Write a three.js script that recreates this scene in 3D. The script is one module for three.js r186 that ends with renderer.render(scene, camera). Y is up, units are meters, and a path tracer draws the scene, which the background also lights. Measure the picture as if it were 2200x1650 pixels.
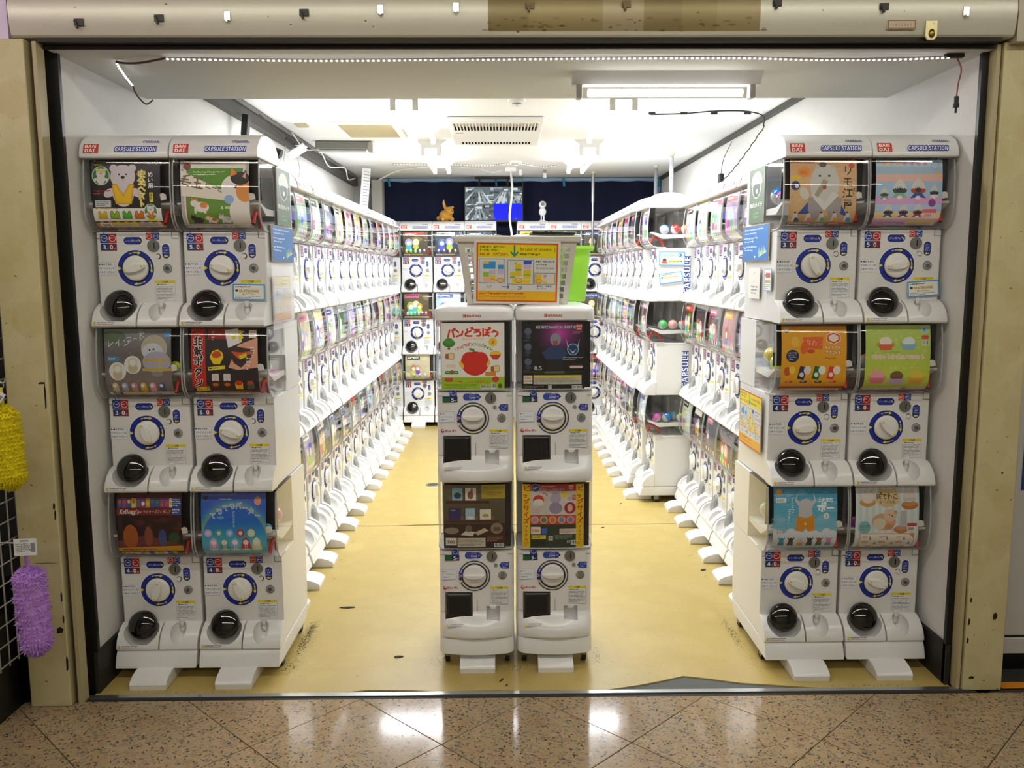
import * as THREE from 'three';
import { RoundedBoxGeometry } from 'three/addons/geometries/RoundedBoxGeometry.js';
import { mergeGeometries } from 'three/addons/utils/BufferGeometryUtils.js';
import { RectAreaLightUniformsLib } from 'three/addons/lights/RectAreaLightUniformsLib.js';
import { MarchingCubes } from 'three/addons/objects/MarchingCubes.js';
import { Brush, Evaluator, SUBTRACTION } from 'three-bvh-csg';

// ---------------------------------------------------------------- camera, lights, exposure
const renderer = new THREE.WebGLRenderer();
renderer.toneMapping = THREE.LinearToneMapping;
renderer.toneMappingExposure = 1.26;
renderer.shadowMap.enabled = true;
RectAreaLightUniformsLib.init();
const scene = new THREE.Scene();
scene.background = new THREE.Color(0x000000);
const camera = new THREE.PerspectiveCamera(2 * Math.atan(825 / 1863.56) * 180 / Math.PI, 2200 / 1650, 0.05, 60);
camera.position.set(-0.0744, 1.5, 2.9471);
camera.rotation.order = 'YXZ';
camera.rotation.set(-0.1283, -0.0125, -0.004);
scene.add(camera);

const COOL = new THREE.Color(0.96, 0.985, 1.0), WARM = new THREE.Color(1.0, 0.975, 0.86);
function areaLight(name, color, intensity, w, h, pos, target) {
  const l = new THREE.RectAreaLight(color, intensity, w, h);
  l.name = name; l.position.set(...pos); l.lookAt(...target); l.castShadow = true;
  scene.add(l); return l;
}
const L_IN = 118, L_SOFFIT = 95, L_CORR = 17;       // radiance of the shop tubes, the soffit tube and the arcade tubes
// the light of each tube lies just under it (the fittings themselves are built further down)
const SHOP_TUBES = [[-0.57, -2.3], [-0.57, -4.05], [0.57, -2.3], [0.57, -4.05]];
for (const [x, z] of SHOP_TUBES) for (const s of [-1, 1])
  areaLight('ceiling_tube', COOL, L_IN, 0.03, 1.16, [x + s * 0.062, 2.333, z], [x + s * 0.10, 0, z]);
areaLight('soffit_tube', COOL, L_SOFFIT, 0.56, 0.028, [0.535, 2.134, -0.35], [0.535, 0, -0.10]);
const ARCADE_TUBES = [[1.35, 6.2], [4.2, 6.2]];
for (const [z, len] of ARCADE_TUBES)
  areaLight('arcade_tube', WARM, L_CORR, len, 0.06, [0.1, 2.726, z], [0.1, 0, z]);

// ---------------------------------------------------------------- helpers
let seed = 20240611;
const rnd = () => { seed = (seed + 0x6D2B79F5) | 0; let t = Math.imul(seed ^ (seed >>> 15), 1 | seed); t = (t + Math.imul(t ^ (t >>> 7), 61 | t)) ^ t; return ((t ^ (t >>> 14)) >>> 0) / 4294967296; };
const rr = (a, b) => a + (b - a) * rnd();
const pick = (a) => a[Math.floor(rnd() * a.length)];
const used = {};
function numbered(n) { const k = used[n] = (used[n] ?? -1) + 1; return k ? n + '_' + String(k).padStart(3, '0') : n; }
function shadow(o) { o.castShadow = true; o.receiveShadow = true; return o; }
function part(name, geo, mat, parent, pos, rot) {
  const m = shadow(new THREE.Mesh(geo, mat)); m.name = name;
  if (pos) m.position.set(...pos);
  if (rot) m.rotation.set(...rot);
  parent.add(m); return m;
}
function thing(name, label, category, pos = [0, 0, 0], turn = 0, group) {
  const g = new THREE.Group(); g.name = numbered(name); g.position.set(...pos); g.rotation.y = turn;
  g.userData = { label, category }; if (group) g.userData.group = group;
  scene.add(g); return g;
}
function single(name, label, category, geo, mat, pos, rot, group) {
  const m = part(numbered(name), geo, mat, scene, pos, rot);
  m.userData = { label, category }; if (group) m.userData.group = group; return m;
}
function struct(name, geo, mat, pos, label) {
  const m = part(name, geo, mat, scene, pos);
  m.userData = { kind: 'structure', label: label || name.replaceAll('_', ' ') + ' of the capsule toy shop', category: 'structure' };
  return m;
}
const box = (w, h, d, x = 0, y = 0, z = 0) => new THREE.BoxGeometry(w, h, d).translate(x, y, z);
const rbox = (w, h, d, r = 0.005, x = 0, y = 0, z = 0, s = 2) => new RoundedBoxGeometry(w, h, d, s, r).translate(x, y, z);
const cyl = (r, h, seg = 20, r2 = r) => new THREE.CylinderGeometry(r, r2, h, seg);
const cylZ = (r, h, seg = 20, r2 = r) => cyl(r, h, seg, r2).rotateX(Math.PI / 2);
const cylX = (r, h, seg = 16) => cyl(r, h, seg).rotateZ(Math.PI / 2);
const merge = (list) => mergeGeometries(list.map((g) => { const n = g.index ? g.toNonIndexed() : g; for (const k of Object.keys(n.attributes)) if (!['position', 'normal', 'uv'].includes(k)) n.deleteAttribute(k); return n; }));
const V = (x, y, z) => new THREE.Vector3(x, y, z);
function tube(pts, r = 0.003, seg = 24, rad = 6, straight = false) {
  const p = pts.map((q) => V(...q));
  if (!straight) return new THREE.TubeGeometry(new THREE.CatmullRomCurve3(p, false, 'centripetal'), seg, r, rad);
  const path = new THREE.CurvePath(); for (let i = 1; i < p.length; i++) path.add(new THREE.LineCurve3(p[i - 1], p[i]));
  return new THREE.TubeGeometry(path, seg, r, rad);
}
// a side profile [z, y] swept along x
function prism(pts, w, b = 0) {
  const s = new THREE.Shape(pts.map(([z, y]) => new THREE.Vector2(z, y)));
  const g = new THREE.ExtrudeGeometry(s, { depth: w - 2 * b, bevelEnabled: b > 0, bevelSize: b, bevelThickness: b, bevelOffset: -b, bevelSegments: 2, curveSegments: 8 });
  return crease(g.translate(0, 0, -(w - 2 * b) / 2).rotateY(-Math.PI / 2), 0.55);
}
// a flat outline [x, y] given thickness d, its front face at z = 0
function slab(pts, d, b = 0) {
  const s = new THREE.Shape(pts.map(([x, y]) => new THREE.Vector2(x, y)));
  return new THREE.ExtrudeGeometry(s, { depth: d - 2 * b, bevelEnabled: b > 0, bevelSize: b, bevelThickness: b, bevelOffset: -b, bevelSegments: 2 }).translate(0, 0, -d + b);
}
// closed rings of equal length -> a solid
function loft(rings, caps = true) {
  const n = rings[0].length, pos = [], idx = [];
  for (const r of rings) for (const p of r) pos.push(...p);
  for (let k = 0; k + 1 < rings.length; k++) for (let i = 0; i < n; i++) {
    const a = k * n + i, b = k * n + (i + 1) % n; idx.push(a, b, a + n, b, b + n, a + n);
  }
  if (caps) for (const [k, flip] of [[0, true], [rings.length - 1, false]]) {
    const c = pos.length / 3, r = rings[k]; let m = [0, 0, 0]; for (const p of r) for (let j = 0; j < 3; j++) m[j] += p[j] / n;
    pos.push(...m); for (let i = 0; i < n; i++) { const a = k * n + i, b = k * n + (i + 1) % n; flip ? idx.push(c, b, a) : idx.push(c, a, b); }
  }
  const g = new THREE.BufferGeometry(); g.setAttribute('position', new THREE.Float32BufferAttribute(pos, 3));
  g.setAttribute('uv', new THREE.Float32BufferAttribute(new Float32Array(pos.length / 3 * 2), 2));
  g.setIndex(idx); const f = g.toNonIndexed(); f.computeVertexNormals(); return crease(f);
}
function crease(g, angle = 0.6) {   // smooth normals below the angle
  const p = g.attributes.position, fn = [], map = new Map(), key = (i) => [0, 1, 2].map((k) => Math.round(p.array[i * 3 + k] * 1e5)).join();
  for (let t = 0; t < p.count; t += 3) {
    const a = V(0, 0, 0).fromBufferAttribute(p, t), b = V(0, 0, 0).fromBufferAttribute(p, t + 1), c = V(0, 0, 0).fromBufferAttribute(p, t + 2);
    const n = b.sub(a).cross(c.sub(a)); fn.push(n);
    for (let k = 0; k < 3; k++) { const q = key(t + k); if (!map.has(q)) map.set(q, []); map.get(q).push(fn.length - 1); }
  }
  const un = fn.map((n) => n.clone().normalize()), out = new Float32Array(p.count * 3), cs = Math.cos(angle);
  for (let i = 0; i < p.count; i++) { const f = Math.floor(i / 3), s = V(0, 0, 0); for (const j of map.get(key(i))) if (un[j].dot(un[f]) > cs) s.add(fn[j]); s.normalize(); out.set([s.x, s.y, s.z], i * 3); }
  g.setAttribute('normal', new THREE.BufferAttribute(out, 3)); return g;
}
const ev = new Evaluator(); ev.attributes = ['position', 'normal', 'uv']; ev.useGroups = false;
function cut(geo, ...tools) {
  let a = new Brush(geo); a.updateMatrixWorld();
  for (const t of tools) { const b = new Brush(t); b.updateMatrixWorld(); a = ev.evaluate(a, b, SUBTRACTION); }
  return a.geometry;
}
const ball = (rx, ry, rz, x, y, z, s = 24) => new THREE.SphereGeometry(1, s, Math.round(s * 0.66)).scale(rx, ry, rz).translate(x, y, z);

// ---------------------------------------------------------------- textures
function canvas(w, h) { const c = document.createElement('canvas'); c.width = w; c.height = h; return c; }
function tex(c, srgb = true) { const t = new THREE.CanvasTexture(c); if (srgb) t.colorSpace = THREE.SRGBColorSpace; t.magFilter = THREE.LinearFilter; return t; }
function repeat(t, u, v) { t.wrapS = t.wrapT = THREE.RepeatWrapping; t.repeat.set(u, v); return t; }
const std = (color, rough = 0.5, o = {}) => new THREE.MeshStandardMaterial({ color, roughness: rough, ...o });
const phys = (color, rough = 0.5, o = {}) => new THREE.MeshPhysicalMaterial({ color, roughness: rough, ...o });
// speckle / cloud noise in a canvas: base colour with patches and flecks
function noiseCanvas(n, base, layers) {
  const c = canvas(n, n), g = c.getContext('2d'); g.fillStyle = base; g.fillRect(0, 0, n, n);
  for (const [count, r0, r1, col, a0, a1, stretch = 1] of layers) for (let i = 0; i < count; i++) {
    const x = rnd() * n, y = rnd() * n, r = rr(r0, r1); g.globalAlpha = rr(a0, a1); g.fillStyle = Array.isArray(col) ? pick(col) : col;
    const rot = rnd() * 3.14, ry = r * rr(0.5, 1) / stretch;
    for (const dx of [-n, 0, n]) for (const dy of [-n, 0, n]) if (x + dx > -r && x + dx < n + r && y + dy > -r && y + dy < n + r) { g.beginPath(); g.ellipse(x + dx, y + dy, r, ry, rot, 0, 6.3); g.fill(); }
  }
  g.globalAlpha = 1; return c;
}
const UV_M = (g, s = 1) => {   // uv in metres from the dominant face direction
  const p = g.attributes.position, n = g.attributes.normal, uv = new Float32Array(p.count * 2);
  for (let i = 0; i < p.count; i++) {
    const ax = Math.abs(n.getX(i)), ay = Math.abs(n.getY(i)), az = Math.abs(n.getZ(i));
    const [u, v] = ay >= ax && ay >= az ? [p.getX(i), -p.getZ(i)] : ax >= az ? [p.getZ(i), p.getY(i)] : [p.getX(i), p.getY(i)];
    uv[i * 2] = u / s; uv[i * 2 + 1] = v / s;
  }
  g.setAttribute('uv', new THREE.BufferAttribute(uv, 2)); return g;
};
// ---------------------------------------------------------------- Japanese lettering as pen strokes on a 10 x 10 grid (two digits a point)
const GLYPH = {
  ア: '118163 534629', イ: '7116 5459', ウ: '5052 1316 13837659', エ: '1282 5258 0898', オ: '0393 606877 6319', カ: '13837867 504519', キ: '1373 0686 3069', ク: '3215 32827529', ケ: '2015 1484 645839',
  コ: '128288 1888', サ: '0393 2026 707559', シ: '1132 0425 195883', ス: '12825519 5579', セ: '04936 2028389 8', タ: '3215 32827529 3557', ツ: '1225 4255 836839', テ: '2171 0484 544739', ト: '3039 3467',
  ナ: '0393 504619', ニ: '2272 0797', ノ: '7119', ハ: '3119 6189', ヒ: '7324 20278898', フ: '11816439', ヘ: '064398', ホ: '0393 505948 2517 7587', マ: '12825446 3567', ミ: '2172 2474 1788', ム: '401778 6489', メ: '7019 2468',
  モ: '1272 0585 424889', ヤ: '0483 8365 3149', ュ: '2464 6468 1898', ラ: '2171 14846639', リ: '2126 717549', ル: '212619 515984', レ: '212984', ロ: '1282 1218 8288 1888', ワ: '1215 12827559', ン: '1234 197783', ー: '1585', 
  い: '12172837 7286', う: '3253 1443748659', お: '0363 313918275768786 8 7183', か: '136367583 8 3019 7285', く: '713579', け: '1119 4383 616859', こ: '2272 15173989', ご: '2272 15173989', さ: '1373 3157 26183989', し: '212738688 5', た: '0353 3019 5484 49485989',
  て: '028244465979', と: '3135 733516183989', な: '0343 3018 6183 65675747587 8', に: '1119 4272 46385889', ぬ: '1227 412937 ', ね: '2029 0343194475778 9', は: '1119 4383 616757475 889', へ: '064398', ほ: '1119 4282 4585 62675748385789', ま: '1272 1575 415848283858 89', み: '12421918 2656788 9',
  め: '1348 613917154474867768', り: '212635 717549', る: '1272156484877949 5847', ろ: '1272156485877949', ら: '3152 2326447477 49', れ: '2029 0343195473788 9', わ: '2029 0333 074374868859', を: '1272 41153556 8245464969', ん: '5119284547589986', で: '028244465979', の: '5129173284868869', ゃ: '1463746 4 3249',
  よ: '5048274858 89 5383', 上: '4049 4484 0999', 口: '1383 1319 8389 1989', 入: '4142 4109 4299', 印: '3113 1319 1646 1949 5282 5259 828887', 合: '5005 5095 3565 2676 2629 7679 2979', 注: '1122 0415 0918 5161 3393 6369 3696 3999', 意: '5051 1181 3143 7163 0393 2474 2427 7477 2777 1819 3837 3969 8798 5657',
  投: '0232 203019 1028 0726 5145 5181 8185 4666 4686 8649 5699', 返: '1122 1527 0999 4181 4146 4575 7558 4678', 却: '2042 0343 2025 0545 2508 0848 6181 6169 8187', 防: '1019 1031 3124 2435 3527 6061 4393 5359 5585 8587 8769', 犯: '3014 1325 2519 0818 5181 5158 8185 5575 5899', 用: '2126 2619 2181 8189 2484 2686 5159', 安: '5052 1213 1292 9294 0595 4349 4917 3799', 
  全: '5004 5096 2575 3767 4549 1999', 非: '3039 6069 1232 1535 0838 6292 6595 6898', 常: '4042 2032 7062 1394 1314 2575 2527 7577 2777 2719 7799 4649 ', 毛: '7022 1474 0696 412889 98', 玉: '1181 2575 0999 4149 6778', 江: '1122 0415 0918 4292 6268 3898', 戸: '1181 2383 2386 2686 2329 8386', 犬: '0393 404529 4599 7182',
  空: '5051 1213 1292 9294 3325 6375 2676 4649 0999', 獣: '2013 1435 0729 5052 4282 4245 8285 5575 4999', 種: '3012 1535 2129 4252 7272 4797 6269', 店: '5051 1191 1119 4046 4363 3666 3639 6669 3969', 金: '5004 5096 3464 2676 4449 0999 2738 7767', 出: '4049 1114 1444 7174 4474 0699 0999 0609', 電: '1181 1293 5155 2323 2575 2525 2728 7578 2778 4549', 話: '1131 0343 1535 1818 1737 5181 6166 4494 5686 5659 8689 5989', 対: '2022 0343 3519 1539 5393 7079 5566', 応: '5051 1181 1119 3548 5457 7488', 全種: '',
  株: '2029 0343 2415 5282 4494 6069 6448 6498', 石: '0191 4119 3676 3639 7679 3979',
};
const VOICED = { ガ: 'カ', ギ: 'キ', グ: 'ク', ゴ: 'コ', ジ: 'シ', ズ: 'ス', ダ: 'タ', デ: 'テ', ド: 'ト', バ: 'ハ', ビ: 'ヒ', ブ: 'フ', ベ: 'ヘ', ボ: 'ホ', ご: 'こ', だ: 'た', で: 'て', ど: 'と', ば: 'は', ぼ: 'ほ', べ: 'へ', が: 'か', じ: 'し' };
const HALF = { パ: 'ハ', ピ: 'ヒ', プ: 'フ', ペ: 'ヘ', ポ: 'ホ', ぽ: 'ほ' };
const SMALL = { ャ: 'ヤ', ッ: 'ツ', ェ: 'エ', ィ: 'イ', ュ: 'ュ', っ: 'つ', ょ: 'よ', ァ: 'ア' };
GLYPH['つ'] = '1353748659'; GLYPH['ゃ'] = '1463746 4 3249'; GLYPH['ぬ'] = '1247 612916144474868769 98'; GLYPH['セ'] = '048375 20283989';
GLYPH['お'] = '0363 303918275478685 7182'.replace('685 ', '68 ');
function glyph(g, ch, x, y, s) {
  let mark = 0, small = false;
  if (SMALL[ch]) { small = true; ch = SMALL[ch]; }
  if (VOICED[ch]) { mark = 1; ch = VOICED[ch]; } else if (HALF[ch]) { mark = 2; ch = HALF[ch]; }
  const d = GLYPH[ch]; if (!d) return;
  const k = small ? s * 0.72 : s, oy = small ? s * 0.26 : 0, P = (a) => [x + (+a[0] + 0.5) / 10 * k, y + oy + (+a[1] + 0.5) / 10 * k];
  g.beginPath();
  for (const st of d.split(' ')) { const q = st.match(/\d\d/g); if (!q) continue; q.forEach((a, i) => i ? g.lineTo(...P(a)) : g.moveTo(...P(a))); }
  if (mark === 1) { g.moveTo(x + s * 0.80, y + s * 0.0); g.lineTo(x + s * 0.88, y + s * 0.15); g.moveTo(x + s * 0.93, y - s * 0.04); g.lineTo(x + s * 1.0, y + s * 0.11); }
  if (mark === 2) { g.moveTo(x + s * 1.0, y + s * 0.06); g.arc(x + s * 0.90, y + s * 0.06, s * 0.09, 0, 6.3); }
  g.stroke();
}
// o: lw line width / size, edge + ew outline, rot, vert, step
function J(g, text, x, y, s, col, o = {}) {
  g.save(); g.translate(x, y); if (o.rot) g.rotate(o.rot); if (o.sx) g.scale(o.sx, 1); g.lineCap = 'round'; g.lineJoin = 'round';
  for (const pass of o.edge ? [1, 0] : [0]) {
    g.strokeStyle = pass ? o.edge : col; g.lineWidth = s * (o.lw ?? 0.11) + (pass ? s * (o.ew ?? 0.16) : 0);
    [...text].forEach((ch, i) => { const d = i * s * (o.step ?? 1.02); o.vert ? (ch === 'ー' ? (g.beginPath(), g.moveTo(s * 0.5, d + s * 0.1), g.lineTo(s * 0.5, d + s * 0.9), g.stroke()) : glyph(g, ch, 0, d, s)) : glyph(g, ch, d, (o.arc ? o.arc(i) * s : 0), s); });
  }
  g.restore();
}
function T(g, text, x, y, s, col, o = {}) {
  g.save(); g.translate(x, y); if (o.rot) g.rotate(o.rot); if (o.sx) g.scale(o.sx, 1); if (o.skew) g.transform(1, 0, o.skew, 1, 0, 0);
  g.font = (o.bold === false ? '' : 'bold ') + s + 'px ' + (o.font || 'sans-serif'); g.textAlign = o.align || 'left'; g.textBaseline = o.base || 'alphabetic';
  if (o.edge) { g.strokeStyle = o.edge; g.lineWidth = o.ew || s * 0.2; g.lineJoin = 'round'; g.strokeText(text, 0, 0); }
  g.fillStyle = col; g.fillText(text, 0, 0); g.restore();
}
const R = (g, x, y, w, h, c) => { g.fillStyle = c; g.fillRect(x, y, w, h); };
const RR = (g, x, y, w, h, r, c, line, lw = 2) => { g.beginPath(); g.roundRect(x, y, w, h, r); if (c) { g.fillStyle = c; g.fill(); } if (line) { g.strokeStyle = line; g.lineWidth = lw; g.stroke(); } };
const E2 = (g, x, y, rx, ry, c, line, lw = 2, rot = 0) => { g.beginPath(); g.ellipse(x, y, rx, ry, rot, 0, 6.2832); if (c) { g.fillStyle = c; g.fill(); } if (line) { g.strokeStyle = line; g.lineWidth = lw; g.stroke(); } };
const PG = (g, pts, c, line, lw = 2) => { g.beginPath(); pts.forEach(([x, y], i) => i ? g.lineTo(x, y) : g.moveTo(x, y)); g.closePath(); if (c) { g.fillStyle = c; g.fill(); } if (line) { g.strokeStyle = line; g.lineWidth = lw; g.stroke(); } };
const GR = (g, x, y, w, h, stops) => { const q = g.createLinearGradient(0, y, 0, y + h); stops.forEach((c, i) => q.addColorStop(i / (stops.length - 1), c)); g.fillStyle = q; g.fillRect(x, y, w, h); };
// print too small to read in the photograph: rows of tiny marks
function fine(g, x, y, w, h, rows, col, a = 0.8) {
  g.save(); g.globalAlpha = a; g.fillStyle = col; const rh = h / rows;
  for (let r = 0; r < rows; r++) { let q = x; const end = x + w * (r === rows - 1 ? 0.6 : rr(0.85, 1)); while (q < end) { const n = rr(0.3, 0.8) * rh; g.fillRect(q, y + r * rh + rh * rr(0.12, 0.3), n, rh * rr(0.25, 0.55)); q += n + rh * rr(0.08, 0.25); } }
  g.restore();
}
function barcode(g, x, y, w, h) { R(g, x, y, w, h, '#f4f4f0'); for (let q = 3; q < w - 3; q += rr(2, 5)) R(g, x + q, y + 3, rr(1, 2.6), h - 8, '#222'); }
// ---------------------------------------------------------------- stickers of the machines: one sheet of print, cut into patches
const SHEET = canvas(2048, 2048), sg = SHEET.getContext('2d'); R(sg, 0, 0, 2048, 2048, '#ffffff');
let shX = 4, shY = 4, shH = 0;
function patch(w, h, draw) {
  if (shX + w + 8 > 2044) { shX = 4; shY += shH + 8; shH = 0; }
  const x = shX, y = shY; shX += w + 8; shH = Math.max(shH, h);
  sg.save(); sg.beginPath(); sg.rect(x, y, w, h); sg.clip(); sg.translate(x, y); draw(sg, w, h); sg.restore();
  return [x / 2048, 1 - (y + h) / 2048, (x + w) / 2048, 1 - y / 2048];
}
const INK = canvas(1024, 1024), ig = INK.getContext('2d'); let inX = 4, inY = 4, inH = 0;   // lettering printed straight on the plastic
function ink(w, h, draw) {
  if (inX + w + 8 > 1020) { inX = 4; inY += inH + 8; inH = 0; }
  const x = inX, y = inY; inX += w + 8; inH = Math.max(inH, h);
  ig.save(); ig.beginPath(); ig.rect(x, y, w, h); ig.clip(); ig.translate(x, y); draw(ig, w, h); ig.restore();
  return [x / 1024, 1 - (y + h) / 1024, (x + w) / 1024, 1 - y / 1024];
}
function mapUV(geo, [u0, v0, u1, v1]) { const a = geo.attributes.uv; for (let i = 0; i < a.count; i++) a.setXY(i, u0 + (u1 - u0) * a.getX(i), v0 + (v1 - v0) * a.getY(i)); return geo; }
const plate = (w, h, r, x, y, z) => mapUV(new THREE.PlaneGeometry(w, h), r).translate(x, y, z);
const NAVY = '#1d2f8f', RED = '#c8322b', YEL = '#efe21f';
const P_ICONS = patch(232, 132, (g, w, h) => { R(g, 0, 0, w / 2, h, '#23409a'); R(g, w / 2, 0, w / 2, h, '#b72a2c'); for (const [x, c] of [[w / 4, '#23409a'], [w * 3 / 4, '#b72a2c']]) { E2(g, x, h / 2, 44, 44, null, '#fff', 6); fine(g, x - 36, h / 2 - 16, 72, 28, 1, '#fff', 1); } });
const digits = (n) => patch(228, 100, (g, w, h) => { R(g, 0, 0, w / 2, h, '#24356f'); R(g, w / 2, 0, w / 2, h, '#7d2a35'); T(g, n, 30, 80, 84, '#fff'); T(g, '0', w / 2 + 14, 80, 84, '#fff'); for (const x of [84, w / 2 + 70]) fine(g, x, 58, 26, 26, 1, '#cfd6ee', 0.8); });
const P_DIGIT = { 3: digits('3'), 4: digits('4'), 5: digits('5') };
const P_ENTRY = patch(272, 112, (g, w, h) => { RR(g, 2, 2, w - 4, h - 4, 50, NAVY); J(g, 'コイン投入口', 22, 38, 31, '#dfe6ff', { lw: 0.1 }); PG(g, [[212, 40], [250, 84], [250, 44], [240, 52], [226, 34]], YEL); });
const P_PAIR = patch(188, 96, (g, w, h) => { R(g, 0, 0, w / 2, h, RED); R(g, w / 2, 0, w / 2, h, '#24459f'); for (const x of [w / 4, w * 3 / 4]) { E2(g, x, h / 2, 34, 34, null, '#fff', 5); fine(g, x - 26, h / 2 - 12, 52, 22, 1, '#fff', 1); } });
const P_RETURN = patch(108, 208, (g, w, h) => { RR(g, 2, 2, w - 4, h - 4, 48, NAVY); J(g, 'コイン', 14, 34, 27, '#dfe6ff', { lw: 0.1 }); J(g, '返却', 26, 74, 28, '#dfe6ff', { lw: 0.1 }); J(g, 'ボタン', 14, 112, 27, '#dfe6ff', { lw: 0.1 }); PG(g, [[20, 172], [48, 150], [48, 164], [86, 164], [86, 180], [48, 180], [48, 194]], YEL); });
const P_GUIDE = patch(240, 184, (g, w, h) => { R(g, 0, 0, w, h, '#e9edf3'); g.strokeStyle = '#b9c4d8'; g.lineWidth = 4; g.strokeRect(2, 2, w - 4, h - 4); PG(g, [[10, 18], [36, 32], [10, 46]], '#111'); PG(g, [[66, 18], [40, 32], [66, 46]], '#111'); J(g, '印を合わせ', 72, 14, 32, '#222', { lw: 0.1 }); J(g, 'てからコインを', 8, 70, 32, '#222', { lw: 0.1 }); J(g, '入れてください', 8, 126, 32, '#222', { lw: 0.1 }); });
const P_CAUTION = patch(272, 276, (g, w, h) => { R(g, 0, 0, w, h, '#e6e8ea'); g.strokeStyle = '#a9b4c8'; g.lineWidth = 4; g.strokeRect(2, 2, w - 4, h - 4); R(g, 0, 0, w, 38, '#ead425'); J(g, 'ご注意', 92, 5, 28, '#3a3208', { lw: 0.12 }); fine(g, 30, 44, 210, 28, 1, '#333', 0.9); fine(g, 14, 80, 244, 184, 9, '#555', 0.75); });
const P_STRIP = patch(420, 44, (g, w, h) => { R(g, 0, 0, w, h, '#e4e7ea'); R(g, 4, 4, 26, 36, '#d9c41c'); fine(g, 40, 4, 370, 20, 1, '#334', 0.8); fine(g, 40, 22, 340, 20, 1, '#a33', 0.6); });
const arrow = (g, c, r, a0, a1, col) => { g.save(); g.translate(c, c); g.strokeStyle = col; g.lineWidth = 9; g.beginPath(); g.arc(0, 0, r, a0, a1 - 0.06); g.stroke(); g.rotate(a1); PG(g, [[r - 16, -8], [r + 12, -8], [r + 4, 16]], col); g.restore(); for (const d of [0.09, 0.17]) { E2(g, c + r * Math.cos(a0 - d), c + r * Math.sin(a0 - d), 5, 5, col); } };
const P_RING = patch(300, 300, (g, w) => { const c = w / 2; E2(g, c, c, 150, 150, '#fff'); E2(g, c, c, 146, 146, '#1a2f9a'); E2(g, c, c, 106, 106, '#f2f1ee'); for (const a of [-1.75, -0.25, 1.2]) arrow(g, c, 126, a, a + 0.42, YEL); PG(g, [[6, c - 16], [36, c], [6, c + 16]], YEL); });
const P_RING2 = patch(300, 300, (g, w) => { const c = w / 2; E2(g, c, c, 148, 148, '#24379c'); g.strokeStyle = '#e9e27a'; g.lineWidth = 14; g.beginPath(); g.arc(c, c, 130, -2.6, 2.65); g.stroke(); PG(g, [[10, 190], [44, 196], [16, 226]], '#e9e27a'); E2(g, c, c, 112, 112, '#f1f1ef'); PG(g, [[6, c - 16], [36, c], [6, c + 16]], '#c33a4c', '#fff', 3); for (const a of [-2.72, -2.84]) E2(g, c + 130 * Math.cos(a), c + 130 * Math.sin(a), 6, 6, '#eee'); });
const P_LOGO = patch(220, 132, (g, w, h) => { R(g, 0, 0, w, h, '#cf3a2a'); T(g, 'BAN', 18, 62, 62, '#fff', { sx: 1.35 }); T(g, 'DAI', 18, 122, 62, '#fff', { sx: 1.45 }); });
const P_WORD = ink(640, 100, (g, w, h) => { T(g, 'CAPSULE STATION', 18, 80, 78, '#f3f5ff', { sx: 0.86, edge: '#2f3f9c', ew: 26, skew: -0.15 }); });
const P_SCRIPT = ink(260, 60, (g, w, h) => { g.strokeStyle = '#32448f'; g.lineWidth = 7; g.beginPath(); g.moveTo(44, 14); g.bezierCurveTo(-10, 8, -6, 60, 40, 42); for (let i = 0; i < 6; i++) { const x = 46 + i * 30; g.bezierCurveTo(x, 10, x + 8, 10, x + 12, 30); g.bezierCurveTo(x + 14, 50, x + 26, 48, x + 30, 26); } g.stroke(); g.lineWidth = 4; g.beginPath(); g.moveTo(60, 54); g.lineTo(250, 50); g.stroke(); });
const P_WORDV = ink(80, 560, (g, w, h) => { T(g, 'CAPSULE', w / 2, h / 2, 104, '#f3f5ff', { rot: -Math.PI / 2, align: 'center', base: 'middle', edge: '#2b3f8e', ew: 22 }); T(g, 'CAPSULE', w / 2, h / 2, 104, '#f3f5ff', { rot: -Math.PI / 2, align: 'center', base: 'middle' }); });
// newer machines of the middle stand
const P_PRICE2 = patch(224, 92, (g, w, h) => { R(g, 0, 0, w, h, '#1f2c63'); R(g, 6, 22, 100, 64, '#1d6b2c'); T(g, '5', 128, 80, 80, '#fff'); fine(g, 176, 52, 40, 30, 1, '#dde', 0.9); });
const P_YEN2 = patch(116, 116, (g, w, h) => { R(g, 0, 0, w, h, '#24459f'); E2(g, 58, 58, 44, 44, null, '#fff', 5); fine(g, 24, 44, 68, 28, 1, '#fff', 1); });
const P_COIN2 = ink(280, 116, (g, w, h) => { for (const x of [56, 86, 116]) E2(g, x, 58, 54, 54, '#2a3fa5', '#8fa2e8', 3); RR(g, 120, 10, 110, 96, 10, '#2a3fa5'); PG(g, [[228, 10], [276, 58], [228, 106]], '#2a3fa5'); E2(g, 142, 58, 48, 48, '#2a3fa5', '#c9d4ff', 4); J(g, 'コイン', 114, 24, 20, '#fff', { lw: 0.12 }); T(g, 'COIN', 142, 82, 34, '#fff', { align: 'center' }); T(g, 'IN', 206, 72, 30, '#b9c08a'); });
const P_TAG2 = ink(156, 108, (g, w, h) => { PG(g, [[0, 54], [34, 4], [152, 4], [152, 104], [34, 104]], '#2a3fa5'); E2(g, 70, 46, 24, 24, null, '#c9d4ff', 4); g.strokeStyle = '#fff'; g.lineWidth = 5; g.beginPath(); g.moveTo(112, 60); g.lineTo(112, 26); g.lineTo(134, 26); g.lineTo(134, 50); g.stroke(); fine(g, 50, 76, 90, 20, 1, '#fff', 0.8); });
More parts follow.
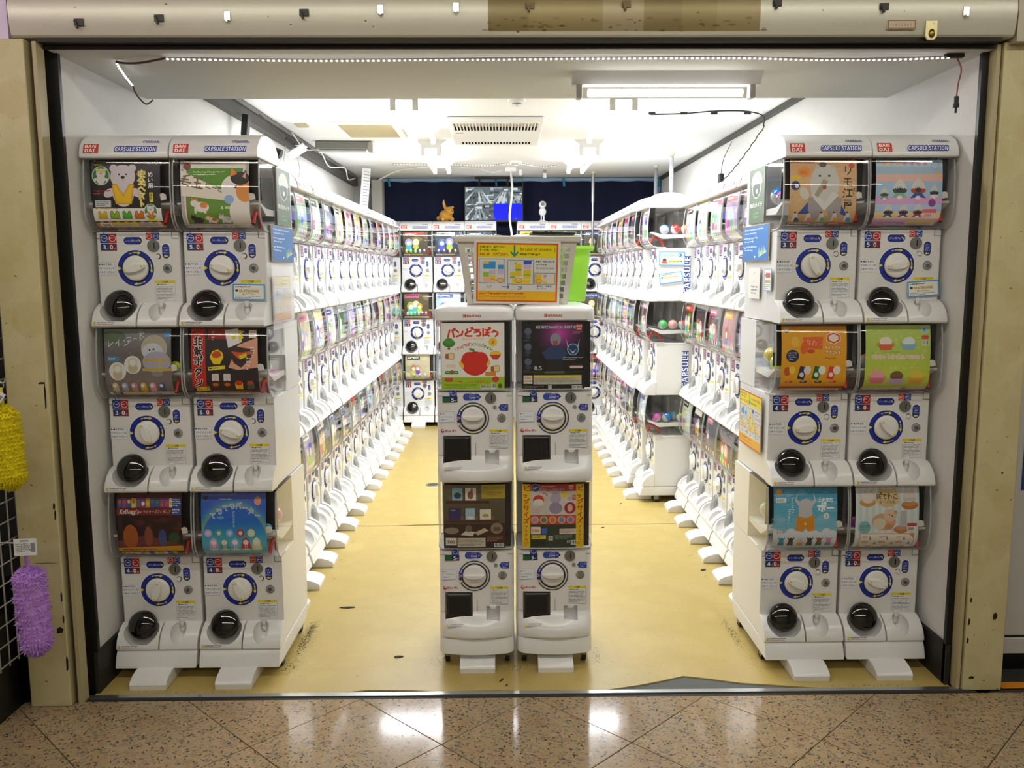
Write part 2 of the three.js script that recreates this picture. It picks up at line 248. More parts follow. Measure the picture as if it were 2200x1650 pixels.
const P_GUIDE2 = patch(240, 168, (g, w, h) => { RR(g, 2, 2, w - 4, h - 4, 14, '#eaf0f5', '#8fb0d8', 5); PG(g, [[20, 24], [44, 38], [20, 52]], '#c33a3a'); fine(g, 54, 26, 60, 24, 1, '#3a6ab5'); J(g, 'ハンドルをまわし', 16, 70, 25, '#466', { lw: 0.07 }); fine(g, 18, 116, 190, 26, 1, '#3a6ab5', 0.8); });
const P_GASHA = ink(260, 72, (g, w, h) => { E2(g, 32, 36, 26, 28, '#cf2f2a'); E2(g, 38, 28, 14, 12, '#f4f4f2'); J(g, 'ガシャポン', 66, 18, 36, '#cf2f2a', { lw: 0.16 }); });
const P_NAME2 = ink(420, 76, (g, w, h) => { RR(g, 6, 8, 60, 60, 6, '#c9362c'); fine(g, 14, 14, 44, 48, 2, '#fff', 1); T(g, 'BANDAI', 80, 64, 70, '#c9362c', { sx: 1.1 }); });
const P_DOOR2 = patch(260, 220, (g, w, h) => { R(g, 0, 0, w, h, '#17181a'); T(g, 'BAN', 20, 96, 92, '#0a0a0b', { sx: 1.3, edge: '#34373b', ew: 4 }); T(g, 'DAI', 20, 186, 92, '#0a0a0b', { sx: 1.4, edge: '#34373b', ew: 4 }); });  // raised letters drawn flat, the light on their edges painted as paler outlines
// notices on the stands
const P_CAMSIGN = patch(200, 420, (g, w, h) => { R(g, 0, 0, w, h, '#5c7357'); E2(g, 100, 150, 56, 76, '#41504a', '#dfe8e2', 7); g.save(); g.beginPath(); g.rect(0, 0, w, 120); g.clip(); E2(g, 100, 112, 74, 86, '#eef2f0', '#cdd8d0', 4); g.restore(); PG(g, [[28, 112], [172, 112], [160, 134], [100, 108], [40, 134]], '#eef2f0'); E2(g, 104, 176, 15, 18, '#fff'); J(g, '防犯カメラ', 12, 262, 34, '#f4f7f4', { lw: 0.14 }); fine(g, 66, 336, 76, 50, 2, '#4cc45a', 0.9); });
const P_BLUESIGN = patch(400, 330, (g, w, h) => { R(g, 0, 0, w, h, '#2a78c9'); g.strokeStyle = '#7a6a52'; g.lineWidth = 8; g.strokeRect(4, 4, w - 8, h - 8); T(g, '• If the machine is broken,', 18, 42, 24, '#e8f1ff'); fine(g, 30, 58, 300, 24, 1, '#dfeaff', 0.9); for (const y of [102, 182]) { T(g, '•', 18, y + 20, 28, '#e8f1ff'); fine(g, 34, y, 200, 60, 2, '#dfeaff', 0.9); } for (let i = 0; i < 9; i++) PG(g, [[250 + i * 14, 300 - i * 6], [262 + i * 12, 180 + (i % 3) * 22], [272 + i * 13, 290 - i * 5]], pick(['#8fc9a0', '#c9dcb4', '#bfe0ee'])); PG(g, [[186, 280], [214, 280], [200, 306]], '#eef6ff'); });
function drawTrouble(g, w, h) {
  R(g, 0, 0, w, h, '#d9652b'); const u = w / 400; g.save(); g.scale(u, h / 290 );
  R(g, 8, 8, 384, 64, '#eede1e'); R(g, 8, 72, 384, 164, '#dcdcda'); R(g, 8, 236, 384, 46, '#f0b92c');
  J(g, 'お金入れても出てこない', 16, 14, 11, '#3b3a12', { lw: 0.14 }); J(g, '店へお話しください', 16, 30, 10, '#3b3a12', { lw: 0.14 }); T(g, 'For 3F', 16, 62, 17, '#b5372a', { edge: '#f6c51f', ew: 2 }); J(g, 'ハピコロへ', 80, 48, 15, '#b5372a', { lw: 0.15 });
  g.strokeStyle = '#3f8a78'; g.lineWidth = 8; g.beginPath(); g.moveTo(186, 10); g.lineTo(186, 60); g.stroke(); g.beginPath(); g.moveTo(168, 44); g.lineTo(186, 64); g.lineTo(204, 44); g.stroke();
  T(g, 'In case of trouble,', 214, 36, 19, '#a8481f', { sx: 0.95 }); T(g, '↓', 378, 38, 18, '#a8481f'); g.strokeStyle = '#a8481f'; g.lineWidth = 2; g.beginPath(); g.moveTo(383, 20); g.lineTo(383, 40); g.lineTo(379, 35); g.moveTo(383, 40); g.lineTo(387, 35); g.stroke(); fine(g, 212, 46, 170, 18, 1, '#6b5a1a', 0.8);
  for (const [x, y, ww, hh] of [[14, 80, 126, 118], [154, 84, 126, 118], [288, 146, 100, 54]]) { g.strokeStyle = '#444'; g.lineWidth = 2; g.strokeRect(x, y, ww, hh); }
  for (const [x, y, ww, hh, c] of [[34, 92, 60, 36, '#3b9be0'], [34, 92, 28, 12, '#e8cd3a'], [106, 108, 28, 20, '#3b9be0'], [106, 128, 28, 26, '#c9bfe0'], [34, 144, 28, 24, '#9acb3a'], [62, 134, 32, 22, '#c9bfe0'], [34, 170, 60, 24, '#eab9a8'], [66, 160, 30, 20, '#e8cd3a'], [104, 174, 30, 18, '#f0cf6a'], [186, 92, 14, 14, '#a8d24a'], [192, 102, 30, 60, '#e8c92a'], [192, 128, 30, 6, '#3f7a8a'], [232, 86, 38, 16, '#2a62c0'], [232, 102, 36, 24, '#cdb7e0'], [232, 130, 36, 44, '#e8c92a'], [232, 152, 36, 8, '#8cc24a'], [166, 142, 26, 18, '#e8c92a'], [166, 162, 26, 10, '#8cc24a'], [176, 176, 90, 22, '#f0cf3a'], [294, 152, 28, 44, '#f0c92a'], [326, 162, 18, 18, '#f0c9c0'], [328, 186, 20, 10, '#e8d03a'], [364, 160, 18, 34, '#f0d9a0']]) R(g, x, y, ww, hh, c);
  E2(g, 118, 184, 17, 10, null, '#c0392b', 2); E2(g, 208, 182, 18, 11, null, '#c0392b', 2); E2(g, 308, 186, 15, 9, null, '#c0392b', 2); g.strokeStyle = '#c0392b'; g.beginPath(); g.moveTo(72, 176); g.lineTo(102, 186); g.stroke();
  T(g, '1F', 52, 226, 24, '#222', { bold: false }); T(g, '2F', 204, 230, 24, '#222', { bold: false }); T(g, '3F', 330, 166, 16, '#222', { bold: false }); g.strokeStyle = '#3a5ba8'; g.lineWidth = 4; g.beginPath(); g.moveTo(126, 216); g.lineTo(162, 216); g.lineTo(152, 206); g.moveTo(162, 216); g.lineTo(152, 226); g.stroke();
  J(g, '電話でも対応いたします', 292, 84, 9, '#222', { lw: 0.14 }); fine(g, 296, 100, 80, 10, 1, '#444'); T(g, 'TEL 03 5755 5402', 292, 126, 12, '#222', { sx: 0.95, bold: false }); J(g, '店はこちらまで', 300, 206, 10, '#222', { lw: 0.14 }); fine(g, 300, 220, 76, 8, 1, '#444');
  fine(g, 16, 242, 366, 15, 1, '#c0592b', 0.9); fine(g, 16, 260, 366, 14, 1, '#d98a4a', 0.9); g.restore();
}
const P_TROUBLE = patch(720, 522, drawTrouble);
const P_PHONE = patch(300, 150, (g, w, h) => { R(g, 0, 0, w, h, '#4f9fd6'); R(g, 12, 12, w - 24, h - 24, '#eef0ea'); fine(g, 22, 18, 240, 20, 1, '#333', 0.9); RR(g, 24, 52, 26, 20, 4, '#444'); T(g, '03-5755-5402', 58, 76, 30, '#d9b52a', { edge: '#8a7a2a', ew: 2 }); J(g, '店ハピコロへ', 90, 84, 20, '#b59a3a', { lw: 0.14 }); fine(g, 22, 110, 240, 24, 2, '#444', 0.8); });
const P_BIRD = patch(300, 170, (g, w, h) => { R(g, 0, 0, w, h, '#4f9fd6'); R(g, 12, 12, w - 24, h - 24, '#eef4f6'); T(g, 'twitter', 24, 62, 48, '#4aa8de'); E2(g, 244, 44, 26, 22, '#2a86c8'); PG(g, [[222, 22], [250, 42], [230, 60]], '#eef4f6'); E2(g, 66, 106, 24, 22, '#5a4a3a'); RR(g, 30, 120, 70, 28, 10, '#c9584a'); T(g, '@hapikoro_tm', 104, 98, 20, '#444'); R(g, 112, 106, 160, 22, '#e8dc5a'); fine(g, 120, 108, 146, 40, 2, '#333', 0.9); });
const P_PAPER = patch(160, 220, (g, w, h) => { R(g, 0, 0, w, h, '#eeeeea'); for (let i = 0; i < 3; i++) J(g, 'ンソノ'[i], 66, 20 + i * 30, 24, '#777', { lw: 0.08 }); fine(g, 40, 124, 90, 70, 3, '#777', 0.8); });
const P_ARROWSIGN = patch(120, 200, (g, w, h) => { R(g, 0, 0, w, h, '#7fb0d8'); R(g, 8, 8, w - 16, h - 16, '#eef0ee'); PG(g, [[14, 60], [44, 28], [44, 40], [104, 40], [104, 82], [44, 82], [44, 94]], '#c95a52'); R(g, 14, 104, 92, 26, '#b9b46a'); fine(g, 14, 138, 92, 48, 3, '#777', 0.8); });
const P_TAGW = patch(150, 120, (g, w, h) => { R(g, 0, 0, w, h, '#e4e4e6'); RR(g, 40, 8, 60, 12, 6, '#999'); fine(g, 10, 30, 90, 70, 5, '#555', 0.8); R(g, 110, 30, 30, 66, '#8a8a90'); });
const P_METER = patch(300, 110, (g, w, h) => { R(g, 0, 0, w, h, '#a56a2c'); R(g, 14, 14, w - 28, h - 28, '#c7b9a2'); T(g, '1 4 5 2 5 4 7', w / 2, 78, 46, '#8a4a2c', { align: 'center', bold: false, sx: 0.85 }); });
// ---------------------------------------------------------------- display cards behind the windows (flat print); 470 x 512
const PW = 470, PH = 512;
const LABELS_TEX = tex(SHEET);
const printMat = (map, rough = 0.45) => new THREE.MeshStandardMaterial({ map, roughness: rough });
const M_PRINT = printMat(LABELS_TEX);
const M_INK = new THREE.MeshStandardMaterial({ map: tex(INK), transparent: true, roughness: 0.4 });
const CARD = {};
function card(name, draw) { const c = canvas(PW, PH), g = c.getContext('2d'); draw(g); CARD[name] = printMat(tex(c), 0.5); }
const bear = (g, x, y, s, body, vest, ear = body) => { for (const d of [-1, 1]) { E2(g, x + d * s * 0.62, y - s * 1.35, s * 0.26, s * 0.26, ear); E2(g, x + d * s * 0.9, y + s * 0.25, s * 0.42, s * 0.26, body, null, 0, d * 0.5); } E2(g, x, y + s * 0.2, s * 0.72, s * 0.95, body); E2(g, x, y - s * 0.8, s * 0.82, s * 0.78, body); for (const d of [-1, 1]) E2(g, x + d * s * 0.24, y - s * 0.95, s * 0.06, s * 0.06, '#222'); E2(g, x, y - s * 0.75, s * 0.13, s * 0.1, '#222'); if (vest) { PG(g, [[x - s * 0.7, y - s * 0.25], [x - s * 0.45, y - s * 0.3], [x, y + s * 0.45], [x + s * 0.45, y - s * 0.3], [x + s * 0.7, y - s * 0.25], [x + s * 0.5, y + s * 0.95], [x - s * 0.5, y + s * 0.95]], vest, '#e8a020', s * 0.08); PG(g, [[x - s * 0.3, y - s * 0.32], [x + s * 0.3, y - s * 0.32], [x, y + s * 0.3]], body); } };
const cat = (g, x, y, s, a, b) => { E2(g, x + s * 0.3, y + s * 0.2, s * 0.75, s * 0.55, a); E2(g, x + s * 0.5, y, s * 0.4, s * 0.32, b); E2(g, x - s * 0.45, y - s * 0.2, s * 0.42, s * 0.38, a); PG(g, [[x - s * 0.8, y - s * 0.4], [x - s * 0.72, y - s * 0.85], [x - s * 0.45, y - s * 0.5]], b); PG(g, [[x - s * 0.4, y - s * 0.5], [x - s * 0.15, y - s * 0.85], [x - s * 0.1, y - s * 0.35]], b); R(g, x - s * 0.5, y + s * 0.3, s * 0.22, s * 0.55, a); R(g, x + s * 0.5, y + s * 0.4, s * 0.24, s * 0.45, a); };
card('bear', (g) => {
  R(g, 0, 0, PW, PH, '#1c1c22'); GR(g, 0, 0, PW, 200, ['#45424a', '#1c1c22']);
  T(g, '', 0, 0, 10, '#fff'); fine(g, 14, 18, 90, 16, 1, '#e8dc2a', 1); E2(g, 64, 100, 58, 62, '#3f7a45', '#cfe0c8', 6); bear(g, 64, 116, 40, '#e6dfe0'); R(g, 32, 60, 64, 18, '#e8cf4a');
  bear(g, 214, 190, 104, '#ded4dc', '#f2c81c'); fine(g, 8, 196, 120, 34, 2, '#c9463c', 1); R(g, 18, 266, 108, 46, '#d7dade'); fine(g, 24, 272, 96, 34, 3, '#444');
  J(g, '安全ベスト', 316, 62, 50, '#f4e9a0', { vert: 1, lw: 0.16, edge: '#c8a818', step: 0.98 }); J(g, 'ぬい用', 384, 70, 38, '#fff', { vert: 1, lw: 0.13 }); RR(g, 392, 214, 26, 66, 5, '#e8dc2a'); J(g, '全種', 396, 220, 18, '#222', { vert: 1, lw: 0.13, step: 1.3 });
  R(g, 0, 320, PW, 92, '#eef0e6'); fine(g, 20, 312, 250, 20, 1, '#c9902a', 1);
  [['#e8b83a'], ['#9ac43a'], ['#5cb83a'], ['#e87a2a']].forEach(([c], i) => { const x = 34 + i * 84; PG(g, [[x, 344], [x + 14, 338], [x + 28, 362], [x + 44, 338], [x + 58, 344], [x + 60, 390], [x - 2, 390]], c, '#2a2a2a', i ? 3 : 1); }); E2(g, 396, 344, 44, 52, '#5a8a5c', '#e8efe0', 5); bear(g, 396, 352, 30, '#e8e2e2', '#e8783a'); R(g, 366, 392, 62, 20, '#f0dc3a');
  R(g, 0, 412, PW, 100, '#d98a2a'); for (let i = 0; i < 9; i++) { R(g, i * 56, 412, 30, 12, '#2a2622'); R(g, i * 56 + 14, 486, 30, 12, '#2a2622'); } R(g, 24, 426, 84, 46, '#f4f4ee'); T(g, '300', 34, 464, 36, '#222'); R(g, 112, 422, 180, 50, '#e9e2b0'); R(g, 112, 422, 180, 16, '#f0dc2a'); fine(g, 118, 442, 168, 26, 2, '#555'); R(g, 298, 422, 150, 60, '#e6e4dc'); fine(g, 304, 428, 138, 46, 4, '#555');
});
card('fur_beam', (g) => {
  R(g, 0, 0, PW, PH, '#efece2'); g.strokeStyle = '#5a5648'; g.lineWidth = 3; for (let i = 0; i < 60; i++) { const a = i * 8; g.beginPath(); g.moveTo(a, 4); g.lineTo(a + 8, 22); g.moveTo(a, PH - 60); g.lineTo(a + 4, PH - 40); g.moveTo(4, a); g.lineTo(22, a + 5); g.moveTo(PW - 22, a); g.lineTo(PW - 4, a + 5); g.stroke(); }
  R(g, 40, 50, PW - 80, 380, '#5f9a2a'); R(g, 40, 250, PW - 80, 180, '#6b9a3a'); g.strokeStyle = '#8a7a5a'; g.lineWidth = 14; g.strokeRect(40, 230, PW - 76, 206); E2(g, 46, 38, 26, 26, '#8a4a4a'); fine(g, 90, 70, 240, 34, 2, '#f4f4e0', 1);
  PG(g, [[0, 62], [320, 220], [310, 270], [0, 236]], '#efe9dc'); J(g, '毛玉', 4, 82, 82, '#7d6c50', { lw: 0.13, rot: 0.2 }); J(g, 'ビーム', 172, 140, 46, '#7d6c50', { lw: 0.14, rot: 0.3 });
  E2(g, 420, 350, 90, 120, '#efeae4'); E2(g, 370, 190, 92, 92, '#f0ece8'); E2(g, 440, 210, 60, 70, '#e89a4a'); E2(g, 410, 120, 66, 44, '#2c2824'); PG(g, [[340, 110], [352, 46], [392, 90]], '#e8883a'); PG(g, [[408, 108], [452, 60], [464, 140]], '#3a302c'); PG(g, [[424, 108], [448, 76], [452, 124]], '#e8a8a8'); PG(g, [[364, 184], [394, 156], [380, 190]], '#3a3020'); E2(g, 330, 262, 34, 30, '#9abfe8');
  cat(g, 120, 300, 66, '#f0ece6', '#e8924a'); cat(g, 96, 398, 44, '#2e2e34', '#3a3a40'); cat(g, 196, 398, 44, '#efe4da', '#c9743a'); cat(g, 292, 394, 46, '#e4e2e4', '#c8c6ca'); T(g, '4', 268, 330, 34, '#f4f4ea'); T(g, '¥500', 300, 326, 24, '#f4f4ea'); E2(g, 364, 424, 26, 26, '#efe9dc'); E2(g, 424, 424, 26, 26, '#efe9dc'); barcode(g, 250, 462, 70, 28); barcode(g, 338, 460, 34, 34);
});
card('raincoat', (g) => {
  GR(g, 0, 0, PW, PH, ['#8d9196', '#6a6664', '#7d706c', '#8a7a74']); for (let i = 0; i < 240; i++) { g.globalAlpha = rr(0.1, 0.5); E2(g, rnd() * PW, rnd() * 400, rr(1, 5), rr(1, 3), pick(['#d8dce0', '#a08078', '#54504c'])); } g.globalAlpha = 1; E2(g, 60, 50, 90, 40, '#5f6f58');
  J(g, 'レイン', 14, 66, 54, '#f2f2f2', { lw: 0.07, rot: -0.06 }); J(g, 'コート', 150, 46, 42, '#f2f2f2', { lw: 0.07, rot: -0.08 }); J(g, '犬', 236, 14, 48, '#f2f2f2', { lw: 0.07 }); RR(g, 422, 16, 40, 40, 6, '#5f9fdc');
  E2(g, 350, 130, 92, 90, '#b6b09a'); E2(g, 338, 150, 74, 56, '#c9cdd8'); E2(g, 366, 220, 100, 70, '#a9a8bc'); R(g, 270, 200, 190, 16, '#c9a83a'); R(g, 262, 262, 210, 18, '#c9a83a'); R(g, 380, 206, 14, 60, '#c9b85a'); E2(g, 318, 140, 6, 7, '#333'); E2(g, 346, 136, 6, 7, '#333'); E2(g, 366, 300, 40, 18, '#8f8984');
  RR(g, 18, 180, 90, 34, 16, '#4f87b4'); fine(g, 28, 188, 70, 18, 1, '#dfeaf4', 0.9);
  for (const [x, y] of [[88, 280], [196, 238]]) { E2(g, x, y, 60, 60, '#e4e4e2'); E2(g, x, y + 20, 34, 36, '#c4b89a'); E2(g, x, y - 18, 32, 32, '#d6cdb4'); E2(g, x, y - 16, 22, 20, '#e6e6ea'); }
  ['#d0c090', '#a8aed0', '#d09098', '#dcb83a', '#e0a0b0', '#40588c'].forEach((c, i) => { const x = 64 + i * 66; E2(g, x, 408, 24, 24, c); E2(g, x, 380, 22, 24, c); E2(g, x - 6, 380, 12, 13, '#eceaf0'); });
  R(g, 0, 432, PW, 80, '#d8d4d0'); RR(g, 30, 434, 66, 54, 8, '#2a2c3c'); T(g, '300', 34, 462, 26, '#f0f0f0'); T(g, '6', 56, 486, 24, '#f0f0f0'); R(g, 104, 432, 190, 18, '#e6cf3a'); R(g, 104, 476, 200, 18, '#e6cf3a'); fine(g, 106, 452, 190, 22, 2, '#666'); J(g, '株', 312, 450, 16, '#333', { lw: 0.1 }); fine(g, 332, 452, 80, 16, 1, '#333'); barcode(g, 426, 448, 30, 28);
});
card('button', (g) => {
  R(g, 0, 0, PW, PH, '#2e2226'); R(g, 120, 0, 150, 70, '#9a1d18'); R(g, 0, 0, 100, 400, '#c22b1e'); fine(g, 14, 16, 76, 20, 1, '#2a1412', 1); J(g, '非常ボタン', 16, 52, 62, '#161214', { vert: 1, lw: 0.15, edge: '#f4efe8', ew: 0.12, step: 1.08 }); g.save(); g.translate(20, 398); g.rotate(-0.12); R(g, 0, 0, 96, 34, '#e8dc2a'); J(g, 'フェーズ', 6, 6, 20, '#222', { lw: 0.13 }); T(g, '3', 84, 27, 22, '#222'); g.restore();
  PG(g, [[236, 10], [330, 0], [360, 90], [262, 130]], '#e9e7ea'); PG(g, [[330, 8], [378, 20], [350, 40], [372, 60], [340, 90]], '#e6dc2a'); PG(g, [[280, 50], [300, 30], [320, 56], [300, 76]], '#e6dc2a'); RR(g, 408, 10, 54, 52, 6, '#efe2d4'); fine(g, 416, 22, 38, 28, 2, '#8a5a4a');
  PG(g, [[130, 190], [150, 150], [190, 138], [222, 160], [228, 190], [200, 238], [156, 238]], '#f0d41c'); PG(g, [[142, 172], [166, 150], [202, 152], [216, 178], [188, 196], [156, 194]], '#d0481c'); g.save(); g.translate(116, 256); g.rotate(-0.1); R(g, 0, 0, 120, 24, '#e6dc2a'); fine(g, 6, 4, 106, 16, 1, '#222', 1); g.restore();
  PG(g, [[260, 260], [330, 110], [470, 60], [470, 260], [330, 276]], '#e0a58c'); PG(g, [[262, 140], [320, 120], [440, 140], [420, 200], [350, 260], [300, 230]], '#3c2c28'); PG(g, [[280, 150], [330, 200], [420, 170], [430, 150], [350, 160]], '#d8561c'); PG(g, [[336, 180], [390, 164], [392, 190], [342, 206]], '#e6d02a'); 
  [[140, 1], [222, 1]].forEach(([x]) => { RR(g, x, 300, 50, 50, 6, '#d6d2ce'); PG(g, [[x - 8, 360], [x + 24, 344], [x + 56, 360], [x + 50, 410], [x, 410]], '#4c1c12'); E2(g, x + 24, 374, 22, 12, '#c8762a'); }); PG(g, [[300, 362], [328, 346], [358, 362], [354, 412], [304, 412]], '#f0b41c'); E2(g, 328, 364, 26, 16, '#c8341c'); PG(g, [[384, 366], [410, 348], [438, 366], [434, 412], [388, 412]], '#5a544c'); E2(g, 410, 362, 22, 14, '#b0482a');
  for (const [x, y, h] of [[146, 14, 70], [420, 120, 70], [388, 190, 90]]) fine(g, x, y, 24, h, 4, '#f4efe8', 0.9); fine(g, 130, 424, 320, 22, 2, '#e0d8d0', 0.8);
  R(g, 0, 442, PW, 70, '#e6dfd2'); R(g, 10, 448, 54, 54, '#d8783a'); fine(g, 14, 454, 46, 44, 3, '#f4e4d0'); R(g, 74, 450, 290, 12, '#b8421e'); R(g, 74, 478, 290, 14, '#e6cf3a'); R(g, 376, 450, 86, 18, '#d0402a'); fine(g, 76, 464, 286, 12, 1, '#777'); fine(g, 376, 474, 84, 28, 2, '#777');
});
card('cereal', (g) => {
  R(g, 0, 0, PW, PH, '#4c1410'); const strip = (y) => { for (let i = 0; i < 12; i++) { R(g, 6 + i * 34, y, 32, 64, pick(['#c8963a', '#8a4a8a', '#3a5a9a', '#d8c84a', '#a8442a', '#e0d8c0'])); E2(g, 22 + i * 34, y + rr(20, 44), 12, 14, pick(['#e0b83a', '#c8502a', '#4a7a4a', '#e8e0d0'])); } }; strip(36);
  R(g, 400, 36, 62, 64, '#2a4a9a'); fine(g, 404, 40, 54, 56, 4, '#e8ecf4', 1); R(g, 400, 104, 62, 46, '#34549c'); fine(g, 404, 108, 54, 36, 2, '#e8ecf4', 1); R(g, 404, 154, 54, 26, '#e8e4da'); fine(g, 408, 158, 46, 18, 1, '#333', 1);
  R(g, 0, 104, 396, 48, '#7c1a18'); T(g, "Kellogg's", 18, 142, 40, '#f4efe6', { font: 'serif', skew: -0.2, sx: 0.8 }); J(g, 'キャラクターズフィギュア', 150, 118, 20, '#f4e9d8', { lw: 0.12, edge: '#2a0c0a', ew: 0.14 });
  R(g, 0, 152, PW, 260, '#2c1410'); for (let i = 0; i < 30; i++) { g.globalAlpha = 0.5; E2(g, rnd() * PW, rr(160, 300), rr(14, 40), rr(10, 30), pick(['#5a2418', '#3c1c14', '#6b3020', '#241c14'])); } g.globalAlpha = 1; PG(g, [[0, 400], [0, 330], [200, 290], [470, 360], [470, 400]], '#6b3430'); 
  E2(g, 96, 300, 54, 84, '#a85a1c'); E2(g, 226, 300, 30, 70, '#8a4a34'); E2(g, 326, 310, 30, 60, '#3c4a80'); E2(g, 410, 310, 40, 40, '#2c4a2c'); PG(g, [[0, 380], [470, 366], [470, 412], [0, 412]], '#d89a2a'); fine(g, 30, 386, 400, 20, 1, '#4a2a14', 0.8); strip(420); R(g, 0, 484, PW, 28, '#d8d0b4'); PG(g, [[240, 484], [330, 484], [360, 512], [260, 512]], '#4a62a8');
});
card('rainbow', (g) => {
  GR(g, 0, 0, PW, PH, ['#4a5ec0', '#2a62c4', '#1c6cc8', '#3aa4c8', '#6ab8cc', '#9cc8cc']); ['#7a5cc0', '#3a8ad0', '#5ab8a8', '#a8d068', '#d8c878'].forEach((c, i) => { g.globalAlpha = 0.45; g.strokeStyle = c; g.lineWidth = 14; g.beginPath(); g.arc(PW / 2, 330, 290 - i * 13, Math.PI * 1.04, Math.PI * 1.96); g.stroke(); }); g.globalAlpha = 1; R(g, 0, 0, PW / 2 + 20, 26, '#5a66b8'); fine(g, 130, 40, 130, 16, 1, '#e8ecf8', 0.9); E2(g, 410, 60, 26, 30, '#e09a70'); E2(g, 34, 36, 18, 14, '#3a3a4a');
  [...'てるてるパーカー'].forEach((ch, i) => J(g, ch, 64 + i * 46, 150 - Math.sin((i + 0.5) / 8 * Math.PI) * 82, 44, '#3a7ac8', { lw: 0.07, edge: '#eef2e6', ew: 0.12 })); fine(g, 228, 130, 12, 110, 12, '#e8f0f8', 0.9); E2(g, 140, 172, 26, 10, '#6aa8e0');
  ['#c8a8dc', '#4aa890', '#7ab4dc', '#b83a2c', '#d8d8a0'].forEach((c, i) => { const x = 82 + i * 78; E2(g, x - 36, 280, 28, 28, c); E2(g, x - 36, 280, 14, 14, '#d0dcec'); PG(g, [[x - 36, 400], [x - 26, 330], [x, 308], [x + 26, 330], [x + 38, 400]], c); E2(g, x, 346, 20, 18, '#eadfe4'); R(g, x - 8, 366, 4, 28, '#f0f0f4'); R(g, x + 6, 366, 4, 28, '#f0f0f4'); E2(g, x, 402, 36, 8, '#dfe6ec'); }); fine(g, 60, 416, 380, 14, 1, '#e4eef2', 0.7);
  R(g, 0, 470, PW, 42, '#cfcfc4'); R(g, 20, 478, 340, 10, '#d8cc5a'); fine(g, 20, 490, 340, 18, 2, '#777', 0.7); R(g, 374, 466, 96, 46, '#283462'); R(g, 378, 478, 90, 34, '#e8e8e2'); T(g, '400', 382, 508, 36, '#222'); 
});
card('edo', (g) => {
  GR(g, 0, 0, PW, PH, ['#d8a878', '#dcb88c', '#d0ac7c', '#c8a070']); for (let i = 0; i < 90; i++) { g.globalAlpha = 0.3; E2(g, rnd() * PW, rnd() * PH, rr(10, 50), rr(3, 14), pick(['#e8c8a0', '#c09060', '#e89a4a'])); } g.globalAlpha = 1; E2(g, 100, 84, 46, 34, '#e8943a'); T(g, '300', 70, 98, 30, '#d8642a'); E2(g, 44, 120, 36, 16, '#e8c83a'); E2(g, 40, 176, 32, 32, '#2a3a6a'); E2(g, 50, 180, 14, 14, '#e4e0dc');
  PG(g, [[120, 300], [96, 330], [60, 372], [150, 372], [180, 240]], '#3a52a0'); PG(g, [[330, 240], [360, 372], [420, 392], [360, 300]], '#3a52a0'); E2(g, 104, 230, 30, 44, '#d8d4d0', null, 0, -0.5); PG(g, [[130, 260], [370, 260], [360, 420], [300, 420], [250, 320], [200, 420], [136, 420]], '#a8a0a0'); E2(g, 246, 170, 104, 140, '#d2d0cc'); PG(g, [[170, 66], [186, 26], [214, 56]], '#c8c4c0'); PG(g, [[280, 56], [306, 28], [324, 68]], '#c8c4c0'); E2(g, 232, 30, 26, 20, '#54504c'); PG(g, [[150, 240], [246, 350], [348, 240], [300, 220], [246, 300], [190, 220]], '#dcdcda'); E2(g, 210, 110, 9, 7, '#222'); E2(g, 276, 110, 9, 7, '#222'); PG(g, [[236, 130], [270, 150], [200, 260], [174, 240]], '#a8a088'); E2(g, 244, 186, 14, 18, '#b84a3a');
  J(g, 'リモ江戸', 374, 36, 70, '#1c1816', { vert: 1, lw: 0.1, step: 1.1 }); J(g, 'エド', 440, 190, 26, '#1c1816', { vert: 1, lw: 0.09 }); E2(g, 434, 40, 20, 18, '#d8523a'); 
  ['#4a4a6a', '#e08a94', '#6ab088', '#e8a83a', '#3a94d0'].forEach((c, i) => { const x = 46 + i * 92; PG(g, [[x - 20, 432], [x - 10, 370], [x, 352], [x + 14, 372], [x + 38, 432]], '#dcd8d4'); PG(g, [[x, 400], [x + 20, 396], [x + 40, 434], [x - 2, 434]], c); E2(g, x - 2, 360, 8, 6, '#333'); });
  R(g, 0, 444, PW, 68, '#6e5850'); R(g, 12, 452, 158, 50, '#d8d4cc'); R(g, 20, 460, 140, 12, '#222'); barcode(g, 180, 452, 96, 52); R(g, 296, 448, 120, 26, '#c8402c'); fine(g, 304, 452, 104, 18, 1, '#f4e4d8', 1);
});
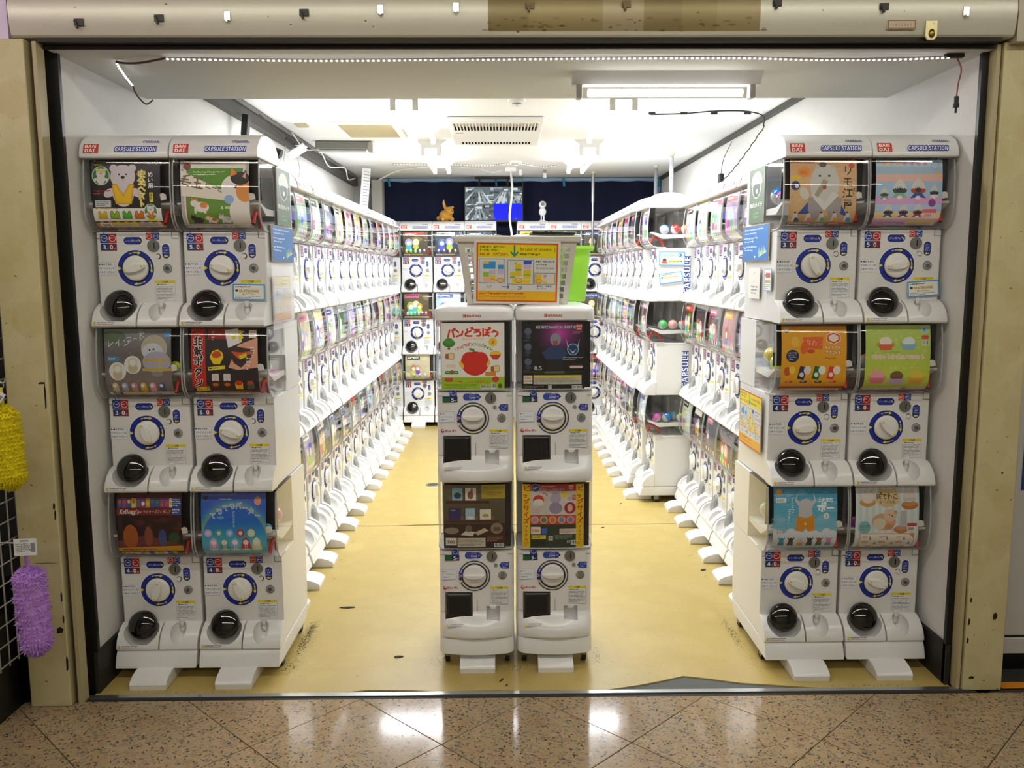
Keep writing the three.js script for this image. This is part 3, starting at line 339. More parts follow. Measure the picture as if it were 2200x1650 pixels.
card('shark', (g) => {
  ['#bcd4e4', '#a8c4dc', '#e8bcb4', '#a8c8e4', '#a8cce4', '#dcacd8', '#b4ccec', '#f0d8a8', '#e0b0dc', '#c890cc'].forEach((c, i) => { R(g, 0, i * 52, PW, 54, c); for (let k = 0; k < 24; k++) E2(g, k * 20, i * 52, 11, 7, c); }); for (let i = 0; i < 7; i++) E2(g, 60 + i * 48, 26, 16, 14, pick(['#e89a9a', '#9ab4e0', '#e8b48a', '#d89ac8'])); E2(g, 416, 34, 28, 32, '#b8cce8', '#8aa8d8', 4); PG(g, [[420, 92], [456, 84], [440, 108]], '#e8c03a');
  const hood = (x, y, s, a, b) => { PG(g, [[x - s, y + s * 0.2], [x - s * 0.8, y - s * 0.7], [x, y - s * 1.6], [x + s * 0.8, y - s * 0.7], [x + s, y + s * 0.2]], '#d8d6d2'); E2(g, x, y + s * 0.15, s, s * 0.5, a); for (let k = -3; k <= 3; k++) PG(g, [[x + k * s * 0.26 - s * 0.1, y - s * 0.28], [x + k * s * 0.26 + s * 0.1, y - s * 0.28], [x + k * s * 0.26, y]], '#f4f2ee'); E2(g, x, y + s * 0.1, s * 0.4, s * 0.3, '#3a3c48'); PG(g, [[x - s * 1.1, y + s * 1.2], [x - s * 0.5, y + s * 0.5], [x + s * 0.5, y + s * 0.5], [x + s * 1.1, y + s * 1.2], [x, y + s]], b); E2(g, x, y + s * 1.1, s * 0.36, s * 0.26, '#efece8'); };
  hood(62, 236, 30, '#4a5044', '#7aa894'); hood(170, 204, 50, '#3c5048', '#8ab89c'); hood(300, 204, 52, '#b0503c', '#3c4c9a'); hood(414, 224, 32, '#4a3050', '#e8e4e2'); hood(96, 356, 34, '#3c4460', '#3f7480'); hood(204, 356, 34, '#4c3c6c', '#6c5490'); hood(306, 356, 34, '#6c3c4c', '#a04c58');
  E2(g, 402, 298, 26, 26, '#8a4a9a'); RR(g, 336, 340, 100, 32, 6, '#e0707c'); RR(g, 336, 366, 100, 30, 4, '#f0dcd8'); T(g, '500', 356, 392, 28, '#d87484'); R(g, 0, 440, PW, 72, '#b478b8'); R(g, 240, 428, 214, 20, '#e6cf3a'); R(g, 240, 448, 214, 60, '#d4c8bc'); fine(g, 10, 446, 210, 50, 4, '#e8d8ec', 0.8); barcode(g, 150, 470, 84, 34); fine(g, 246, 452, 200, 50, 4, '#776', 0.7);
});
card('snack', (g) => {
  R(g, 0, 0, PW, PH, '#e2a21c'); R(g, 0, 0, PW, 10, '#b8682a'); E2(g, 36, 34, 18, 16, '#3a3a3a'); E2(g, 36, 28, 18, 8, '#d8d8d4'); PG(g, [[326, 66], [372, 46], [422, 64], [424, 104], [376, 126], [328, 108]], '#d8482a', '#f4e4cc', 5); PG(g, [[340, 72], [374, 58], [408, 72], [410, 98], [376, 112], [342, 100]], '#eedcd4'); PG(g, [[150, 80], [300, 76], [292, 164], [180, 150]], '#e0642a'); J(g, '種の', 176, 92, 40, '#f0a878', { lw: 0.12, rot: 0.05 }); for (let i = 0; i < 26; i++) E2(g, rnd() * PW, rr(30, 440), 3, 2, pick(['#b8541c', '#f0c83a']));
  E2(g, 100, 110, 30, 36, '#e8b83a', null, 0, -0.4); E2(g, 164, 150, 26, 44, '#e0641c', null, 0, 0.2); E2(g, 80, 206, 46, 42, '#1c2c5a'); fine(g, 50, 180, 62, 54, 4, '#f0ece0', 0.9); E2(g, 212, 174, 28, 14, '#d0502a');
  J(g, 'キャラクター', 312, 138, 22, '#f6efe0', { lw: 0.16, edge: '#c0562a', ew: 0.18 }); J(g, 'マスコット', 316, 170, 23, '#f6efe0', { lw: 0.16, edge: '#c0562a', ew: 0.18 }); fine(g, 316, 214, 120, 18, 1, '#8a4a1c');
  [['#c8502a', '#e8d03a'], ['#2a2c48', '#dcdcdc'], ['#1c6a34', '#e8ece8'], ['#d8402c', '#efe0dc']].forEach(([a, b], i) => { const x = 60 + i * 106; g.save(); g.translate(x, 300); g.rotate(i ? 0.25 : 0); if (i) { R(g, -34, -20, 50, 88, a); E2(g, 24, -4, 26, 30, b); E2(g, -8, 36, 16, 16, b); } else { E2(g, -16, 10, 24, 30, a); E2(g, 20, 0, 22, 28, b); } g.restore(); RR(g, x - 26, 374, 52, 16, 8, ['#c8502a', '#3a3a3a', '#3a3a2a', '#c0402a'][i]); fine(g, x - 18, 377, 36, 10, 1, '#f4ead8', 0.9); });
  R(g, 0, 420, PW, 24, '#a82e14'); R(g, 0, 444, PW, 68, '#c8582c'); R(g, 10, 446, 330, 14, '#e6cf3a'); R(g, 10, 460, 330, 40, '#d8cdb4'); fine(g, 14, 464, 320, 32, 3, '#775'); R(g, 350, 450, 96, 52, '#e8e2d4'); T(g, '400', 356, 490, 40, '#1c1c1c', { skew: -0.15 });
});
card('basket', (g) => {
  GR(g, 0, 0, PW, PH, ['#b8cc6c', '#b4cc58', '#c0d048', '#acc83c']); for (let i = 0; i < 80; i++) { g.globalAlpha = 0.35; E2(g, rnd() * PW, rnd() * 440, rr(3, 16), rr(3, 12), pick(['#d8e07c', '#94b840', '#e4e89c'])); } g.globalAlpha = 1;
  // the mascots of this card are left out: only their plain basket cups in the same colours
  const cup = (x, y, s, a, b) => { E2(g, x, y - s * 0.35, s * 0.85, s * 0.6, b); PG(g, [[x - s, y], [x + s, y], [x + s * 0.8, y + s * 0.75], [x - s * 0.8, y + s * 0.75]], a); g.strokeStyle = a; g.lineWidth = 5; for (const d of [-1, 1]) { g.beginPath(); g.ellipse(x + d * s * 1.02, y + 4, s * 0.16, s * 0.22, 0, 0, 6.3); g.stroke(); } };
  cup(146, 130, 52, '#d8623c', '#e8e0dc'); cup(312, 130, 52, '#8cb4d0', '#dce4e8'); cup(90, 356, 56, '#d87888', '#e8a4ac'); cup(232, 364, 56, '#b8a0c0', '#7c5c40'); cup(374, 360, 56, '#d8a03c', '#e0c848');
  J(g, 'バスケットおくるみマスコット', 46, 200, 27, '#e0a0b0', { lw: 0.15, edge: '#f4ece8', ew: 0.2 }); fine(g, 130, 176, 200, 14, 1, '#94a45c', 0.9); RR(g, 402, 12, 54, 40, 4, '#a8ccd8'); T(g, 'K', 414, 46, 36, '#3a84b8'); RR(g, 406, 70, 50, 26, 8, '#c8503c'); barcode(g, 410, 102, 44, 36);
  R(g, 0, 440, PW, 72, '#dcaab0'); R(g, 20, 448, 220, 20, '#e0cc50'); fine(g, 24, 452, 210, 12, 1, '#a8842c'); R(g, 244, 446, 80, 22, '#e8c4c4'); RR(g, 292, 446, 36, 20, 8, '#c84838'); fine(g, 10, 474, 440, 30, 2, '#a8788c', 0.7);
});
card('horned', (g) => {
  GR(g, 0, 0, PW, PH, ['#3a90bc', '#54a8c8', '#6ab4d0', '#b8d0dc', '#c8d4dc']); for (let i = 0; i < 40; i++) { g.globalAlpha = 0.4; E2(g, rnd() * PW, rr(30, 260), rr(20, 50), rr(6, 20), '#8cc4dc'); } g.globalAlpha = 1; for (let i = 0; i < 12; i++) E2(g, i * 44, 320 + (i % 3) * 14, 36, 32, '#d4dce2'); R(g, 0, 330, PW, 182, '#cdd6de'); R(g, 0, 430, PW, 40, '#a8c4d8');
  E2(g, 40, 36, 24, 22, '#d89a4a'); RR(g, 16, 74, 78, 34, 5, '#e4ecf0', '#7a94a8', 2); T(g, '¥400', 22, 100, 26, '#4a5a68', { bold: false }); fine(g, 132, 70, 14, 130, 8, '#eef4f6', 0.95); fine(g, 108, 150, 14, 100, 7, '#eef4f6', 0.95);
  const fig = (x, y, s, a, b) => { for (const d of [-1, 1]) PG(g, [[x + d * s * 0.3, y - s * 0.8], [x + d * s * 0.62, y - s * 1.0], [x + d * s * 0.52, y - s * 1.45], [x + d * s * 0.78, y - s * 0.95], [x + d * s * 0.5, y - s * 0.55]], a); E2(g, x, y - s * 0.62, s * 0.5, s * 0.42, a); PG(g, [[x - s * 0.45, y - s * 0.6], [x + s * 0.45, y - s * 0.6], [x + s * 0.5, y + s * 0.2], [x - s * 0.5, y + s * 0.2]], a); PG(g, [[x - s * 0.6, y + s * 0.05], [x, y + s * 0.3], [x + s * 0.6, y], [x + s * 0.66, y + s * 1.1], [x + s * 0.2, y + s * 1.15], [x, y + s * 0.9], [x - s * 0.2, y + s * 1.15], [x - s * 0.66, y + s * 1.1]], b); };
  fig(236, 190, 104, '#c4c2c4', '#d88c1c'); E2(g, 236, 256, 9, 9, '#e8d4a0'); J(g, '上の空獣', 326, 74, 28, '#f2f4f4', { lw: 0.16 }); J(g, 'ボー', 324, 110, 62, '#f2f4f4', { lw: 0.2 }); E2(g, 390, 200, 22, 22, '#e4eaec'); T(g, '3', 382, 212, 32, '#3a6a80'); J(g, '全', 24, 304, 20, '#d07480', { lw: 0.12 }); T(g, '6', 48, 322, 20, '#d07480'); J(g, '種', 66, 304, 20, '#d07480', { lw: 0.12 });
  [['#3a8cb4', '#2c78a4'], ['#3c3430', '#4c443c'], ['#c4c4c8', '#d8942c'], ['#3a2c34', '#2c2830'], ['#8c4c3c', '#2c7c34'], ['#b48cb4', '#8c78b0']].forEach(([a, b], i) => fig(64 + i * 70, 390, 34, a, b)); R(g, 0, 478, 220, 8, '#23303c'); fine(g, 230, 476, 110, 14, 1, '#778', 0.7); barcode(g, 350, 472, 26, 22);
});
card('bread_cat', (g) => {
  for (let i = 0; i < 20; i++) R(g, i * 24, 0, 24, PH, i % 2 ? '#c4d4d8' : '#d6dedc'); const bun = (x, y, s, a, b) => { E2(g, x, y, s, s * 0.5, a); E2(g, x, y - s * 0.2, s * 0.8, s * 0.32, b); }; 
  bun(90, 110, 60, '#c8924c', '#d8a868'); E2(g, 90, 74, 44, 42, '#dcd0cc'); PG(g, [[58, 46], [62, 20], [84, 38]], '#d4c0b8'); PG(g, [[98, 38], [120, 18], [124, 50]], '#d4c0b8'); bun(400, 130, 62, '#b87840', '#c88c50'); E2(g, 396, 70, 46, 40, '#d8ccc8'); R(g, 352, 80, 90, 20, '#b8c8b8');
  E2(g, 236, 80, 90, 64, '#d0b888'); PG(g, [[166, 40], [176, 4], [210, 24]], '#d0b888'); PG(g, [[264, 24], [298, 4], [308, 42]], '#d0b888'); J(g, 'ぽてねこ', 152, 46, 40, '#5c4428', { lw: 0.15 }); J(g, 'レーメント', 176, 94, 24, '#4c3820', { lw: 0.12 });
  E2(g, 210, 246, 90, 60, '#d0a078'); E2(g, 180, 260, 50, 40, '#d4cdb8'); E2(g, 256, 200, 50, 44, '#d8bca4'); E2(g, 296, 178, 14, 14, '#c8a080'); E2(g, 250, 196, 5, 5, '#3a2c24'); E2(g, 272, 204, 5, 5, '#3a2c24'); E2(g, 250, 282, 34, 20, '#c88c60'); bun(340, 300, 54, '#b47c54', '#c49070'); PG(g, [[330, 280], [334, 170], [376, 164], [384, 280]], '#b4b8bc');
  E2(g, 70, 286, 46, 46, '#7cb4b8'); fine(g, 40, 268, 62, 40, 3, '#2c5c64', 0.9); R(g, 386, 256, 70, 24, '#b83c34'); R(g, 386, 278, 70, 30, '#e4dcd8'); T(g, '300', 392, 304, 26, '#2c2c2c'); 
  R(g, 40, 330, 400, 136, '#e4dcd0'); g.strokeStyle = '#c88c54'; g.lineWidth = 5; g.strokeRect(40, 330, 400, 136); PG(g, [[40, 430], [80, 466], [40, 466]], '#c88c54'); PG(g, [[400, 330], [440, 330], [440, 366]], '#c88c54'); for (let i = 0; i < 3; i++) { const x = 80 + i * 126; bun(x, 394, 26, '#c8986c', '#d8b08c'); bun(x + 40, 440, 26, '#c89470', '#d4ac88'); PG(g, [[x + 26, 376], [x + 34, 344], [x + 48, 376]], '#88849c'); PG(g, [[x + 66, 420], [x + 76, 386], [x + 92, 420]], '#9490a4'); fine(g, x - 20, 346, 40, 18, 2, '#665'); } for (const [x, c] of [[16, '#d8c048'], [180, '#d8b848'], [340, '#585478']]) E2(g, x + 14, 488, 14, 8, c); fine(g, 50, 476, 390, 24, 2, '#776', 0.6);
});
card('apple', (g) => {
  R(g, 0, 0, PW, PH, '#f2f1ea'); J(g, 'パンどろぼう', 42, 40, 64, '#d8331f', { lw: 0.2, arc: (i) => [0.12, 0.05, 0, -0.02, 0, 0.06][i] }); T(g, 'figure collection', PW / 2, 128, 22, '#d8c88a', { align: 'center', bold: false });
  [...'パンどろぼうとりんごかめん'].forEach((ch, i) => J(g, ch, 104 + i * 21, 190 - Math.sin((i + 0.5) / 13 * Math.PI) * 42, 25, i < 6 ? '#c8402c' : i === 6 ? '#3a3a3a' : '#4c8a34', { lw: 0.14 })); E2(g, 58, 156, 46, 30, '#3f8f34'); E2(g, 58, 140, 34, 24, '#4a9c3c'); PG(g, [[52, 180], [64, 180], [68, 204], [46, 204]], '#8a5a2c'); E2(g, 384, 148, 32, 32, '#f0cc2c'); T(g, '4', 374, 162, 36, '#e0662c');
  const loaf = (x, y, s) => { RR(g, x - s * 0.7, y - s * 0.4, s * 1.4, s * 0.9, s * 0.2, '#a8682c'); RR(g, x - s * 0.2, y - s * 0.5, s * 0.9, s, s * 0.2, '#ecd8a4', '#b87a3a', 4); }; loaf(62, 254, 46); loaf(400, 350, 46); RR(g, 326, 372, 80, 36, 8, '#e08a3c'); E2(g, 402, 240, 44, 26, '#f0cc2c'); PG(g, [[360, 244], [446, 244], [420, 280], [384, 280]], '#d0402c');
  E2(g, 250, 310, 100, 92, '#d8281c'); E2(g, 206, 300, 60, 78, '#dc2c1e'); E2(g, 294, 300, 60, 78, '#dc2c1e'); g.strokeStyle = '#5a3a1c'; g.lineWidth = 6; g.beginPath(); g.moveTo(250, 226); g.lineTo(240, 196); g.stroke(); E2(g, 226, 204, 22, 9, '#4a9c3c', null, 0, 0.3); E2(g, 150, 320, 14, 30, '#f0c43c', null, 0, -0.5); E2(g, 350, 310, 12, 26, '#f0c43c', null, 0, 0.4);
  T(g, '¥500', 34, 340, 32, '#d8c27a', { bold: false }); RR(g, 24, 366, 104, 26, 12, '#3f8f34'); T(g, '6', 62, 394, 46, '#d8331f'); fine(g, 32, 372, 30, 14, 1, '#eef'); fine(g, 90, 372, 30, 14, 1, '#eef');
  R(g, 0, 414, PW, 98, '#a2c81e'); RR(g, 24, 420, 60, 30, 6, '#c8543c'); E2(g, 402, 432, 26, 22, '#d0402c'); J(g, 'ニューヒロイン', 196, 438, 22, '#d0402c', { lw: 0.14 }); fine(g, 96, 440, 96, 18, 1, '#d0402c', 0.9); fine(g, 24, 466, 260, 36, 4, '#4c7414', 0.8); barcode(g, 290, 474, 66, 28); barcode(g, 368, 462, 40, 40); E2(g, 436, 482, 16, 18, '#4c6414');
});
card('bust', (g) => {
  R(g, 0, 0, PW, PH, '#101116'); { const q = g.createRadialGradient(280, 80, 10, 280, 90, 190); q.addColorStop(0, '#c844a4'); q.addColorStop(0.45, '#6e2466'); q.addColorStop(1, '#101116'); g.fillStyle = q; g.fillRect(60, 0, 400, 260); } T(g, 'MS MECHANICAL BUST 05', 100, 48, 30, '#d4d2dc', { skew: -0.2, sx: 0.84, edge: '#48485c', ew: 3 }); RR(g, 402, 14, 46, 46, 4, '#a83a2c'); T(g, 'BAN', 406, 36, 20, '#f0dcd8'); T(g, 'DAI', 408, 56, 20, '#f0dcd8'); fine(g, 376, 66, 84, 24, 2, '#d87aa0', 0.9);
  // a plain grey head and shoulders on a stand in place of the figure
  E2(g, 250, 130, 40, 48, '#8c94a8'); R(g, 232, 140, 36, 34, '#b04838'); PG(g, [[150, 230], [220, 176], [290, 176], [340, 240], [310, 280], [180, 280]], '#28406c'); PG(g, [[206, 280], [296, 280], [316, 380], [186, 380]], '#1c1e24'); RR(g, 170, 372, 150, 16, 4, '#5a5c54');
  for (const y of [70, 186, 300]) { E2(g, 46, y, 26, 28, '#5a6478'); E2(g, 46, y + 40, 22, 18, '#3a4658'); fine(g, 14, y + 64, 70, 10, 1, '#889', 0.7); }
  g.strokeStyle = '#6ab4e4'; g.lineWidth = 7; E2(g, 380, 206, 40, 42, '#1c3a6c', '#8ac4ec', 7); for (const d of [-1, 1]) PG(g, [[380 + d * 30, 190], [380 + d * 52, 120], [380 + d * 40, 190]], '#a8d4f0'); PG(g, [[352, 200], [380, 226], [408, 200], [380, 240]], '#dcecf8'); fine(g, 306, 264, 150, 26, 2, '#d0d4dc', 0.9); T(g, '0.5', 92, 364, 42, '#d4d6dc'); R(g, 10, 376, 440, 4, '#6a7a3c'); RR(g, 356, 330, 100, 20, 10, '#d8d4d0', '#b04a3a', 3);
  R(g, 0, 388, PW, 124, '#16130f'); R(g, 12, 404, 66, 40, '#e4dcd0'); T(g, '500', 18, 436, 30, '#c87a2c'); R(g, 12, 450, 66, 18, '#d8d4cc'); R(g, 86, 402, 360, 16, '#e6cf3a'); R(g, 86, 418, 360, 54, '#c8c4b8'); fine(g, 90, 422, 352, 46, 5, '#665'); barcode(g, 374, 482, 78, 26); barcode(g, 196, 478, 26, 26); fine(g, 12, 484, 160, 20, 2, '#aaa', 0.7);
});
card('books', (g) => {
  R(g, 0, 0, PW, PH, '#5c5440'); GR(g, 0, 0, PW, 320, ['#6a6048', '#544c3a']); R(g, 290, 0, 180, 110, '#b0a030'); T(g, "Leo Lionni's", 300, 34, 27, '#5a5430', { font: 'serif', bold: false }); fine(g, 330, 60, 120, 30, 2, '#8a5a2c', 0.9); 
  for (const [y, x0, x1] of [[128, 20, 350], [282, 20, 420]]) { R(g, x0, y, x1 - x0, 22, '#4a2c1e'); R(g, x0, y - 4, x1 - x0, 6, '#6a4430'); }
  const bk = (x, y, w, h, c, d) => { R(g, x - 5, y, w + 8, h, '#2c2820'); R(g, x, y, w, h, c); d(); }; bk(66, 26, 80, 98, '#88b8d0', () => E2(g, 108, 86, 28, 24, '#2c3438')); bk(166, 26, 84, 98, '#e4e4dc', () => { E2(g, 206, 82, 22, 32, '#8c5c40'); E2(g, 216, 48, 8, 22, '#8c5c40'); }); bk(46, 184, 84, 96, '#34306c', () => fine(g, 54, 196, 60, 16, 1, '#d8c85a')); bk(166, 186, 76, 92, '#a4c4d4', () => E2(g, 204, 262, 26, 12, '#e4e4e0')); bk(276, 196, 86, 82, '#e2dfd4', () => E2(g, 320, 246, 24, 14, '#b89a34')); for (const [x, y] of [[52, 108], [258, 104], [140, 264], [252, 266], [376, 268]]) E2(g, x, y, 10, 18, '#6c6454');
  R(g, 0, 310, PW, 100, '#3c241a'); E2(g, 60, 366, 56, 26, '#8a8474'); PG(g, [[130, 400], [170, 364], [240, 376], [220, 410]], '#d0ccc0'); E2(g, 190, 350, 26, 28, '#6a6254'); PG(g, [[236, 380], [310, 346], [344, 366], [260, 404]], '#c0b498'); E2(g, 404, 350, 46, 44, '#8c7c64'); R(g, 380, 340, 50, 30, '#5c4c3c');
  R(g, 0, 410, PW, 102, '#2a1a14'); R(g, 14, 424, 84, 60, '#dcd8cc'); T(g, '500', 26, 470, 36, '#222'); R(g, 104, 424, 214, 74, '#c8c0ac'); fine(g, 110, 430, 200, 62, 6, '#554'); R(g, 326, 410, 136, 50, '#4a241a'); fine(g, 332, 416, 122, 38, 3, '#d8ac8c', 0.8); barcode(g, 384, 468, 76, 32);
});
card('big_size', (g) => {
  R(g, 0, 0, PW, PH, '#c9c4be'); R(g, 60, 0, 350, 56, '#b42c22'); for (let i = 0; i < 50; i++) { g.globalAlpha = 0.25; E2(g, rr(60, 410), rr(56, 240), rr(10, 50), rr(10, 40), '#dcd8d2'); } g.globalAlpha = 1; E2(g, 100, 30, 34, 30, '#283c78', '#d8d8d8', 3); fine(g, 80, 18, 40, 26, 2, '#f0f0f0', 1); fine(g, 150, 10, 150, 18, 1, '#f0c8b8', 0.9); J(g, 'ガシャっとコレクト', 134, 32, 21, '#2c3a8c', { lw: 0.17, edge: '#f0d8d0', ew: 0.16 }); RR(g, 350, 4, 42, 40, 4, '#c83a30'); T(g, 'BAN', 354, 22, 17, '#f4e4e0'); T(g, 'DAI', 355, 40, 17, '#f4e4e0');
  // the mascots of this card are left out: plain round toys in the same colours
  E2(g, 124, 128, 42, 42, '#c8342a'); E2(g, 124, 144, 40, 26, '#e4e0dc'); g.strokeStyle = '#b83a30'; g.lineWidth = 6; g.beginPath(); g.arc(160, 100, 30, -1.8, -0.3); g.stroke(); E2(g, 254, 110, 40, 46, '#b0a4bc'); E2(g, 254, 190, 50, 46, '#9c90ac'); E2(g, 320, 84, 26, 24, '#e4cc3a'); E2(g, 364, 116, 22, 16, '#b8b0c0'); R(g, 382, 86, 44, 40, '#c85a4a'); fine(g, 386, 92, 36, 28, 2, '#f4e4e0'); E2(g, 364, 190, 44, 46, '#a82c24'); E2(g, 364, 190, 20, 30, '#dcb8b4'); fine(g, 70, 190, 80, 40, 3, '#c88a7a', 0.8);
  R(g, 60, 246, 350, 74, '#c8482c'); ['#b08cb8', '#4a8c64', '#d8702c', '#6a8cc0', '#8a7cb4'].forEach((c, i) => { E2(g, 96 + i * 68, 284, 30, 30, '#d8b09c'); E2(g, 96 + i * 68, 286, 20, 22, c); });
  R(g, 60, 320, 350, 192, '#2c3c2c'); R(g, 66, 340, 74, 58, '#e8e0d4'); T(g, '500', 74, 384, 34, '#c8502c'); R(g, 148, 352, 40, 46, '#3a6ac0'); R(g, 284, 356, 130, 42, '#d8d0c8'); fine(g, 288, 360, 120, 34, 3, '#a43'); R(g, 70, 406, 110, 30, '#e0c83a'); fine(g, 74, 410, 100, 22, 2, '#443'); barcode(g, 200, 414, 34, 34); R(g, 66, 450, 110, 44, '#1c241c'); T(g, 'ST', 340, 470, 26, '#e4e8e4'); barcode(g, 372, 448, 60, 36); fine(g, 250, 404, 150, 36, 4, '#a8c4a0', 0.8);
  for (const x of [0, 410]) { R(g, x, 0, 60, PH, '#e4c41e'); J(g, 'ビッグサイズ', x + 8, 14, 44, '#c8341f', { vert: 1, lw: 0.15, step: 1.16 }); J(g, 'アイテム', x + 16, 330, 28, '#c8341f', { vert: 1, lw: 0.14, step: 1.1 }); fine(g, x + 14, 458, 34, 40, 3, '#c8542a', 0.9); }
});
// cards of the far machines: 64 small designs on one sheet
const SMALLS = canvas(2048, 2048);
{
  const g = SMALLS.getContext('2d'), hue = () => Math.floor(rnd() * 360);
  for (let i = 0; i < 64; i++) {
    const x = (i % 8) * 256, y = Math.floor(i / 8) * 256, h = pick([20, 35, 45, 200, 215, 225, 260, 280, 330, 350, 100, hue()]), dark = rnd() < 0.4, c = (s, l, d = 0) => `hsl(${(h + d) % 360},${s}%,${l}%)`;
    g.save(); g.beginPath(); g.rect(x, y, 256, 256); g.clip(); g.translate(x, y); R(g, 0, 0, 256, 256, c(rr(10, 45), dark ? 24 : rr(62, 88)));
    for (let k = 0; k < 8; k++) { g.globalAlpha = 0.5; E2(g, rr(0, 256), rr(0, 180), rr(20, 60), rr(12, 40), c(rr(15, 55), dark ? rr(15, 50) : rr(55, 92), rr(-40, 60))); } g.globalAlpha = 1;
    const n = 1 + Math.floor(rnd() * 3); for (let k = 0; k < n; k++) { const cx = 60 + k * 136 / n + rr(0, 30), cy = rr(90, 130), s = rr(26, 44), col = c(rr(25, 65), rr(45, 85), pick([0, 30, 180, 200, 330])); E2(g, cx, cy, s, s, col); E2(g, cx, cy + s * 1.2, s * 0.8, s * 0.7, c(60, 55, pick([20, 140, 220]))); E2(g, cx, cy + 4, s * 0.6, s * 0.5, '#f0e4da'); }
    R(g, 20, 14, rr(120, 210), 30, pick(['#e8442c', '#f4f0e6', '#2a4cb0', '#f0cc2c', '#202024', '#d8508c'])); fine(g, 26, 18, 180, 22, 1, pick(['#fff', '#ffe', '#223']), 1);
    const m = 4 + Math.floor(rnd() * 3); for (let k = 0; k < m; k++) { const cx = 24 + k * 224 / m + 14; E2(g, cx, 184, 13, 16, c(rr(40, 85), rr(40, 75), k * 57)); E2(g, cx, 172, 10, 10, '#f0e2d8'); }
    R(g, 0, 210, 256, 46, rnd() < 0.5 ? '#e8e4dc' : c(30, 40)); R(g, 8, 214, 64, 36, '#f4f2ea'); T(g, pick(['300', '400', '500']), 12, 244, 30, '#333'); R(g, 80, 214, 120, 12, '#e6cf3a'); fine(g, 80, 228, 160, 22, 2, '#666'); g.restore();
  }
}
const M_SMALLS = printMat(tex(SMALLS));
const smallRect = (i) => { const c = i % 8, r = Math.floor(i / 8); return [(c + 0.012) / 8, 1 - (r + 0.988) / 8, (c + 0.988) / 8, 1 - (r + 0.012) / 8]; };
// ---------------------------------------------------------------- capsule machines
const M = {
  white: phys(new THREE.Color(0.80, 0.80, 0.79), 0.30, { clearcoat: 0.25, clearcoatRoughness: 0.12 }),
  white2: phys(new THREE.Color(0.86, 0.86, 0.86), 0.28, { clearcoat: 0.3, clearcoatRoughness: 0.1 }),
  knob: phys(new THREE.Color(0.84, 0.835, 0.81), 0.35),
  shell: std(new THREE.Color(0.74, 0.74, 0.73), 0.5),
  clear: phys(0xffffff, 0.03, { transmission: 1, thickness: 0, ior: 1.45 }),
  rim: phys(new THREE.Color(0.74, 0.76, 0.76), 0.22, { transmission: 0.55, thickness: 0, ior: 1.45 }),
  black: std(0x0b0b0c, 0.45), gloss: phys(0x060607, 0.08, { clearcoat: 1, clearcoatRoughness: 0.04 }),
  smoke: std(0x26272a, 0.2), pale: phys(new THREE.Color(0.62, 0.63, 0.63), 0.12, { transmission: 0.75, thickness: 0, ior: 1.4 }), dark: std(0x1a1a1c, 0.6), seam: std(0x3a3a3a, 0.7), grey: std(0x8b8e90, 0.4),
  steel: std(0xa9abad, 0.3, { metalness: 0.85 }), chrome: std(0xd4d6d8, 0.16, { metalness: 1 }), dull: std(0x8a8c88, 0.4, { metalness: 0.7 }),
  red: std(0xb3251a, 0.4), yellow: std(0xe6cf1c, 0.5), rubber: std(0x111111, 0.8), wheel: std(0x1b1b1b, 0.6), bone: std(0xd9d7cd, 0.5),
};
// --- geometry shared by all machines of the older kind; z = 0 is the face, y = 0 the bottom of the delivery hood
const G = {};
const SCOOP = ball(0.066, 0.070, 0.060, -0.066, 0.076, 0.046), CUP = ball(0.029, 0.052, 0.045, 0.072, 0.058, 0.040);
const HOOD = [[-0.004, 0], [0.070, 0], [0.0755, 0.006], [0.075, 0.014], [0.067, 0.036], [0.051, 0.057], [0.029, 0.073], [0.004, 0.083], [-0.004, 0.083]];
G.body = cut(rbox(0.296, 0.337, 0.40, 0.006, 0, 0.1685, -0.20), SCOOP, CUP);
G.hoodA = cut(prism(HOOD, 0.1555, 0.003).translate(-0.0725, 0, 0.001), SCOOP);
G.hoodB = cut(prism(HOOD, 0.1405, 0.003).translate(0.0800, 0, 0.001), CUP);
G.flap = new THREE.SphereGeometry(0.0545, 32, 20).scale(1, 1, 0.5).rotateX(-0.42).translate(-0.066, 0.081, 0.029);
G.flapPale = new THREE.SphereGeometry(0.052, 28, 18).scale(0.8, 1.05, 0.3).rotateX(-0.25).translate(-0.066, 0.088, 0.012);
G.grip = rbox(0.020, 0.003, 0.003, 0.001, -0.066, 0.050, 0.0665);
G.tongue = slab([[-0.009, 0], [0.009, 0], [0.0055, -0.026], [-0.0055, -0.026]], 0.008, 0.001).translate(0.072, 0.094, 0.004);
G.ring = mapUV(new THREE.CircleGeometry(0.0665, 56), P_RING).translate(-0.012, 0.208, 0.0012);
G.rim = new THREE.TorusGeometry(0.0475, 0.0013, 8, 48).translate(-0.012, 0.208, 0.0022);
G.knob = new THREE.LatheGeometry([[0, 0.0115], [0.030, 0.0112], [0.0405, 0.0095], [0.0445, 0.006], [0.0460, 0]].map(([a, b]) => new THREE.Vector2(a, b)), 48).rotateX(Math.PI / 2);
{ const s = new THREE.Shape(); s.moveTo(-0.038, -0.006); s.bezierCurveTo(-0.02, -0.019, 0.02, -0.019, 0.038, -0.006); s.lineTo(0.038, 0.006); s.bezierCurveTo(0.02, 0.019, -0.02, 0.019, -0.038, 0.006); G.handle = new THREE.ExtrudeGeometry(s, { depth: 0.012, bevelEnabled: true, bevelSize: 0.004, bevelThickness: 0.005, bevelOffset: -0.004, bevelSegments: 3, curveSegments: 8 }).translate(0, 0, 0.008); }
G.mark = [1, -1].map((d) => new THREE.CircleGeometry(0.0062, 3).rotateZ(d > 0 ? 0 : Math.PI).translate(d * 0.031, 0, 0.0256));
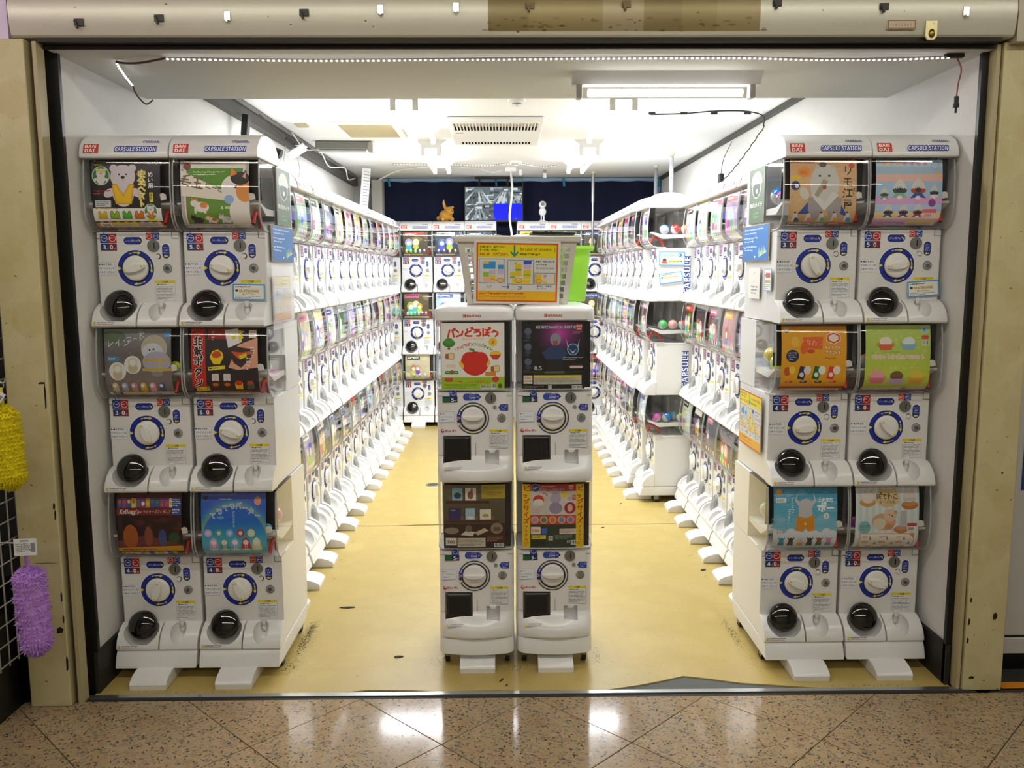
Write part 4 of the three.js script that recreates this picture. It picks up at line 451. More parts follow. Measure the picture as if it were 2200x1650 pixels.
G.slot = cylZ(0.0215, 0.004, 32).translate(0.055, 0.288, 0.002); G.slit = box(0.0035, 0.021, 0.001, 0.058, 0.288, 0.0045);
G.button = cylZ(0.0075, 0.005, 20).translate(0.069, 0.250, 0.0025); G.bezel = new THREE.TorusGeometry(0.0085, 0.0014, 6, 20, Math.PI * 1.3).rotateZ(-1.4).translate(0.0695, 0.250, 0.001);
G.lockRing = new THREE.TorusGeometry(0.0145, 0.0022, 8, 28).translate(0.101, 0.207, 0.001); G.lock = cylZ(0.0095, 0.006, 24).translate(0.101, 0.207, 0.003); G.key = new THREE.TorusGeometry(0.004, 0.0012, 6, 14).translate(0.101, 0.207, 0.0064);
G.notch = [-1, 1].map((d) => merge([box(0.026, 0.0016, 0.001, d * 0.134, 0.314, 0.0004), box(0.0016, 0.022, 0.001, d * 0.122, 0.326, 0.0004)]));
const ST = 0.0009;
G.icons = plate(0.058, 0.033, P_ICONS, -0.105, 0.3145, ST); G.digit = Object.fromEntries(Object.entries(P_DIGIT).map(([k, r]) => [k, plate(0.057, 0.025, r, -0.1045, 0.2835, ST)]));
G.entry = plate(0.066, 0.0272, P_ENTRY, -0.018, 0.306, ST); G.pair = plate(0.047, 0.024, P_PAIR, 0.053, 0.322, ST * 0.8); G.ret = plate(0.027, 0.052, P_RETURN, 0.098, 0.268, ST);
G.guide = plate(0.060, 0.046, P_GUIDE, -0.1165, 0.207, ST); G.caution = plate(0.072, 0.073, P_CAUTION, 0.089, 0.128, ST);

// window: profile from under the head up to the lid
function bubbleLine(y1, inset = 0) { const p = []; for (let k = 0; k <= 9; k++) { const a = -Math.PI / 2 + k / 9 * Math.PI / 2, r = 0.070 - inset; p.push([r * Math.cos(a), 0.409 + r * Math.sin(a)]); } for (let k = 0; k <= 7; k++) { const y = 0.456 + (y1 - 0.456) * k / 7; p.push([0.070 - inset - (0.60 - Math.sqrt(0.36 - (y - 0.456) ** 2)), y]); } return p; }
function strip(line, x0, x1, flipUV = [0, 0, 1, 1]) {   // a sheet that follows a profile line
  const len = [0]; for (let i = 1; i < line.length; i++) len.push(len[i - 1] + Math.hypot(line[i][0] - line[i - 1][0], line[i][1] - line[i - 1][1]));
  const pos = [], uv = [], idx = [], L = len[len.length - 1]; line.forEach(([z, y], i) => { pos.push(x0, y, z, x1, y, z); uv.push(0, len[i] / L, 1, len[i] / L); if (i) { const a = 2 * i - 2; idx.push(a, a + 1, a + 2, a + 1, a + 3, a + 2); } });
  const g = new THREE.BufferGeometry(); g.setAttribute('position', new THREE.Float32BufferAttribute(pos, 3)); g.setAttribute('uv', new THREE.Float32BufferAttribute(uv, 2)); g.setIndex(idx); g.computeVertexNormals(); return mapUV(g, flipUV);
}
function bubble(y1) {
  const line = bubbleLine(y1), side = [-1, 1].map((d) => { const s = new THREE.Shape([[-0.185, 0.339], ...line, [-0.185, y1]].map(([z, y]) => new THREE.Vector2(z, y))); const g = new THREE.ShapeGeometry(s); return (d > 0 ? g.rotateY(-Math.PI / 2) : g.rotateY(-Math.PI / 2)).translate(d * 0.1515, 0, 0); });
  return merge([strip(line, -0.1515, 0.1515), ...side]);
}
G.strip = strip([[0.0770, 0.0065], [0.0768, 0.014], [0.0745, 0.021]], -0.143, -0.022, P_STRIP);
G.win = { top: bubble(0.583), low: bubble(0.599) };
const rimOf = (y1) => [-1, 1].map((d) => tube([[-0.05, 0.339], ...bubbleLine(y1)].map(([z, y]) => [d * 0.1500, y, z - 0.0015]), 0.0032, 26, 6));
G.winRim = { top: rimOf(0.582), low: rimOf(0.598) };
const cardLine = (y0, y1) => bubbleLine(y1, 0.012).filter(([, y]) => y > y0 && y <= y1);
const CARD_W = 0.238;
G.card = { top: strip(cardLine(0.35, 0.579), -0.126, -0.126 + CARD_W), low: strip(cardLine(0.35, 0.594), -0.126, -0.126 + CARD_W) };
G.cardSmall = { top: [], low: [] }; for (let i = 0; i < 64; i++) for (const k of ['top', 'low']) G.cardSmall[k].push(strip(cardLine(0.35, k === 'top' ? 0.579 : 0.594), -0.126, -0.126 + CARD_W, smallRect(i)));
G.back = { top: rbox(0.300, 0.284, 0.213, 0.004, 0, 0.480, -0.2935), low: box(0.300, 0.262, 0.213, 0, 0.469, -0.2935) };
G.tray = prism([[-0.185, 0.400], [-0.03, 0.394], [0.043, 0.429], [0.043, 0.436], [-0.03, 0.420], [-0.185, 0.420]], 0.292);
G.panel = box(0.292, 0.150, 0.003, 0, 0.520, 0.020);  // black sheet added as the shade inside the head, behind the card
G.lever = tube([[0.118, 0.362, 0.045], [0.122, 0.405, 0.02], [0.122, 0.372, -0.03], [0.120, 0.350, -0.04]], 0.007, 20, 6); G.clip = slab([[0, 0.018], [0.010, 0.022], [0.021, 0.018], [0.024, 0], [0.004, -0.004]], 0.006, 0.001).translate(0.109, 0.446, 0.060);
G.hook = [-0.118, 0.100].map((x) => box(0.006, 0.016, 0.004, x, 0.578, 0.040));
const LID = [[-0.213, 0.586], [0.080, 0.586], [0.0835, 0.590], [0.083, 0.603], [0.075, 0.626], [0.055, 0.649], [0.02, 0.667], [-0.03, 0.678], [-0.08, 0.680], [-0.13, 0.674], [-0.175, 0.658], [-0.205, 0.632], [-0.213, 0.612]];
G.lid = prism(LID, 0.306, 0.005);
const lidLine = (y0, y1, off = 0.0016) => { const ref = LID.slice(2, 8), f = (y) => { for (let i = 1; i < ref.length; i++) if (y <= ref[i][1]) { const t = (y - ref[i - 1][1]) / (ref[i][1] - ref[i - 1][1]); return ref[i - 1][0] + t * (ref[i][0] - ref[i - 1][0]); } return ref[ref.length - 1][0]; }; return [0, 0.25, 0.5, 0.75, 1].map((t) => { const y = y0 + (y1 - y0) * t; return [f(y) + off, y + off * 0.6]; }); };
G.logo = strip(lidLine(0.601, 0.633), -0.137, -0.085, P_LOGO); G.word = strip(lidLine(0.602, 0.628), -0.034, 0.122, P_WORD); G.script = strip(lidLine(0.636, 0.648), 0.062, 0.128, P_SCRIPT);
G.skirt = prism([[-0.395, -0.001], [0.070, -0.001], [0.082, -0.020], [0.093, -0.060], [-0.36, -0.060]], 0.299, 0.004);
G.foot = prism([[0, -0.107], [0.172, -0.107], [0.174, -0.088], [0.168, -0.078], [0.145, -0.066], [0.11, -0.058], [0.06, -0.0605], [0, -0.0605]], 0.135, 0.004);
G.fork = merge([box(0.022, 0.030, 0.030, 0, -0.074, 0), cyl(0.012, 0.02, 12).translate(0, -0.068, 0)]); G.wheel = cylX(0.024, 0.018, 20).translate(0, -0.083, -0.008);
const ANG = [0.2, -0.25, -1.1, -0.35, -0.35, -1.1, -1.2, 0.15, 0.1, -1.0, -0.25, -0.2];
// o: pos, turn, tier ('top' | 'mid' | 'low'), price, card material or number, angle, label, group, far
function machine(o) {
  const m = thing('capsule_machine', o.label, 'capsule machine', o.pos, o.turn || 0, o.group), top = o.tier === 'top', k = top ? 'top' : 'low';
  part('body', G.body, M.white, m); part('tray_hood', G.hoodA, M.white, m); part('coin_hood', G.hoodB, M.white, m);
  const fl = o.pale ? part('capsule_flap', G.flapPale, M.pale, m) : part('capsule_flap', G.flap, M.gloss, m); if (!o.far) { part('flap_grip', G.grip, M.smoke, fl); part('coin_tongue', G.tongue, M.white, m); for (const n of G.notch) part('panel_notch', n, M.seam, m); part('hood_sticker', G.strip, M_PRINT, m); }
  part('dial_ring', G.ring, M_PRINT, m); part('dial_rim', G.rim, M.dark, m);
  const d = part('dial', G.knob, M.knob, m, [-0.012, 0.208, 0.002], [0, 0, o.angle ?? rr(-1.5, 1.5)]); part('handle', G.handle, M.knob, d); for (const q of G.mark) part('pointer', q, M.yellow, d);
  const s = part('coin_slot', G.slot, M.dull, m); part('slit', G.slit, M.black, s);
  const b = part('return_button', G.button, M.knob, m); if (!o.far) part('bezel', G.bezel, M.seam, b);
  const l = part('lock', G.lock, M.steel, m); part('lock_ring', G.lockRing, M.grey, l); if (!o.far) part('keyhole', G.key, M.dark, l);
  part('price_icons', G.icons, M_PRINT, m); part('price_digits', G.digit[o.price || 3], M_PRINT, m); part('coin_label', G.entry, M_PRINT, m); part('coin_icons', G.pair, M_PRINT, m);
  part('return_label', G.ret, M_PRINT, m); part('guide_label', G.guide, M_PRINT, m); part('caution_label', G.caution, M_PRINT, m);
  part('back_box', G.back[k], M.white, m); part('capsule_tray', G.tray, M.shell, m); part('shade_panel', G.panel, M.black, m); part('lever', G.lever, M.red, m);
  if (!o.far) { part('card_clip', G.clip, M.bone, m); for (const q of G.hook) part('card_hook', q, M.dull, m); }
  if (o.card != null) typeof o.card === 'number' ? part('display_card', G.cardSmall[k][o.card], M_SMALLS, m) : part('display_card', G.card[k], o.card, m);
  part('window', G.win[k], M.clear, m); for (const r of G.winRim[k]) part('window_rim', r, M.rim, m);
  if (top) { part('lid', G.lid, M.white, m); part('lid_logo', G.logo, M_PRINT, m); part('lid_wordmark', G.word, M_INK, m); part('lid_script', G.script, M_INK, m); }
  if (o.tier === 'low') { part('base_skirt', G.skirt, M.white, m); part('stabiliser_foot', G.foot, M.white, m); for (const [x, z] of [[-0.125, -0.02], [0.125, -0.02], [-0.125, -0.33], [0.125, -0.33]]) { const f = part('caster', G.fork, M.dull, m, [x, 0, z]); part('caster_wheel', G.wheel, M.wheel, f); } }
  return m;
}
const UNIT = 0.602, Y0 = 0.107, TIERS = ['low', 'mid', 'top'], TIER_WORD = ['bottom', 'middle', 'top'];
// --- the four front stands, left pair then right pair, from the bottom up
const FRONT = [
  [-1.375, -0.222, [['cereal', 4, 'brown and red cereal card'], ['raincoat', 3, 'grey rainy raincoat-dog card'], ['bear', 3, 'black card of a bear in yellow vest']]],
  [-1.066, -0.222, [['rainbow', 4, 'blue rainbow card of hooded figures'], ['button', 5, 'black and red emergency button card'], ['fur_beam', 5, 'green card of calico cats']]],
  [1.062, -0.240, [['horned', 4, 'sky blue card of horned figures'], ['snack', 4, 'orange snack packet card'], ['edo', 3, 'tan card of a white bird in a blue coat']]],
  [1.369, -0.240, [['bread_cat', 3, 'pale striped card of cats and buns'], ['basket', 5, 'lime green card of small baskets'], ['shark', 5, 'pastel striped card of shark hoods']]],
];
const ANGLES = [[1.3, 1.9, 0.22], [-1.2, -0.35, -0.28], [-0.4, 0.12, -1.15], [-0.3, -0.8, 0.16]];
const LEAN = [[0.012, 0.006, 0], [0.012, 0.006, 0], [0.002, 0.010, 0.018], [0.002, 0.010, 0.018]];   // the stacks lean a little
FRONT.forEach(([x, z, cards], c) => cards.forEach(([k, price, words], t) => {
  machine({ pos: [x + LEAN[c][t], Y0 + UNIT * t, z], tier: TIERS[t], price, card: CARD[k], angle: ANGLES[c][t], label: `white capsule machine with ${words}, ${TIER_WORD[t]} tier`, group: 'front capsule machines' });
}));
// --- rows inside the shop
const ORD = ['first', 'second', 'third', 'fourth', 'fifth', 'sixth', 'seventh', 'eighth', 'ninth', 'tenth', 'eleventh', 'twelfth', 'thirteenth', 'fourteenth'];
function row(n, at, turn, words, group, skip = () => false, cards = () => Math.floor(rnd() * 64)) {
  for (let c = 0; c < n; c++) for (let t = 0; t < 3; t++) { if (skip(c, t)) continue; const [x, z] = at(c); machine({ pos: [x, Y0 + UNIT * t, z], turn, tier: TIERS[t], price: pick([3, 4, 5]), card: cards(c, t), far: true, pale: turn !== 0, label: `${TIER_WORD[t]}-tier white capsule machine, ${words(c)}`, group }); }
}
row(14, (c) => [-1.122 + 0.004 * c, -0.790 - 0.3185 * c], Math.PI / 2, (c) => `${ORD[c]} from the entrance in the row under the dark cable rail`, 'row under the cable rail');
row(6, (c) => [1.140, -0.812 - 0.3165 * c], -Math.PI / 2, (c) => `${ORD[c]} from the entrance in the short row before the jutting block`, 'short row before the jutting block');
row(8, (c) => c ? [0.888, -3.055 - 0.3165 * (c - 1)] : [0.918, -2.722], -Math.PI / 2, (c) => `${ORD[c]} from the entrance in the jutting block`, 'jutting block of machines');
const BACKX = [-1.192, -0.882, -0.574, -0.266, 0.237, 0.545, 0.853];
row(7, (c) => [BACKX[c], -5.530], 0, (c) => `${ORD[c]} from the cable rail, before the navy curtain`, 'row before the navy curtain');
// ---------------------------------------------------------------- newer rounded machines of the middle stand
function plan(w, zb, zf, r, bow, y) {   // rounded outline seen from above, front towards +z
  const p = [], h = w / 2, add = (x, z) => p.push([x, y, z]); const n = 6;
  for (let k = 0; k <= 3; k++) { const a = Math.PI + k / 3 * Math.PI / 2; add(-h + 0.012 + 0.012 * Math.cos(a), zb + 0.012 + 0.012 * Math.sin(a)); }
  for (let k = 0; k <= 3; k++) { const a = -Math.PI / 2 + k / 3 * Math.PI / 2; add(h - 0.012 + 0.012 * Math.cos(a), zb + 0.012 + 0.012 * Math.sin(a)); }
  for (let k = 0; k <= n; k++) { const a = k / n * Math.PI / 2; add(h - r + r * Math.cos(a), zf - r + r * Math.sin(a)); }
  for (let k = 1; k < 8; k++) { const t = 1 - 2 * k / 8; add(t * (h - r), zf + bow * (1 - t * t)); }
  for (let k = 0; k <= n; k++) { const a = Math.PI / 2 + k / n * Math.PI / 2; add(-h + r + r * Math.cos(a), zf - r + r * Math.sin(a)); }
  return p.reverse();
}
const N = {};
const W2 = 0.284, ZB = -0.36;
N.body = cut(loft([[0.0, 0.026], [0.004, 0.034], [0.014, 0.040], [0.035, 0.040], [0.055, 0.032], [0.075, 0.014], [0.092, 0.002], [0.10, 0], [0.336, 0]].map(([y, f]) => plan(W2, ZB, f, 0.028 + f * 0.5, 0.004 + f * 0.35, y))), box(0.052, 0.054, 0.05, 0.062, 0.090, 0.0), box(0.104, 0.110, 0.03, -0.068, 0.118, 0.0));
N.tab = slab([[-0.013, 0], [0.013, 0], [0.009, -0.011], [-0.009, -0.011]], 0.02, 0.001).translate(0.062, 0.118, 0.006);
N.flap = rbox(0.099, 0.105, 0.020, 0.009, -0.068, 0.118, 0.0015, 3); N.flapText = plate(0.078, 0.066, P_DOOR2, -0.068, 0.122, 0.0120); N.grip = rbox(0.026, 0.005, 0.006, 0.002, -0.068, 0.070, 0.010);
N.ring = mapUV(new THREE.CircleGeometry(0.0610, 56), P_RING2).translate(-0.008, 0.238, 0.0050); N.rim = new THREE.TorusGeometry(0.0458, 0.0011, 8, 48).translate(-0.008, 0.238, 0.0056);
N.knob = new THREE.LatheGeometry([[0, 0.010], [0.034, 0.010], [0.041, 0.0075], [0.0435, 0.003], [0.0440, 0]].map(([a, b]) => new THREE.Vector2(a, b)), 48).rotateX(Math.PI / 2);
{ const s = new THREE.Shape(); s.moveTo(-0.040, 0.004); s.lineTo(0.040, 0.004); s.bezierCurveTo(0.036, -0.02, -0.036, -0.02, -0.040, 0.004); N.handle = new THREE.ExtrudeGeometry(s, { depth: 0.014, bevelEnabled: true, bevelSize: 0.003, bevelThickness: 0.005, bevelOffset: -0.003, bevelSegments: 3, curveSegments: 10 }).translate(0, 0.006, 0.006); }
const S2 = 0.0052;
N.price = plate(0.055, 0.0225, P_PRICE2, -0.092, 0.309, S2 - 0.0016); N.yen = plate(0.027, 0.027, P_YEN2, -0.080, 0.3345, S2 - 0.0016); N.coin = plate(0.068, 0.028, P_COIN2, -0.010, 0.318, S2); N.tag = plate(0.037, 0.0256, P_TAG2, 0.105, 0.278, S2 - 0.0022); N.guide = plate(0.058, 0.0405, P_GUIDE2, -0.105, 0.243, S2 - 0.0022); N.gasha = plate(0.062, 0.0172, P_GASHA, -0.098, 0.191, S2 - 0.0016); N.caution = plate(0.068, 0.069, P_CAUTION, 0.086, 0.160, S2 - 0.0016);
N.strip = mapUV(new THREE.PlaneGeometry(0.105, 0.010), P_STRIP).rotateX(-0.75).translate(-0.062, 0.0580, 0.0400);
N.slot = cylZ(0.0205, 0.005, 32).translate(0.058, 0.314, 0.0045); N.slit = box(0.0035, 0.021, 0.001, 0.061, 0.314, 0.0073); N.button = cylZ(0.007, 0.006, 18).translate(0.073, 0.279, 0.003); N.lock = cylZ(0.0105, 0.006, 24).translate(0.098, 0.238, 0.003); N.lockRing = new THREE.TorusGeometry(0.0145, 0.002, 8, 28).translate(0.098, 0.238, 0.002);
N.seam = merge([box(0.056, 0.0014, 0.001, -0.110, 0.0985, 0.0028), box(0.0014, 0.05, 0.001, 0.002, 0.120, 0.0046), box(0.018, 0.0016, 0.001, -0.128, 0.322, 0.001), box(0.018, 0.0016, 0.001, 0.128, 0.322, 0.001)]);
N.win = loft([[0.338, -0.006, 0.274], [0.345, 0.004, 0.282], [0.36, 0.010, 0.288], [0.598, 0.011, 0.288]].map(([y, f, w]) => plan(w, -0.20, f, 0.034, 0.004, y)), false);
N.winRim = new THREE.TubeGeometry(new THREE.CatmullRomCurve3(plan(0.285, -0.20, 0.009, 0.034, 0.004, 0.346).map((p) => V(...p)), true), 60, 0.0024, 6, true);
N.shelf = box(0.276, 0.004, 0.19, 0, 0.3405, -0.10); N.back = rbox(0.282, 0.262, 0.155, 0.004, 0, 0.469, -0.2825);
N.panel = box(0.250, 0.246, 0.003, 0.006, 0.472, -0.012);  // same added dark sheet: stands for shade inside the rounded head
N.card = (() => { const g = new THREE.PlaneGeometry(0.232, 0.248, 16, 1), p = g.attributes.position; for (let i = 0; i < p.count; i++) p.setZ(i, -0.0045 * (p.getX(i) / 0.116) ** 2); g.computeVertexNormals(); return g.translate(-0.006, 0.4685, 0.0075); })();
N.lid = loft([[0.600, 0.010, 0.288], [0.602, 0.014, 0.292], [0.630, 0.014, 0.292], [0.642, 0.010, 0.286], [0.650, 0.0, 0.268], [0.655, -0.03, 0.21]].map(([y, f, w]) => plan(w, ZB + (0.292 - w) * 0.5, f, 0.034, 0.005, y)));
N.name = plate(0.075, 0.0136, P_NAME2, -0.004, 0.618, 0.0200);
N.skirt = loft([[-0.060, 0.036], [-0.056, 0.042], [-0.022, 0.040], [0, 0.030]].map(([y, f]) => plan(W2 + 0.002, ZB + 0.02, f, 0.045, 0.012, y)));
function roundMachine(o) {
  const m = thing('capsule_machine', o.label, 'capsule machine', o.pos, 0, 'rounded capsule machines of the middle stand');
  part('body', N.body, M.white2, m); const f = part('capsule_flap', N.flap, M.gloss, m); part('painted_relief_letters', N.flapText, M_PRINT, f); part('flap_grip', N.grip, M.gloss, f);
  part('coin_tongue', N.tab, M.white2, m); part('dial_ring', N.ring, M_PRINT, m); part('dial_rim', N.rim, M.dark, m); const d = part('dial', N.knob, M.knob, m, [-0.008, 0.238, 0.005], [0, 0, o.angle]); part('handle', N.handle, M.knob, d);
  const s = part('coin_slot', N.slot, M.dull, m); part('slit', N.slit, M.black, s); part('return_button', N.button, M.grey, m); const l = part('lock', N.lock, M.steel, m); part('lock_ring', N.lockRing, M.grey, l);
  for (const [n, g, q = M_PRINT] of [['price_label', N.price], ['price_icon', N.yen], ['coin_label', N.coin, M_INK], ['return_label', N.tag, M_INK], ['guide_label', N.guide], ['red_wordmark', N.gasha, M_INK], ['caution_label', N.caution], ['hood_sticker', N.strip]]) part(n, g, q, m);
  part('panel_seam', N.seam, M.grey, m); part('capsule_shelf', N.shelf, M.shell, m); part('back_box', N.back, M.white2, m); part('shade_panel', N.panel, M.smoke, m); part('display_card', N.card, o.card, m); part('window', N.win, M.clear, m); part('window_rim', N.winRim, M.rim, m);
  if (o.top) { part('lid', N.lid, M.white2, m); part('lid_wordmark', N.name, M_INK, m); }
  else { part('base_skirt', N.skirt, M.white2, m); part('stabiliser_foot', G.foot, M.white2, m, [0.002, -0.012, -0.098]); for (const [x, z] of [[-0.115, -0.03], [0.115, -0.03], [-0.115, -0.30], [0.115, -0.30]]) { const q = part('caster', G.fork, M.dull, m, [x, -0.012, z]); part('caster_wheel', G.wheel, M.wheel, q); } }
  return m;
}
const CY0 = 0.119, CU = 0.606, CZ = -0.232;
for (const [x, cards] of [[-0.172, [['books', 'olive book shelf card'], ['apple', 'white card of a red apple']]], [0.124, [['big_size', 'red card edged with yellow bands'], ['bust', 'black card with purple glow']]]])
  cards.forEach(([k, words], t) => roundMachine({ pos: [x, CY0 + CU * t, CZ], top: t === 1, card: CARD[k], angle: 0, label: `rounded white capsule machine with ${words}, ${t ? 'upper' : 'lower'} of its stand` }));
// ---------------------------------------------------------------- the room and the arcade
const XL = -1.54, XR = 1.55, ZB_ = -5.985, YC = 2.44, YS = 2.22;
const plaster = repeat(tex(noiseCanvas(512, '#e9e8e4', [[900, 1, 4, ['#dedcd6', '#f2f1ee'], 0.1, 0.35], [60, 10, 40, '#dcd9d0', 0.04, 0.10]])), 1, 1);
const bumpT = repeat(tex(noiseCanvas(512, '#808080', [[5000, 1, 4, ['#6a6a6a', '#989898'], 0.2, 0.6]]), false), 1, 1);
const M_WALL = std(0xffffff, 0.8, { map: plaster, bumpMap: bumpT, bumpScale: 0.0012 });
const M_CEIL = std(new THREE.Color(0.84, 0.84, 0.82), 0.85);
const M_SOFFIT = std(new THREE.Color(0.66, 0.645, 0.60), 0.85, { bumpMap: bumpT, bumpScale: 0.0008 });
const W = (w, h, d, x, y, z) => UV_M(box(w, h, d, x, y, z), 0.6);
struct('wall_left', W(0.12, 2.62, 5.99, XL - 0.06, 1.31, -3.055), M_WALL);
struct('wall_right', W(0.12, 2.62, 5.99, XR + 0.06, 1.31, -3.055), M_WALL);
struct('wall_back', W(3.33, 2.62, 0.12, 0.005, 1.31, ZB_ - 0.06), M_WALL);
struct('ceiling', W(3.33, 0.10, 5.15, 0.005, YC + 0.05, -3.375), M_CEIL);
struct('ceiling_soffit', W(XR - XL, 0.42, 0.80, (XL + XR) / 2, YS + 0.21, -0.40), M_SOFFIT);
for (const [n, x] of [['left', XL + 0.007], ['right', XR - 0.007]]) struct('baseboard_' + n, box(0.014, 0.15, 5.90, x, 0.075, -2.98), std(0x24211d, 0.6));
// vinyl floor in two sheets with a torn front edge and an open joint, over a grey slab
const vin = noiseCanvas(1024, '#b9a25e', [[420, 20, 90, ['#b59e5a', '#c9b472', '#c4ae6c'], 0.05, 0.16], [5200, 0.7, 2.2, ['#b9a25c', '#ddca90', '#a8935a'], 0.15, 0.5], [120, 1, 4, ['#6f6238', '#57503a'], 0.2, 0.6]]);
const M_VINYL = std(0xffffff, 0.34, { map: repeat(tex(vin), 1, 1), bumpMap: bumpT, bumpScale: 0.0006 });
function sheet(pts, th) { const g = new THREE.ExtrudeGeometry(new THREE.Shape(pts.map(([x, z]) => new THREE.Vector2(x, -z))), { depth: th, bevelEnabled: false }); g.rotateX(-Math.PI / 2).translate(0, -th, 0); g.computeVertexNormals(); return UV_M(g, 1.1); }
const edge = [[XL, -0.004], [-1.2, -0.006], [-0.78, -0.010], [-0.66, -0.018], [-0.56, -0.036], [-0.40, -0.030], [-0.30, -0.018], [-0.10, -0.024], [0.05, -0.016], [0.30, -0.020], [0.42, -0.052], [0.52, -0.088], [0.60, -0.122], [0.70, -0.095], [0.80, -0.062], [0.92, -0.044], [1.05, -0.022], [1.12, -0.014], [XR, -0.008]];
const joint = []; for (let i = 0; i <= 26; i++) { const x = XL + (XR - XL) * i / 26; joint.push([x, -2.092 + rr(-0.004, 0.004) - (Math.abs(x + 0.50) < 0.15 ? 0.008 : 0)]); }
struct('floor', W(XR - XL, 0.05, 6.0, (XL + XR) / 2, -0.0295, -3.0), std(0x5d5f5c, 0.8, { bumpMap: bumpT, bumpScale: 0.002 }), undefined, 'grey slab under the vinyl of the shop');
struct('floor_vinyl', sheet([...edge, ...joint.map(([x, z]) => [x, z + 0.006]).reverse()], 0.0045), M_VINYL, undefined, 'yellow vinyl floor sheet with a torn front edge');
struct('floor_vinyl_rear', sheet([...joint.map(([x, z]) => [x, z - (Math.abs(x + 0.45) < 0.2 ? 0.012 : 0.0035)]), [XR, ZB_], [XL, ZB_]], 0.0045), M_VINYL, undefined, 'yellow vinyl floor sheet beyond the joint');
// threshold
struct('trim_1', merge([box(3.20, 0.006, 0.020, 0.005, 0.0005, -0.002), box(3.20, 0.009, 0.006, 0.005, 0.001, 0.012)]), std(0xb9bbbb, 0.25, { metalness: 0.9 }), undefined, 'metal threshold strip of the shutter');
struct('trim_2', box(3.24, 0.004, 0.018, 0.005, -0.0015, 0.023), std(0x26241f, 0.7), undefined, 'dark gap along the threshold');
// granite tiles laid diagonally
const gran = noiseCanvas(1024, '#ad9673', [[1600, 6, 16, ['#b89a78', '#a48462', '#b8a07c', '#b08c72'], 0.3, 0.7], [3800, 3, 9, ['#8b8274', '#938675', '#7d786e', '#b0a08c', '#83796a'], 0.35, 0.85, 1.6], [3400, 2, 6.5, ['#5d5a54', '#6a645a', '#4a4844', '#74706a'], 0.45, 0.9, 1.9], [2600, 1.5, 5.5, ['#262523', '#33302d', '#1f1e1d'], 0.7, 1, 1.9], [1500, 2, 5, ['#c8a07c', '#caa888', '#bf9670'], 0.4, 0.9]]);
const granTex = tex(gran); granTex.wrapS = granTex.wrapT = THREE.RepeatWrapping;
const M_GRAN = [0, 1, 2].map((i) => phys(new THREE.Color(0.90 - i * 0.03, 0.895 - i * 0.035, 0.87 - i * 0.04), 0.10, { map: granTex, specularIntensity: 0.55 }));
const fl = struct('floor_arcade', UV_M(box(8.6, 0.05, 5.6, 0.1, -0.0295, 2.832), 1.1), std(0x4c443a, 0.7), undefined, 'grout bed under the granite tiles of the arcade');
const HD = 0.3055, TG = 0.0022;
function tile(cx, cz, half) { const q = HD - TG; const p = half ? [[cx - q, 0.0325], [cx + q, 0.0325], [cx, cz + q]] : [[cx - q, cz], [cx, cz - q], [cx + q, cz], [cx, cz + q]]; const g = new THREE.ExtrudeGeometry(new THREE.Shape(p.map(([x, z]) => new THREE.Vector2(x, -z))), { depth: 0.004, bevelEnabled: true, bevelSize: 0.0008, bevelThickness: 0.0008, bevelOffset: -0.0008, bevelSegments: 1 }).rotateX(-Math.PI / 2).translate(0, -0.0048, 0); const r = UV_M(g, 1.1), uv = r.attributes.uv, du = rnd(), dv = rnd(); for (let i = 0; i < uv.count; i++) uv.setXY(i, uv.getX(i) + du, uv.getY(i) + dv); return r; }
for (let j = 0; j <= 5; j++) for (let i = -5; i <= 5; i++) part('tile', tile(-0.884 + 0.6110 * i + 0.6110 + (j % 2 ? HD : 0), 0.031 + HD * j, j === 0), pick(M_GRAN), fl);
part('tile_field', UV_M(box(8.6, 0.004, 3.55, 0.1, -0.0025, 3.69), 1.1), M_GRAN[0], fl);
// columns, shutter guides, lintel
const cream = noiseCanvas(512, '#d2c89c', [[300, 10, 60, ['#cfc598', '#bdb07c', '#b9ab70'], 0.05, 0.2], [1500, 0.6, 2, ['#a4965f', '#d8cfa6'], 0.1, 0.4], [40, 1, 4, ['#2e2a1d', '#54492a'], 0.3, 0.8, 2]]);
const M_CREAM = std(0xffffff, 0.42, { map: repeat(tex(cream), 1, 1) });
const C = (w, h, d, x, y, z) => UV_M(rbox(w, h, d, 0.004, x, y, z), 0.7);
const cl = struct('column_left', C(0.140, 2.24, 0.20, -1.652, 1.12, -0.035), M_CREAM, undefined, 'cream painted metal column beside the duster rack');
const cr = struct('column_right', C(0.140, 2.24, 0.20, 1.648, 1.12, -0.085), M_CREAM, undefined, 'cream painted metal column beside the white cabinet');
for (const [col, s, z] of [[cl, -1, 0.045], [cr, 1, 0.0]]) { part('guide_lip', box(0.013, 2.235, 0.05, s * 1.5615 + 0.004, 1.1175, z - 0.02), std(0xb5a980, 0.5), col); part('rust_line', box(0.008, 2.235, 0.03, s * 1.5725 + 0.004, 1.1175, z - 0.018), std(0x4a3216, 0.8), col); part('guide_channel', box(0.094, 2.235, 0.018, s * 1.5790 + 0.004, 1.1175, -0.048), M.black, col); }
const chips = (col, x, z, list) => list.forEach(([dx, y, w, h]) => part('paint_chip', slab([[-w, -h], [w * 0.6, -h * 0.8], [w, h * 0.3], [0, h], [-w * 0.9, h * 0.4]], 0.0008).translate(x + dx, y, z), M.dark, col));
chips(cl, -1.652, 0.0655, [[0.058, 1.10, 0.003, 0.05], [0.05, 1.14, 0.012, 0.004], [0.06, 0.72, 0.004, 0.012], [0.062, 0.69, 0.003, 0.02], [0.05, 0.28, 0.012, 0.012], [0.063, 0.40, 0.003, 0.02], [0.064, 0.32, 0.003, 0.016], [0.066, 0.16, 0.004, 0.03], [-0.02, 0.22, 0.008, 0.004], [0.02, 0.52, 0.04, 0.001]]);
